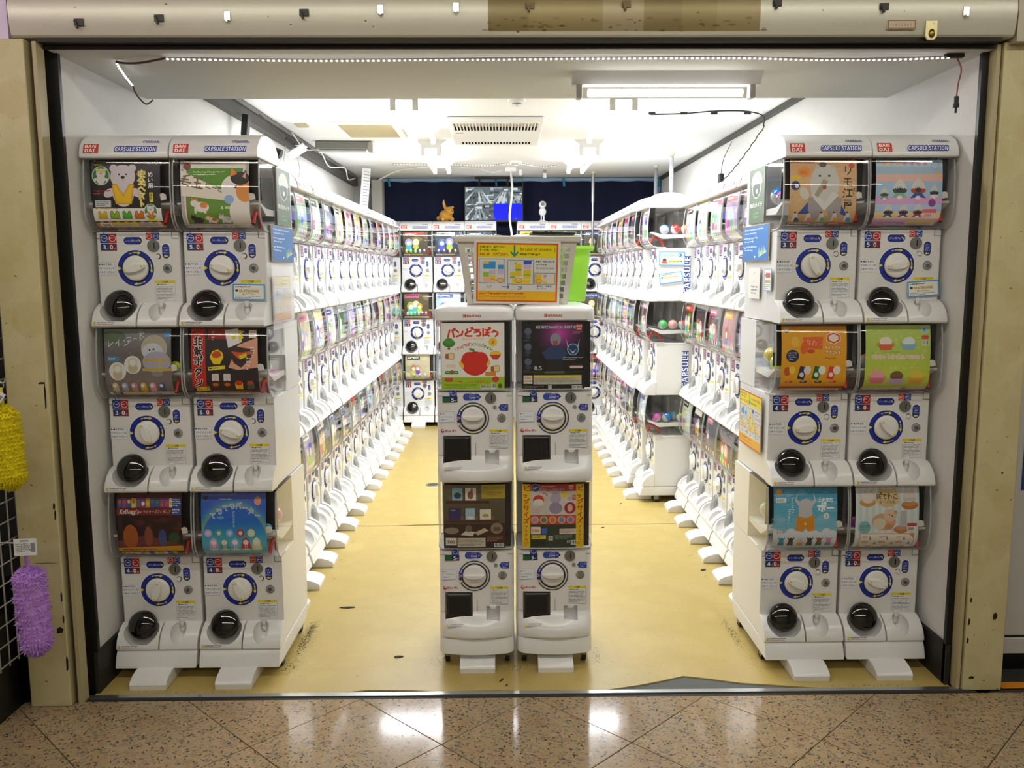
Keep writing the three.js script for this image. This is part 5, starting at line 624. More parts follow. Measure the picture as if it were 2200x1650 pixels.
chips(cr, 1.648, 0.0155, [[-0.06, 0.34, 0.003, 0.01], [-0.062, 0.26, 0.004, 0.014], [-0.063, 0.19, 0.004, 0.012], [0.03, 0.28, 0.008, 0.014], [0.02, 0.8, 0.004, 0.004], [-0.04, 0.05, 0.01, 0.006]]);
const lin = canvas(2048, 256), lg = lin.getContext('2d');
{
  R(lg, 0, 0, 2048, 256, '#d3cfbe'); for (let i = 0; i < 900; i++) { lg.globalAlpha = rr(0.02, 0.12); R(lg, rnd() * 2048, rnd() * 256, rr(30, 300), rr(0.6, 2), pick(['#dcd8c8', '#b0a88e', '#e6e2d4'])); }
  const X = (px) => (px - 25) / 2150 * 2048; lg.globalAlpha = 0.75;
  for (const [a, b, c] of [[1040, 1128, '#6f5a24'], [1128, 1285, '#806a34'], [1285, 1372, '#94825a'], [1372, 1455, '#705a26'], [1455, 1530, '#7c662e'], [1530, 1622, '#8a7440']]) R(lg, X(a), 20, X(b) - X(a), 220, c);
  for (let i = 0; i < 46; i++) { lg.globalAlpha = rr(0.3, 0.7); E2(lg, X(rr(1030, 1640)), rr(200, 240), rr(2, 9), rr(1, 4), pick(['#5a3f14', '#8a5a24', '#6a4a18'])); } for (let i = 0; i < 30; i++) { lg.globalAlpha = 0.7; E2(lg, rnd() * 2048, rnd() * 250, rr(1, 3), rr(1, 3), '#4a3a1c'); } lg.globalAlpha = 1;
}
const lintelG = prism([[-0.10, 2.246], [0.048, 2.246], [0.056, 2.252], [0.064, 2.285], [0.068, 2.325], [0.064, 2.365], [0.05, 2.42], [0.045, 2.5], [0.045, 2.75], [-0.10, 2.75]], 3.206).translate(-0.020, 0, 0);
{ const p = lintelG.attributes.position, uv = lintelG.attributes.uv; for (let i = 0; i < p.count; i++) uv.setXY(i, (p.getX(i) + 1.623) / 3.206, Math.min(1, Math.max(0, (p.getY(i) - 2.246) / 0.255))); }
struct('lintel', lintelG, std(0xffffff, 0.33, { map: tex(lin), metalness: 0.25 }), undefined, 'curved metal shutter housing above the shop front');
struct('lintel_slot', merge([box(3.10, 0.012, 0.045, 0, 2.2395, 0.024), box(3.10, 0.013, 0.008, 0, 2.2268, 0.0042)]), std(0x2a2721, 0.6, { metalness: 0.3 }), undefined, 'dark shutter slot under the housing');
struct('wall_front_right', W(2.62, 0.52, 0.16, 2.90, 2.49, -0.02), std(0xb9b09a, 0.5, { metalness: 0.3 }), undefined, 'metal fascia beside the shutter housing');
struct('wall_front_left', W(2.60, 0.52, 0.14, -2.94, 2.49, -0.03), std(0xe2d3ee, 0.4), undefined, 'pale lilac fascia beside the shutter housing');
struct('wall_neighbour_left', W(2.5, 2.24, 0.1, -2.98, 1.12, -0.60), std(0x2b2a28, 0.8), undefined, 'dark wall of the neighbouring shop');
struct('wall_neighbour_right', W(2.5, 2.24, 0.1, 2.98, 1.12, -0.75), std(0x8f8d88, 0.7), undefined, 'grey wall behind the white cabinet');
struct('wall_arcade', W(8.6, 2.8, 0.12, 0.1, 1.4, 5.66), std(new THREE.Color(0.42, 0.40, 0.35), 0.8), undefined, 'far wall of the arcade');
for (const [n, x] of [['left', -4.26], ['right', 4.46]]) struct('wall_arcade_' + n, W(0.12, 2.8, 6.6, x, 1.4, 2.35), std(new THREE.Color(0.35, 0.34, 0.31), 0.8), undefined, 'end wall of the arcade');
struct('ceiling_arcade', W(8.8, 0.1, 6.6, 0.1, 2.82, 2.35), std(new THREE.Color(0.55, 0.54, 0.5), 0.85), undefined, 'ceiling of the arcade');
// ---------------------------------------------------------------- lamps
const glow = (c, i) => new THREE.MeshStandardMaterial({ color: 0xffffff, emissive: c, emissiveIntensity: i, roughness: 0.4 });
const M_TUBE = glow(COOL, 7), M_FIX = std(new THREE.Color(0.82, 0.82, 0.80), 0.5);
SHOP_TUBES.forEach(([x, z], i) => {
  const f = thing('ceiling_light', `white twin tube ceiling light, ${i % 2 ? 'the one nearer the navy curtain' : 'the one nearer the entrance'} ${x < 0 ? 'on the beige vent side' : 'beyond the slotted air unit'}`, 'ceiling light', [x, YC, z], 0, 'twin tube lights of the shop');
  part('housing', slab([[-0.115, 0], [0.115, 0], [0.04, -0.055], [-0.04, -0.055]], 1.24).translate(0, 0, 0.62), M_FIX, f);
  for (const s of [-1, 1]) { part('tube', cyl(0.0155, 1.17, 18).rotateX(Math.PI / 2), M_TUBE, f, [s * 0.062, -0.085, 0]); for (const e of [-1, 1]) part('lamp_holder', rbox(0.030, 0.075, 0.020, 0.004), M_FIX, f, [s * 0.058, -0.070, e * 0.598]); }
});
{
  const f = thing('soffit_light', 'lit single tube light on the soffit above the entrance', 'ceiling light', [0.535, YS, -0.35]);
  part('housing', prism([[-0.06, 0], [0.06, 0], [0.022, -0.042], [-0.022, -0.042]], 0.69), M_FIX, f);
  part('tube', cylX(0.0145, 0.57, 18), M_TUBE, f, [0, -0.068, 0]);
  for (const e of [-1, 1]) part('lamp_holder', rbox(0.022, 0.078, 0.045, 0.005), std(0xb9b8b2, 0.5), f, [e * 0.318, -0.050, 0]);
}
ARCADE_TUBES.forEach(([z, len], i) => { const f = thing('arcade_light', i ? 'long tube light of the arcade near its far wall' : 'long tube light of the arcade above the granite floor', 'ceiling light', [0.1, 2.77, z]); part('housing', box(len + 0.1, 0.02, 0.16, 0, -0.004, 0), M_FIX, f); part('tube', cylX(0.016, len, 14), glow(WARM, 13), f, [0, -0.026, 0]); });
{ // side fitting, not lit
  const f = thing('wall_light', 'unlit grey batten light jutting from the cable rail', 'light', [-1.2, YC - 0.002, -3.5], 0.06); part('housing', rbox(0.40, 0.055, 0.08, 0.008, 0, -0.0275, 0), std(0x77766f, 0.5), f); part('end_cap', rbox(0.03, 0.075, 0.09, 0.008, 0.19, -0.0375, 0), std(0x9a988f, 0.5), f); part('tube', cylX(0.012, 0.34, 12).translate(-0.01, -0.068, 0), std(0xd8d8d4, 0.3), f);
}
// LED strips
const M_LED = glow(new THREE.Color(0.9, 0.92, 1), 6), ledG = box(0.0062, 0.003, 0.0062), M_TAPE = std(0x8f8a7a, 0.7);
function ledStrip(name, label, pts, n) {
  const f = thing(name, label, 'led strip'), curve = new THREE.CatmullRomCurve3(pts.map((p) => V(...p)), false, 'centripetal');
  part('tape', new THREE.TubeGeometry(curve, 60, 0.0022, 5), M_TAPE, f); for (let i = 0; i < n; i++) { const p = curve.getPointAt((i + 0.5) / n); part('led', ledG, M_LED, f, [p.x, p.y - 0.005, p.z]); } return f;
}
ledStrip('led_strip', 'long sagging led strip along the soffit edge over the entrance', [[-1.19, 2.2135, -0.075], [-0.7, 2.2095, -0.085], [-0.2, 2.211, -0.08], [0.3, 2.2135, -0.075], [0.75, 2.213, -0.07], [1.0, 2.208, -0.075], [1.25, 2.208, -0.07], [1.44, 2.2125, -0.06]], 150);
{ const f = ledStrip('led_strip', 'short loose end of led strip hanging where the soffit meets the wall', [[-1.375, 2.2135, -0.13], [-1.40, 2.200, -0.25], [-1.425, 2.190, -0.38]], 12); part('loose_tape', tube([[-1.19, 2.212, -0.078], [-1.28, 2.20, -0.09], [-1.34, 2.204, -0.11], [-1.375, 2.213, -0.13]], 0.004, 20, 5), std(0x6b4a3a, 0.6), f); part('wire', tube([[-1.425, 2.19, -0.38], [-1.425, 2.165, -0.40], [-1.40, 2.13, -0.43], [-1.385, 2.15, -0.46]], 0.003, 20, 5), std(0x6b4a3a, 0.6), f); }
ledStrip('led_strip', 'wavy led strip on the ceiling before the navy curtain', [[-1.0, 2.432, -4.75], [-0.5, 2.434, -4.8], [-0.2, 2.432, -4.85], [0.05, 2.434, -4.72], [0.3, 2.432, -4.95], [0.42, 2.433, -4.9]], 60);
{ const w = thing('power_lead', 'thin red and black lead with a black plug hanging by the shutter guide', 'cable'); part('wire', tube([[1.46, 2.21, -0.06], [1.475, 2.17, -0.055], [1.465, 2.12, -0.05], [1.462, 2.08, -0.05]], 0.0022, 24, 6), std(0x8c2f2a, 0.5), w); part('plug', merge([cyl(0.0075, 0.032, 12).translate(1.462, 2.064, -0.05), cyl(0.010, 0.012, 12).translate(1.462, 2.05, -0.05), cyl(0.004, 0.02, 10).translate(1.462, 2.036, -0.05)]), M.black, w); part('clip', box(0.06, 0.012, 0.02, 1.45, 2.213, -0.058), M.dark, w); }
// ---------------------------------------------------------------- ceiling equipment
{
  const a = thing('air_unit', 'white ceiling air unit with two rows of dark slots', 'air unit', [-0.10, YC - 0.002, -3.0]); const wv = 0.60, dv = 1.04;
  part('cover', cut(rbox(wv, 0.030, dv, 0.010, 0, -0.015, 0), box(wv - 0.06, 0.05, 0.28, 0, -0.03, 0.30), box(wv - 0.10, 0.05, 0.12, 0, -0.03, -0.38)), std(new THREE.Color(0.78, 0.77, 0.73), 0.5), a);
  for (const [w, d, z] of [[wv - 0.06, 0.28, 0.30], [wv - 0.10, 0.12, -0.38]]) part('shade_liner', merge([box(w, 0.003, d, 0, -0.0018, z), box(w, 0.025, 0.003, 0, -0.0145, z - d / 2 + 0.0018), box(w, 0.025, 0.003, 0, -0.0145, z + d / 2 - 0.0018), box(0.003, 0.025, d, -w / 2 + 0.0018, -0.0145, z), box(0.003, 0.025, d, w / 2 - 0.0018, -0.0145, z)]), M.black, a);  // black liner added: colours the shallow recess as dark as a deep one
  for (let i = 0; i <= 26; i++) part('slat', box(0.0085, 0.006, 0.276), std(0xd6d3c8, 0.5), a, [-0.267 + i * 0.0205, -0.026, 0.30]); for (let i = 0; i <= 22; i++) part('slat', box(0.0095, 0.006, 0.116), std(0xd6d3c8, 0.5), a, [-0.246 + i * 0.0223, -0.026, -0.38]); part('name_plate', box(0.05, 0.002, 0.02, -0.24, -0.0305, 0.08), M.dark, a);
  const v = thing('ceiling_vent', 'yellowed slatted air vent in a white frame on the ceiling', 'vent', [-0.93, YC, -2.96]); part('frame', cut(rbox(0.42, 0.016, 0.60, 0.004, 0, -0.008, 0), box(0.34, 0.05, 0.52)), M_CEIL, v); part('backing', box(0.36, 0.003, 0.54, 0, -0.002, 0), std(0x6b5f3a, 0.8), v); for (let i = 0; i < 22; i++) part('slat', box(0.338, 0.004, 0.015), std(0xc4b48a, 0.7), v, [0, -0.012, -0.248 + i * 0.0236]);
  single('ceiling_plate', 'small beige blank plate on the ceiling by the cable rail', 'plate', rbox(0.07, 0.012, 0.11, 0.003), std(0xb5aa84, 0.7), [-1.34, YC - 0.006, -2.77]);
  for (const [x, z, words] of [[0.02, -1.98, 'before the slotted air unit'], [0.06, -4.66, 'behind the slotted air unit']]) { const s = thing('smoke_detector', 'round white smoke detector on the ceiling ' + words, 'smoke detector', [x, YC, z]); part('base', cyl(0.05, 0.016, 28).translate(0, -0.008, 0), M_CEIL, s); part('sensor', cyl(0.030, 0.022, 24, 0.018).translate(0, -0.027, 0), M_CEIL, s); part('grille', new THREE.TorusGeometry(0.026, 0.003, 6, 24).rotateX(Math.PI / 2).translate(0, -0.024, 0), M.grey, s); }
  // dark rails where wall and ceiling meet
  const rail = thing('cable_rail', 'dark grey cable trunking along the top of the plain wall with loose cables', 'cable rail'); part('trunking', UV_M(box(0.05, 0.085, 5.05, XL + 0.025, YC - 0.045, -3.36), 1), std(0x4d4a45, 0.7), rail); part('conduit', cyl(0.012, 4.6, 10).rotateX(Math.PI / 2).translate(XL + 0.06, YC - 0.014, -3.4), std(0x6a6760, 0.6), rail); part('loose_cable', tube([[-1.46, 2.43, -3.0], [-1.44, 2.36, -3.3], [-1.40, 2.39, -3.6], [-1.42, 2.33, -4.1], [-1.36, 2.36, -4.4], [-1.40, 2.31, -4.8], [-1.42, 2.37, -5.3]], 0.005, 60, 6), std(0xd8d6cf, 0.5), rail); part('loose_cable', tube([[-1.45, 2.40, -2.2], [-1.46, 2.35, -2.9], [-1.45, 2.37, -3.6], [-1.44, 2.33, -4.4], [-1.43, 2.37, -5.2]], 0.004, 60, 6), M.dark, rail);
  const r2 = thing('ceiling_rail', 'thin dark rail along the ceiling edge over the short row', 'rail'); part('strip', box(0.026, 0.030, 5.05, XR - 0.016, YC - 0.016, -3.36), std(0x4a4742, 0.7), r2);
  const c1 = thing('ceiling_cable', 'thin dark cable clipped across the ceiling to the side rail', 'cable'); part('wire', tube([[0.83, 2.436, -2.42], [1.02, 2.431, -2.36], [1.2, 2.434, -2.30], [1.40, 2.43, -2.30], [1.5, 2.41, -2.36], [1.515, 2.37, -2.42]], 0.004, 40, 6), M.dark, c1); part('chain', tube(Array.from({ length: 24 }, (_, i) => [1.52 + 0.006 * (i % 2), 2.37 - i * 0.012 + 0.05 * Math.sin(i / 23 * 3.14) * -1, -2.42 - i * 0.065]), 0.0035, 96, 5), M.dark, c1); for (const x of [0.83, 1.02, 1.2, 1.4]) part('cable_clip', rbox(0.04, 0.012, 0.02, 0.003, x, 2.432, -2.36), M.dark, c1);
  const ad = thing('power_adapter', 'black power adapter hanging on the wall below the cable rail', 'adapter', [-1.462, 2.300, -1.95]); part('case', rbox(0.035, 0.115, 0.055, 0.006), M.black, ad, [0, 0, 0], [0, 0, -0.12]); part('lead', tube([[0.0, -0.055, 0], [0.01, -0.09, -0.06], [0.01, -0.10, -0.16], [0.012, -0.05, -0.26], [0.02, 0.02, -0.30]], 0.003, 30, 6), std(0x77756f, 0.6), ad); 
  const a2 = thing('power_adapter', 'small black adapter on the wall with a thin hanging cord', 'adapter', [1.535, 2.17, -3.5]); part('case', rbox(0.03, 0.07, 0.06, 0.005), M.black, a2); part('cord', tube([[0, -0.03, 0], [-0.004, -0.15, 0.02], [0, -0.30, 0.0], [-0.005, -0.36, -0.02]], 0.003, 30, 6), M.dark, a2); part('cord', tube([[0, 0.03, 0], [-0.01, 0.12, 0.1], [-0.005, 0.22, 0.3]], 0.0025, 20, 6), M.dark, a2);
  const cam = thing('camera_mount', 'small black camera bracket on top of the row under the cable rail', 'camera', [-1.24, 1.913, -1.82]); part('base', rbox(0.05, 0.012, 0.06, 0.004, 0, -0.128, 0), M.black, cam); part('arm', tube([[0, -0.12, 0], [0.01, -0.07, 0.01], [-0.01, -0.02, 0.04]], 0.012, 20, 8), M.black, cam); part('head', cyl(0.030, 0.04, 20).rotateZ(1.2).translate(-0.012, 0.0, 0.045), M.black, cam); cam.position.y = 2.034 - 0.0;
  cam.position.set(-1.24, 0.107 + 0.602 * 2 + 0.68 + 0.134, -1.82);
  const wb = thing('white_adapter', 'white plug adapter with cords hanging at the cable rail', 'adapter', [-1.37, 2.27, -2.75]); part('case', rbox(0.12, 0.05, 0.06, 0.006), M_CEIL, wb, [0, 0, 0], [0.3, 0.2, 0.5]); part('plug', rbox(0.08, 0.025, 0.05, 0.005), M.dark, wb, [-0.03, 0.055, 0.02], [0.2, 0.3, -0.7]); part('cord', tube([[0, -0.02, 0], [0.01, -0.12, -0.02], [0.0, -0.20, 0.0], [0.02, -0.235, 0.02]], 0.003, 30, 6), M.grey, wb); part('cord', tube([[-0.05, 0.02, 0.08], [-0.06, -0.06, 0.1], [-0.055, -0.18, 0.1]], 0.003, 30, 6), M.grey, wb); part('bracket', box(0.06, 0.004, 0.08, 0.03, 0.03, 0), M_CEIL, wb);
}
// ---------------------------------------------------------------- the far end: curtain, monitor, poles
{
  const cw = 2.78, n = 90, pos = [], idx = []; for (let i = 0; i <= n; i++) for (const [k, y] of [[0, 0], [1, 0.68]]) { const x = i / n * cw, z = 0.010 * Math.sin(i * 0.55) + 0.007 * Math.sin(i * 1.31 + 1); pos.push(x, y + (k ? 0.004 * Math.sin(i * 0.7) : 0), z * (k ? 0.6 : 1)); } for (let i = 0; i < n; i++) { const a = 2 * i; idx.push(a, a + 2, a + 1, a + 2, a + 3, a + 1); }
  const g = new THREE.BufferGeometry(); g.setAttribute('position', new THREE.Float32BufferAttribute(pos, 3)); g.setIndex(idx); g.computeVertexNormals(); const g2 = g.clone().translate(0, 0, -0.004); const gi = g2.index.array.slice().reverse(); g2.setIndex(new THREE.BufferAttribute(gi, 1)); const both = merge([g.toNonIndexed(), g2.toNonIndexed()]);
  const cu = thing('curtain', 'navy blue cloth curtain clipped along the far wall', 'curtain', [-1.235, 1.72, -5.960]); part('cloth', both, std(0x0f1634, 0.95), cu);
  part('curtain_rail', box(2.85, 0.028, 0.03, 1.40, 0.700, 0.0), std(0x8fb2d6, 0.4), cu); part('dark_rail', box(2.95, 0.020, 0.04, 1.40, 0.724, 0.0), M.dark, cu);
  for (const x of [0.05, 1.12, 1.80, 2.76]) { const c = part('peg', rbox(0.024, 0.08, 0.02, 0.004), std(0x2a86a8, 0.4), cu, [x, 0.67, 0.022], [0, 0, 0.12]); }
  struct('trim_3', box(0.05, 0.50, 0.02), std(0x6f93c4, 0.4), [1.515, 2.10, -5.96], 'pale blue window edge strip beside the navy curtain');
  const pi = thing('wall_pipe', 'grey vertical pipe in the corner beside the curtain', 'pipe', [-1.40, 1.25, -5.88]); part('pipe', cyl(0.035, 1.16, 20).translate(0, 0.58, 0), std(0x6f7172, 0.5), pi); part('pipe_collar', cyl(0.042, 0.04, 20).translate(0, 1.1, 0), std(0x5a5c5d, 0.5), pi); part('boxing', box(0.10, 1.16, 0.03, 0.10, 0.58, 0.0), std(0xcfccc2, 0.7), pi);
  const du = thing('cable_duct', 'white slotted cable duct leaning in the corner', 'cable duct', [-1.30, 2.02, -4.95]); const dg = new THREE.Group(); dg.name = 'duct_assembly'; du.add(dg); dg.rotation.set(0.0, 0.2, -0.10); part('channel', rbox(0.075, 0.40, 0.05, 0.004, 0, 0.20, 0), M_CEIL, dg); for (let i = 0; i < 14; i++) part('slot', box(0.05, 0.006, 0.002, 0.008, 0.03 + i * 0.026, 0.0255), M.grey, dg);
  const sc = canvas(512, 288), g3 = sc.getContext('2d'); R(g3, 0, 0, 512, 288, '#111'); const view = (x, y, seedv) => { g3.save(); g3.beginPath(); g3.rect(x, y, 256, 144); g3.clip(); g3.translate(x, y); R(g3, 0, 0, 256, 144, '#6b7478'); for (let i = 0; i < 26; i++) { const q = rnd(); R(g3, rnd() * 256, rnd() * 144, 20 + q * 60, 8 + q * 26, pick(['#b8c4c8', '#dfe6e6', '#4a5458', '#7d8a8e', '#2f3a40'])); } for (let i = 0; i < 6; i++) PG(g3, [[i * 50 - 30, 144], [i * 50, 144], [128 + (i - 3) * 16, 40], [120 + (i - 3) * 16, 40]], pick(['#98a6aa', '#566066', '#d3dada'])); fine(g3, 6, 4, 120, 12, 1, '#fff', 0.8); g3.restore(); }; view(0, 0); view(256, 0); view(0, 144); R(g3, 256, 144, 256, 144, '#0a1cff'); fine(g3, 264, 272, 20, 8, 1, '#ddd', 0.7); fine(g3, 440, 272, 60, 8, 1, '#ddd', 0.7);
  const st = tex(sc); const mo = thing('monitor', 'flat monitor showing security views with one blue quarter, before the curtain', 'monitor', [-0.140, 2.165, -5.78]); part('case', rbox(0.585, 0.350, 0.035, 0.006), M.black, mo); part('screen', new THREE.PlaneGeometry(0.560, 0.318).translate(0, 0.006, 0.0182), phys(0x000000, 0.35, { emissive: 0xffffff, emissiveMap: st, emissiveIntensity: 0.75, specularIntensity: 0.25 }), mo); part('hanger', merge([box(0.02, 0.16, 0.02, -0.14, 0.18, -0.028), box(0.02, 0.16, 0.02, 0.14, 0.18, -0.028), box(0.36, 0.02, 0.02, 0, 0.256, -0.028)]), M.dark, mo); part('brand_mark', box(0.03, 0.004, 0.001, 0, -0.166, 0.018), M.grey, mo);
  areaLight('monitor_screen', new THREE.Color(0.7, 0.75, 1), 0.7, 0.55, 0.31, [-0.140, 2.17, -5.755], [-0.14, 2.17, 0]);
  const tp = thing('power_tap', 'white power tap on the ceiling with a thick white cable hanging down', 'power strip', [0.02, YC, -5.05]); part('body', rbox(0.10, 0.04, 0.05, 0.006, 0, -0.022, 0), M_CEIL, tp); part('plug', rbox(0.03, 0.05, 0.03, 0.004, 0.09, -0.05, 0), M_CEIL, tp); part('hanging_cable', tube([[0.0, -0.04, 0], [0.015, -0.2, 0.0], [-0.01, -0.45, 0.01], [0.01, -0.62, 0.0], [0.0, -0.80, -0.02]], 0.010, 40, 8), std(0xd8d8d4, 0.5), tp); part('ceiling_cable', tube([[-0.05, -0.02, 0], [-0.15, -0.05, 0], [-0.3, -0.02, 0.05], [-0.7, -0.012, 0.1], [-1.0, -0.03, 0.0], [-1.2, -0.10, -0.1]], 0.006, 40, 6), std(0xd8d6cf, 0.5), tp); part('thin_cable', tube([[0.10, -0.07, 0], [0.11, -0.2, 0], [0.08, -0.34, -0.1], [0.05, -0.6, -0.3]], 0.003, 30, 6), M.dark, tp);
  for (const [x, y0, z, words, m] of [[0.803, 1.70, -5.42, 'nearest the white webcam', M.steel], [1.315, 1.985, -4.95, 'with a cream tip beside the jutting block', M.grey], [1.30, 1.985, -4.15, 'rising from the jutting block lids', std(0xb9bcc0, 0.4)]]) { const p = thing('tension_pole', 'thin tension pole up to the ceiling, ' + words, 'pole', [x, 0, z]); part('rod', cyl(0.011, YC - y0, 14).translate(0, (YC + y0) / 2, 0), m, p); part('sleeve', cyl(0.016, 0.26, 14).translate(0, YC - 0.16, 0), m, p); part('cap', cyl(0.026, 0.02, 16, 0.018).translate(0, YC - 0.012, 0), std(0xd8d2b0, 0.6), p); }
  const ft = thing('spot_clip', 'small clip lamp on the ceiling before the curtain', 'lamp', [0.34, YC, -5.3]); part('clip', rbox(0.03, 0.03, 0.03, 0.005, 0, -0.016, 0), M.grey, ft); part('head', cyl(0.014, 0.04, 14, 0.02).rotateX(0.5).translate(0, -0.045, 0.01), M_CEIL, ft);
}
// soft toy on a lid: one smooth body from blended balls
function blob(balls, res, iso, size, mat) {
  const mc = new MarchingCubes(res, mat, false, false, 60000), c = res / 2; mc.isolation = 0; mc.reset(); let at = 0;
  for (let z = 0; z < res; z++) for (let y = 0; y < res; y++) for (let x = 0; x < res; x++) { const p = [(x - c) / c * size, (y - c) / c * size, (z - c) / c * size]; let d = 1e3; for (const [bx, by, bz, r, sx = 1, sy = 1, sz = 1] of balls) { const q = Math.hypot((p[0] - bx) / sx, (p[1] - by) / sy, (p[2] - bz) / sz) - r; const k = 0.014, h = Math.max(0, k - Math.abs(d - q)) / k; d = Math.min(d, q) - h * h * k * 0.25; } mc.field[at++] = -d; }
  mc.update(); const n = mc.count ?? mc.geometry.drawRange.count, g = new THREE.BufferGeometry(); const pa = mc.positionArray.slice(0, n * 3), na = mc.normalArray.slice(0, n * 3); for (let i = 0; i < pa.length; i++) pa[i] *= size; g.setAttribute('position', new THREE.BufferAttribute(pa, 3)); g.setAttribute('normal', new THREE.BufferAttribute(na, 3)); g.setAttribute('uv', new THREE.BufferAttribute(new Float32Array(n * 2), 2)); return g;
}
{
  const LIDTOP = Y0 + UNIT * 2 + 0.680, mat = phys(new THREE.Color(0.52, 0.26, 0.035), 0.9, { sheen: 0.6, sheenRoughness: 0.6, sheenColor: new THREE.Color(0.8, 0.5, 0.15) });
  const t = thing('plush_toy', 'mustard yellow plush animal with one raised ear on a machine lid', 'plush toy', [-0.60, LIDTOP, -5.60], 0.3);
  part('body', blob([[0, 0.055, -0.01, 0.055, 1.15, 1, 1.2], [0.02, 0.095, 0.045, 0.042, 1, 1, 1.05], [0.035, 0.085, 0.082, 0.022], [-0.045, 0.018, 0.05, 0.020, 1, 1, 1.3], [0.045, 0.018, 0.055, 0.020, 1, 1, 1.3], [-0.02, 0.14, 0.03, 0.016, 0.8, 1.6, 0.7], [-0.03, 0.17, 0.028, 0.014, 0.8, 2.0, 0.6], [0.055, 0.132, 0.03, 0.015, 1.3, 0.8, 0.6], [-0.06, 0.03, -0.06, 0.022]], 40, 0, 0.20, mat), mat, t); part('ear_lining', ball(0.007, 0.026, 0.003, -0.030, 0.176, 0.0375, 14), std(0xd9a06a, 0.9), t);
  for (const x of [0.008, 0.052]) part('eye', new THREE.SphereGeometry(0.005, 10, 8), M.gloss, t, [x, 0.106, 0.083]); part('nose', ball(0.008, 0.006, 0.006, 0.036, 0.09, 0.104, 12), std(0x6a3a1c, 0.6), t);
  const w = thing('webcam', 'white round-headed security webcam standing on a machine lid', 'webcam', [0.335, LIDTOP, -5.60]); part('stand', merge([box(0.012, 0.05, 0.012, -0.012, 0.025, 0), box(0.012, 0.05, 0.012, 0.012, 0.025, 0), cyl(0.03, 0.006, 20).translate(0, 0.003, 0)]), M_CEIL, w); part('body', ball(0.036, 0.042, 0.034, 0, 0.088, 0), M.white2, w); const h = part('head', new THREE.SphereGeometry(0.036, 24, 18), M.white2, w, [0, 0.155, 0]); part('lens', cylZ(0.018, 0.012, 24).translate(0.002, 0.002, 0.031), M.gloss, h); part('mark', box(0.012, 0.005, 0.002, 0, 0.082, 0.034), M.grey, w); part('cable', tube([[0.02, 0.06, -0.02], [0.045, 0.05, -0.02], [0.04, 0.02, -0.03], [0.05, 0.004, -0.05]], 0.003, 20, 6), M.dark, w);
}
// ---------------------------------------------------------------- capsules behind the windows
const capTop = new THREE.SphereGeometry(0.0315, 24, 10, 0, Math.PI * 2, 0, Math.PI / 2), capLow = new THREE.SphereGeometry(0.0308, 24, 10, 0, Math.PI * 2, Math.PI / 2, Math.PI / 2), capRim = new THREE.TorusGeometry(0.0313, 0.0012, 6, 28).rotateX(Math.PI / 2);
const capMat = {}, M_CAPLOW = phys(new THREE.Color(0.86, 0.87, 0.85), 0.2, { transmission: 0.5, thickness: 0 });
function capsule(color, name, pos, rot, where) { capMat[name] ??= phys(color, 0.18, { clearcoat: 0.6 }); const c = thing('toy_capsule', `${name} toy capsule ${where}`, 'toy capsule', pos, 0, 'toy capsules behind windows'); part('upper_half', capTop, capMat[name], c, undefined, rot); part('lower_half', capLow, M_CAPLOW, c, undefined, rot); part('seam_ring', capRim, capMat[name], c, undefined, rot); }
const CAPC = { blue: 0x2f7fd0, pink: 0xd063b8, green: 0x4fc46a, lime: 0xc8d81a, yellow: 0xe8d01c, red: 0xd0302c, brown: 0x4a3426, purple: 0x8a2f9a, rose: 0xd9a3a0, teal: 0x2a9a6a, 'sky blue': 0x6fc0e0 };
const TRAY = 0.4205 + 0.0318, at = (m, t, x, z, up = 0) => { const [mx, mz] = m; return [mx + x, Y0 + UNIT * t + TRAY + up, mz + z]; };
const L1 = [-1.369, -0.222], L2 = [-1.060, -0.222], R1 = [1.073, -0.240], R2 = [1.379, -0.240];
for (const [c, m, t, x, z, up, where] of [
  ['blue', R1, 2, -0.112, -0.085, 0.012, 'in the side window over the orange snack card'], ['pink', R1, 2, -0.112, -0.012, 0, 'in the side window over the orange snack card'], ['green', R1, 2, -0.055, -0.05, 0.022, 'half behind the tan bird card'],
  ['yellow', R1, 1, -0.112, -0.10, 0.02, 'in the side window beside the orange snack card'], ['lime', R1, 1, -0.112, -0.02, 0.0, 'in the side window beside the orange snack card'], ['sky blue', R1, 1, -0.05, -0.08, 0, 'in the side window beside the orange snack card'],
  ['green', R1, 0, -0.112, -0.09, 0.02, 'in the side window beside the sky blue card'], ['brown', R1, 0, -0.112, 0.0, 0, 'in the side window beside the sky blue card'], ['rose', R2, 1, -0.112, 0.0, 0.012, 'beside the lime green basket card'], ['purple', R2, 0, -0.112, 0.0, 0, 'beside the pale bun card'],
  ['teal', L2, 1, 0.112, -0.01, 0.0, 'in the side window beside the emergency button card'], ['pink', L2, 0, 0.112, -0.08, 0.02, 'in the side window beside the rainbow card'], ['sky blue', L2, 0, 0.112, -0.005, 0.0, 'in the side window beside the rainbow card'], ['lime', L1, 1, 0.112, 0.0, 0.0, 'beside the rainy raincoat card']]) capsule(CAPC[c], c, at(m, t, x, z, up), [rr(-1, 1), 0, rr(-1.4, 1.4)], where);
for (const [t, list] of [[2, [['blue', 0.05], ['red', 0.12], ['yellow', 0.185]]], [1, [['green', 0.05], ['rose', 0.115], ['red', 0.18]]], [0, [['pink', 0.02], ['blue', 0.085], ['sky blue', 0.145], ['lime', 0.18]]]]) for (const [c, d] of list) capsule(CAPC[c], c, [0.918 + d - 0.005, Y0 + UNIT * t + TRAY, -2.722 + 0.112 - (c === 'sky blue' ? 0.058 : 0)], [rr(-1, 1), 0, rr(-1, 1)], `in the ${TIER_WORD[t]} end window of the jutting block`);
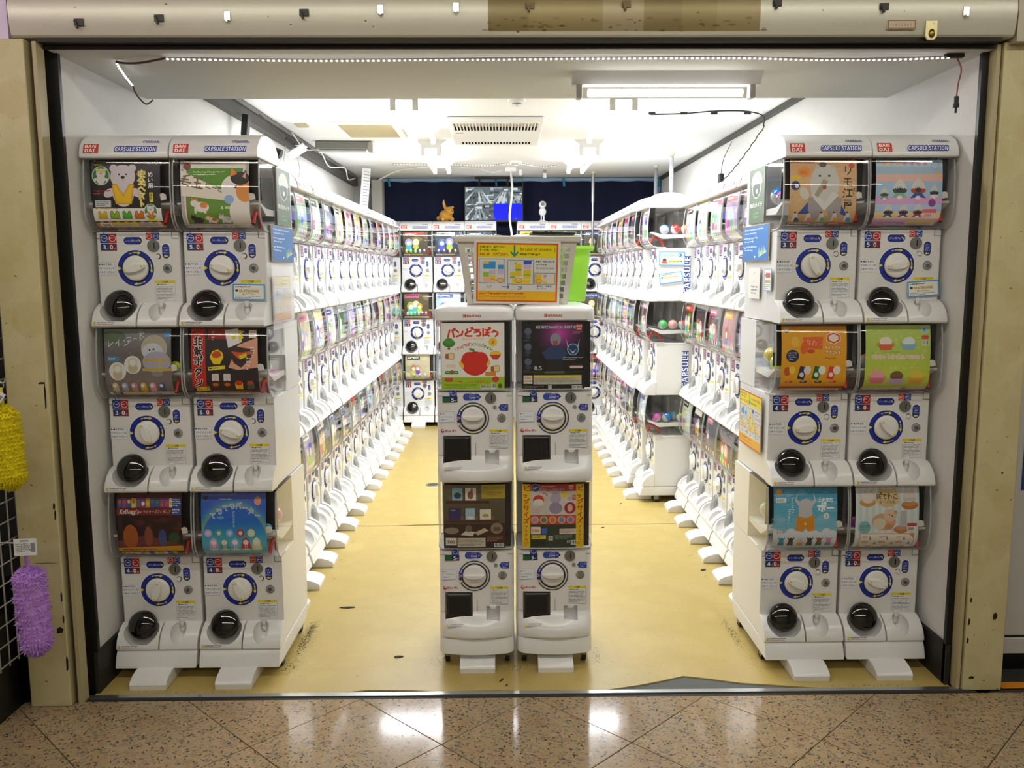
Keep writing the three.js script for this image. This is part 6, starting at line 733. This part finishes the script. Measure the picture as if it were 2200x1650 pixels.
// ---------------------------------------------------------------- notices
const sign = (name, label, category, w, h, rect, pos, ry, th = 0.003, rz = 0) => { const s = thing(name, label, category, pos); s.rotation.set(0, ry, 0); const b = part('board', rbox(w, h, th, 0.001), std(0xd8d6ce, 0.5), s, undefined, [0, 0, rz]); part('print', plate(w - 0.002, h - 0.002, rect, 0, 0, th / 2 + 0.0006), M_PRINT, b); return s; };
const SXL = -1.066 + 0.1545, SXR = 1.080 - 0.1545, Q = Math.PI / 2;
sign('camera_sign', 'green security camera sign on the side of the calico cat machine', 'sign', 0.205, 0.215, P_CAMSIGN, [SXL + 0.002, 1.785, -0.468], Q);
sign('notice_board', 'blue notice on the side of the calico cat machine', 'sign', 0.330, 0.135, P_BLUESIGN, [SXL + 0.003, 1.608, -0.428], Q);
sign('camera_sign', 'green security camera sign on the side of the tan bird machine', 'sign', 0.190, 0.210, P_CAMSIGN, [SXR - 0.002, 1.790, -0.478], -Q);
sign('notice_board', 'blue notice on the side of the tan bird machine', 'sign', 0.350, 0.140, P_BLUESIGN, [SXR - 0.003, 1.607, -0.473], -Q);
sign('trouble_notice', 'orange-edged trouble notice on the side of the orange snack machine', 'sign', 0.300, 0.222, P_TROUBLE, [SXR - 0.011, 0.913, -0.442], -Q, 0.002, 0.0);
{ const s = sign('trouble_notice', 'orange-edged trouble notice in a clear sleeve on the raincoat-card stack side', 'sign', 0.250, 0.170, P_TROUBLE, [SXL + 0.003, 1.405, -0.395], Q, 0.002); part('sleeve', box(0.335, 0.235, 0.003, 0, 0.005, 0.006), phys(0xffffff, 0.12, { transmission: 0.9, thickness: 0 }), s); }
sign('paper_note', 'small faded paper note under the blue notice of the tan bird machine', 'note', 0.150, 0.120, P_PAPER, [SXR - 0.0025, 1.452, -0.475], -Q, 0.0015);
sign('arrow_note', 'small note with a red arrow beside the faded paper note', 'note', 0.085, 0.085, P_ARROWSIGN, [SXR - 0.0025, 1.468, -0.300], -Q, 0.0015);
sign('phone_sticker', 'pale yellow and blue phone number sticker on the calico cat machine', 'sticker', 0.118, 0.060, P_PHONE, [-1.066 + 0.082, Y0 + UNIT * 2 + 0.121, -0.222 + 0.006], 0, 0.0015, -0.02);
sign('phone_sticker', 'pale yellow and blue phone number sticker on the shark hood machine', 'sticker', 0.118, 0.060, P_PHONE, [1.387 + 0.088, Y0 + UNIT * 2 + 0.123, -0.240 + 0.006], 0, 0.0015, 0.07);
const FZ = -2.722 + 0.1515, FY = Y0 + UNIT * 2;
sign('bird_notice', 'blue-edged social media notice on the end of the jutting block', 'sign', 0.165, 0.090, P_BIRD, [0.918 + 0.088, FY + 0.270, FZ + 0.0015], 0, 0.002, -0.02);
sign('phone_sticker', 'phone number sticker on the end of the jutting block', 'sticker', 0.150, 0.068, P_PHONE, [0.918 + 0.085, FY + 0.150, FZ + 0.0015], 0, 0.0015, 0.12);
for (const t of [2, 1]) single('side_wordmark', `blue upright lettering on the ${TIER_WORD[t]} end machine of the jutting block`, 'lettering', plate(0.042, 0.30, P_WORDV, 0, 0, 0), M_INK, [0.918 + 0.188, Y0 + UNIT * t + 0.165, FZ - 0.0015]);
// ---------------------------------------------------------------- basket with its notice on the middle stand
{
  const TOP = CY0 + CU + 0.655, W1 = 0.37, W2b = 0.44, D1 = 0.18, D2 = 0.22, H = 0.245, mat = phys(new THREE.Color(0.78, 0.75, 0.66), 0.45, { transmission: 0.15, thickness: 0 });
  const b = thing('laundry_basket', 'cream plastic laundry basket with square holes on the middle stand', 'basket', [-0.012, TOP + 0.001, -0.395]);
  const wall = (wb, wt, nx) => { const s = new THREE.Shape([[-wb / 2, 0], [wb / 2, 0], [wt / 2, H], [-wt / 2, H]].map(([x, y]) => new THREE.Vector2(x, y))), ny = 8; for (let j = 0; j < ny; j++) for (let i = 0; i < nx; i++) { const y = 0.022 + j * 0.0245, w = wb + (wt - wb) * y / H - 0.03, cw = w / nx, x = -w / 2 + cw * (i + 0.5), hw = cw * 0.36, hh = 0.0088; const h = new THREE.Path([[x - hw, y - hh + 0.008], [x + hw, y - hh + 0.008], [x + hw, y + hh + 0.008], [x - hw, y + hh + 0.008]].map(([a, c]) => new THREE.Vector2(a, c))); s.holes.push(h); } return new THREE.ExtrudeGeometry(s, { depth: 0.004, bevelEnabled: false }).translate(0, 0, -0.002); };
  const tilt = Math.atan((D2 - D1) / 2 / H), tx = Math.atan((W2b - W1) / 2 / H);
  part('front_wall', wall(W1, W2b, 14), mat, b, [0, 0, D1 / 2], [tilt, 0, 0]); part('back_wall', wall(W1, W2b, 14), mat, b, [0, 0, -D1 / 2], [-tilt, 0, 0]);
  for (const d of [-1, 1]) { const g = wall(D1, D2, 9); g.rotateY(Math.PI / 2); part('side_wall', g, mat, b, [d * W1 / 2, 0, 0], [0, 0, -d * tx]); }
  part('base', rbox(W1, 0.006, D1, 0.002, 0, 0.004, 0), mat, b);
  part('rim', merge([rbox(W2b + 0.03, 0.022, 0.016, 0.005, 0, H - 0.006, D2 / 2 + 0.004), rbox(W2b + 0.03, 0.022, 0.016, 0.005, 0, H - 0.006, -D2 / 2 - 0.004), rbox(0.016, 0.022, D2 + 0.02, 0.005, W2b / 2 + 0.006, H - 0.006, 0), rbox(0.016, 0.022, D2 + 0.02, 0.005, -W2b / 2 - 0.006, H - 0.006, 0)]), mat, b);
  const nt = thing('trouble_notice', 'laminated yellow and orange trouble notice on the front of the basket', 'sign', [-0.014, TOP + 0.118, -0.395 + D1 / 2 + 0.024]); nt.rotation.set(tilt, 0, -0.02); part('sheet', rbox(0.318, 0.232, 0.0016, 0.0006), phys(0xe8e6e0, 0.25), nt); part('print', plate(0.300, 0.216, P_TROUBLE, 0, 0, 0.0014), printMat(LABELS_TEX, 0.22), nt);
  const crump = (w, h, d, n) => { const g = new THREE.IcosahedronGeometry(1, 3), p = g.attributes.position; for (let i = 0; i < p.count; i++) { const s = 1 + 0.22 * Math.sin(p.getX(i) * n + p.getY(i) * 7.3) + 0.16 * Math.sin(p.getZ(i) * n * 1.7 + p.getX(i) * 5); p.setXYZ(i, p.getX(i) * s * w, p.getY(i) * s * h, p.getZ(i) * s * d); } g.computeVertexNormals(); return g; };
  [[-0.095, 0.042, 'blue', 0x2f86c9, 0.09], [0.095, 0.042, 'blue', 0x2f78b8, 0.09], [0.10, 0.115, 'pink', 0xe59ab4, 0.09], [-0.095, 0.115, 'white', 0xe8e8e4, 0.09], [0.0, 0.222, 'white crumpled', 0xeeeeea, 0.20]].forEach(([x, y, c, col, w], i) => single('plastic_bag', `${c} plastic bag inside the cream basket, ${['low at one end', 'low beside the pink one', 'above a blue one', 'under the top bag', 'on top'][i]}`, 'bag', crump(w * 0.7, 0.024, 0.056, 6 + i), phys(col, 0.35, { transmission: 0.2, thickness: 0 }), [-0.012 + x, TOP + y + 0.012, -0.395], [0, 0, 0]));
  single('dark_tray', 'thin black tray lying across the basket rim', 'tray', rbox(0.16, 0.010, 0.15, 0.003), M.black, [0.12, TOP + H + 0.018, -0.385], [0, 0.05, -0.03]);
  const gb = thing('green_basket', 'lime green plastic bin behind the cream basket', 'basket', [0.170, TOP + 0.001, -0.600]); const lime = phys(new THREE.Color(0.42, 0.78, 0.08), 0.4, { transmission: 0.3, thickness: 0 });
  part('shell', loft([[0, 0.085], [0.004, 0.09], [0.20, 0.108], [0.21, 0.122], [0.222, 0.122]].map(([y, r]) => Array.from({ length: 28 }, (_, i) => { const a = -i / 28 * 6.28318; return [Math.sign(Math.cos(a)) * Math.abs(Math.cos(a)) ** 0.6 * r * 1.1, y, Math.sign(Math.sin(a)) * Math.abs(Math.sin(a)) ** 0.6 * r * 0.62]; })), false), lime, gb); part('floor_disc', cyl(0.082, 0.004, 24).scale(1, 1, 0.6).translate(0, 0.003, 0), lime, gb);
}
// ---------------------------------------------------------------- shutter housing fittings
const HOOKS = [[-1.402, 2.288, 1], [-1.149, 2.300, 1], [-0.934, 2.306, 0], [-0.691, 2.316, 1], [-0.45, 2.326, 0], [-0.211, 2.332, 0], [0.023, 2.338, 2], [0.329, 2.342, 2], [0.81, 2.346, 1], [1.152, 2.334, 1], [1.416, 2.320, 0]];
const hookBase = rbox(0.030, 0.022, 0.004, 0.002), hookArm = rbox(0.007, 0.026, 0.010, 0.002), hookTall = rbox(0.020, 0.030, 0.004, 0.003);
const linZ = (y) => y < 2.285 ? 0.056 + (y - 2.252) / 0.033 * 0.008 : y < 2.325 ? 0.064 + (y - 2.285) * 0.1 : 0.068 - (y - 2.325) * 0.1;
HOOKS.forEach(([x, y, k], i) => { const h = thing('adhesive_hook', `${['small chrome', 'small dark grey', 'small tan'][k]} adhesive hook on the shutter housing, ${ORD[i]} from the lilac fascia`, 'hook', [x, y, linZ(y) + 0.003], 0, 'adhesive hooks on the shutter housing'); const m = [M.chrome, std(0x3b3b3a, 0.5), std(0x8a7850, 0.6)][k]; part('pad', k === 0 ? hookTall : hookBase, m, h); part('hook', hookArm, m, h, [k ? -0.006 : 0, -0.008, 0.006], [0, 0, k ? 0.3 : 0]); });
sign('number_plate', 'small brown number plate on the shutter housing', 'plate', 0.092, 0.030, P_METER, [1.212, 2.280, linZ(2.28) + 0.003], 0, 0.004);
{ const k = thing('lock_cover', 'brass shutter lock cover hanging below the housing edge', 'lock', [1.308, 2.266, 0.066]); part('plate', slab([[-0.019, 0.026], [0.019, 0.026], [0.019, -0.022], [0.010, -0.034], [-0.010, -0.034], [-0.019, -0.022]], 0.006, 0.001).translate(0, 0, 0.003), std(0xc9bd90, 0.35, { metalness: 0.6 }), k); part('knob', ball(0.010, 0.014, 0.006, 0.001, -0.014, 0.004, 16), std(0x8a763a, 0.3, { metalness: 0.9 }), k); part('rivet', cylZ(0.0025, 0.004, 10).translate(0.008, 0.018, 0.003), M.steel, k); }
// ---------------------------------------------------------------- things on the vinyl floor
{ const d = thing('floor_drain', 'small round metal drain cover in the yellow floor', 'drain', [-0.565, 0.0, -3.09]); part('ring', new THREE.TorusGeometry(0.045, 0.006, 8, 32).rotateX(Math.PI / 2).scale(1, 0.5, 1).translate(0, 0.001, 0), M.dull, d); part('cover', cyl(0.042, 0.003, 32).translate(0, 0.0015, 0), M.seam, d); }
const scrap = (w, d) => { const n = 9, p = []; for (let i = 0; i < n; i++) { const a = i / n * 6.283, r = rr(0.5, 1); p.push([Math.cos(a) * w * r, Math.sin(a) * d * r]); } return slab(p, 0.002).rotateX(-Math.PI / 2).translate(0, 0.0025, 0); };
[[-0.777, -0.816, 0.05, 0.012, 'by the cable rail row feet'], [-0.486, -0.304, 0.024, 0.012, 'between the front stands'], [0.945, -1.273, 0.022, 0.012, 'by the short row feet'], [0.52, -2.02, 0.02, 0.006, 'by the floor joint'], [0.70, -2.55, 0.012, 0.006, 'near the jutting block'], [-0.08, -0.10, 0.018, 0.004, 'before the middle stand'], [-0.06, -0.06, 0.012, 0.004, 'at the threshold before the middle stand']].forEach(([x, z, w, d, words], i) => single('floor_scrap', 'dark flake of torn vinyl on the yellow floor ' + words, 'debris', scrap(w, d), std(0x2c2d2b, 0.9), [x, 0.0005, z], [0, 0.2 * i, 0], 'dark flakes on the floor'));
// grime that lies on the vinyl: dark ragged flecks where feet and casters stand
{
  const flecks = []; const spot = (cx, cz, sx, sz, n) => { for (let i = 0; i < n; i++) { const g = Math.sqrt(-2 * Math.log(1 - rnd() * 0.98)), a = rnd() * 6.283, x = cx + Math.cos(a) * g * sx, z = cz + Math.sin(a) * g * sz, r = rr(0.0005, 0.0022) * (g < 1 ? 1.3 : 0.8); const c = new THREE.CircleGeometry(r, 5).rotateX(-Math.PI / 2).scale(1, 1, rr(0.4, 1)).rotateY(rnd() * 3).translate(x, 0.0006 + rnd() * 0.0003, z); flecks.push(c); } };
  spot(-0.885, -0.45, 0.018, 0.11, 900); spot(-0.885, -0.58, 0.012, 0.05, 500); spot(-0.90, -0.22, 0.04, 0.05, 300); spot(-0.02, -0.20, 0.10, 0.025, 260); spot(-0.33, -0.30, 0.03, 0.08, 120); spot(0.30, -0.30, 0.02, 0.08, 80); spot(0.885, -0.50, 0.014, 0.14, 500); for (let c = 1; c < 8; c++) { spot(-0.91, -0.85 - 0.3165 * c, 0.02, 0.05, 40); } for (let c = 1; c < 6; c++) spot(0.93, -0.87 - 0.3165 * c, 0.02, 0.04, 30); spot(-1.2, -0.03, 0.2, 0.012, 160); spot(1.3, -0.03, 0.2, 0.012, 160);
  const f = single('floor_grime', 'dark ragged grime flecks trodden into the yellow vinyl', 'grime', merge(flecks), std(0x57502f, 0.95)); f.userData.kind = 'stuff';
}
// ---------------------------------------------------------------- neighbours: duster rack, white cabinet
{
  const rk = thing('wire_rack', 'white wire display rack of the neighbouring shop', 'rack', [-1.742, 0, 0.0]); const mw = std(0xb9bab4, 0.4, { metalness: 0.4 }), wires = []; for (let i = 0; i <= 10; i++) wires.push(cyl(0.0028, 1.75, 6).translate(0, 1.06, 0.30 - i * 0.055)); for (let j = 0; j <= 26; j++) wires.push(cyl(0.0028, 0.58, 6).rotateX(Math.PI / 2).translate(0.004, 0.2 + j * 0.068, 0.02)); part('wire_grid', merge(wires), mw, rk); for (const z of [0.31, -0.26]) part('post', cyl(0.009, 1.95, 12).translate(0, 0.975, z), mw, rk); for (const [y, x, z] of [[1.157, 0.108, 0.235], [0.633, 0.150, 0.235]]) part('peg_hook', tube([[0, y + 0.012, z], [x * 0.7, y + 0.012, z], [x + 0.002, y + 0.006, z], [x + 0.012, y + 0.022, z]], 0.0028, 20, 6), mw, rk); part('base_box', box(0.5, 0.36, 0.56, -0.27, 0.18, 0.02), M.black, rk);
  const duster = (name, label, color, x, y, z, h, r) => { const t = thing(name, label, 'duster', [x, y, z]); const g = new THREE.CapsuleGeometry(r, h - 2 * r, 10, 28, 14), p = g.attributes.position, nn = g.attributes.normal; for (let i = 0; i < p.count; i++) { const a = Math.sin(p.getX(i) * 210 + p.getY(i) * 160) * Math.sin(p.getZ(i) * 190 - p.getY(i) * 120), d = 0.0035 * a + 0.003 * Math.sin(p.getY(i) * 300 + p.getX(i) * 90); p.setXYZ(i, p.getX(i) + nn.getX(i) * d, p.getY(i) + nn.getY(i) * d, p.getZ(i) + nn.getZ(i) * d); } g.computeVertexNormals(); const m = phys(color, 1, { sheen: 1, sheenRoughness: 0.5, sheenColor: new THREE.Color(color) }); part('core', g, m, t);
    const tuft = new THREE.ConeGeometry(0.0028, 0.011, 4).translate(0, 0.004, 0), n = 2600, im = new THREE.InstancedMesh(tuft, m, n), o = new THREE.Object3D(), pp = V(0, 0, 0), qq = V(0, 0, 0); for (let i = 0; i < n; i++) { const k = Math.floor(rnd() * p.count); pp.fromBufferAttribute(p, k); qq.fromBufferAttribute(g.attributes.normal, k); o.position.copy(pp); o.quaternion.setFromUnitVectors(V(0, 1, 0), qq.clone().add(V(rr(-0.5, 0.5), rr(-0.7, 0.3), rr(-0.5, 0.5))).normalize()); o.scale.setScalar(rr(0.7, 1.5)); o.updateMatrix(); im.setMatrixAt(i, o.matrix); } im.name = 'fluff'; im.userData.kind = 'stuff'; t.add(shadow(im)); part('handle', cyl(0.007, 0.07, 10).translate(0, h / 2 + 0.03, 0), std(color, 0.5), t); part('hang_loop', new THREE.TorusGeometry(0.012, 0.002, 6, 16).translate(0, h / 2 + 0.072, 0), mw, t); t.rotation.z = 0.04; return t; };
  duster('fluffy_duster', 'bright yellow fluffy duster hanging on the wire rack', 0xe0cf10, -1.636, 0.955, 0.235, 0.255, 0.041); duster('fluffy_duster', 'lilac fluffy duster hanging low on the wire rack', 0xc08ede, -1.594, 0.418, 0.235, 0.285, 0.043);
  sign('price_tag', 'white price tag above the yellow duster', 'tag', 0.060, 0.040, P_TAGW, [-1.650, 1.128, 0.262], 0.2, 0.0015, -0.6); sign('price_tag', 'white price tag above the lilac duster', 'tag', 0.070, 0.056, P_TAGW, [-1.588, 0.640, 0.262], 0.1, 0.0015, 0.0);
  [['orange', 0xd86a2a, 1.08, 0.0], ['magenta', 0xa8407a, 0.49, 0.05], ['grey', 0x8d9299, 0.78, 0.1], ['green', 0x5aa04a, 1.38, 0.0], ['white', 0xd8d8d2, 1.68, 0.0]].forEach(([n, c, y, z]) => { const g = thing('hanging_pack', `${n} packet on the wire rack beside the cream column`, 'packet', [-1.84, y, z + 0.06]); part('bag', rbox(0.05, 0.22, 0.16, 0.02), phys(c, 0.3), g, undefined, [0, 0.2, 0.08]); part('header', box(0.01, 0.05, 0.16, 0, 0.13, 0), std(0xd8d8d2, 0.5), g); });
  const cab = thing('white_cabinet', 'white arcade cabinet with blue panel beside the cream column', 'cabinet', [2.06, 0, -0.42]); const cm = std(0xc9c8c4, 0.4);
  part('body', rbox(0.70, 1.02, 0.60, 0.008, 0, 0.655, 0), cm, cab); part('kick_band', rbox(0.70, 0.062, 0.60, 0.004, 0, 0.106, 0), cm, cab); part('gap', box(0.68, 0.012, 0.58, 0, 0.141, 0), M.black, cab); part('plinth', box(0.66, 0.075, 0.56, 0, 0.0375, -0.02), M.black, cab); part('blue_panel', rbox(0.40, 0.34, 0.006, 0.010, -0.04, 0.875, 0.303), std(0x1c3f9a, 0.35), cab); part('upper_case', rbox(0.70, 0.55, 0.50, 0.010, 0, 1.445, -0.05), std(0xe8e8ea, 0.4), cab); part('header_band', rbox(0.62, 0.09, 0.008, 0.003, 0, 1.60, 0.205), std(0xd8842a, 0.4), cab); part('lit_screen', rbox(0.60, 0.20, 0.008, 0.003, 0, 1.40, 0.205), glow(new THREE.Color(0.9, 0.95, 1), 1.0), cab); part('picture', box(0.50, 0.15, 0.004, 0.04, 1.405, 0.212), std(0x3a2c34, 0.4), cab);
  areaLight('cabinet_screen', new THREE.Color(0.9, 0.95, 1), 1.0, 0.58, 0.19, [2.06, 1.40, -0.20], [2.06, 1.40, 3]);
  single('floor_tape', 'orange floor tape strip before the white cabinet', 'tape', box(0.80, 0.002, 0.045), std(0xd9861c, 0.6), [2.13, 0.0012, -0.02]);
  struct('floor_side', box(2.6, 0.05, 0.80, 2.98, -0.0295, -0.37), std(0x3a3834, 0.7), undefined, 'dark floor of the neighbouring shop'); struct('floor_side_left', box(2.6, 0.05, 0.80, -2.98, -0.0295, -0.37), std(0x2c2a28, 0.7), undefined, 'dark floor under the duster rack');
  // magenta lit sign of the neighbouring shop, just outside the picture: its tint lies on the column and the end of the housing
  const sg2 = thing('lit_sign', 'magenta lit sign over the neighbouring shop', 'sign', [-2.45, 2.30, 0.75], 1.0); part('case', rbox(0.46, 0.34, 0.05, 0.01), M.dark, sg2); part('lit_face', rbox(0.42, 0.30, 0.006, 0.002, 0, 0, 0.029), glow(new THREE.Color(1, 0.42, 0.85), 3), sg2); part('bracket', cyl(0.01, 0.36, 10).translate(0, 0.34, 0), M.dark, sg2);
  areaLight('lit_sign', new THREE.Color(1, 0.42, 0.85), 5, 0.42, 0.30, [-2.45 + 0.04 * Math.sin(1), 2.30, 0.75 + 0.04 * Math.cos(1)], [-2.45 + Math.sin(1), 2.30, 0.75 + Math.cos(1)]);
}
if (shY + shH > 2044) console.log('label sheet is full', shY + shH);
renderer.render(scene, camera);
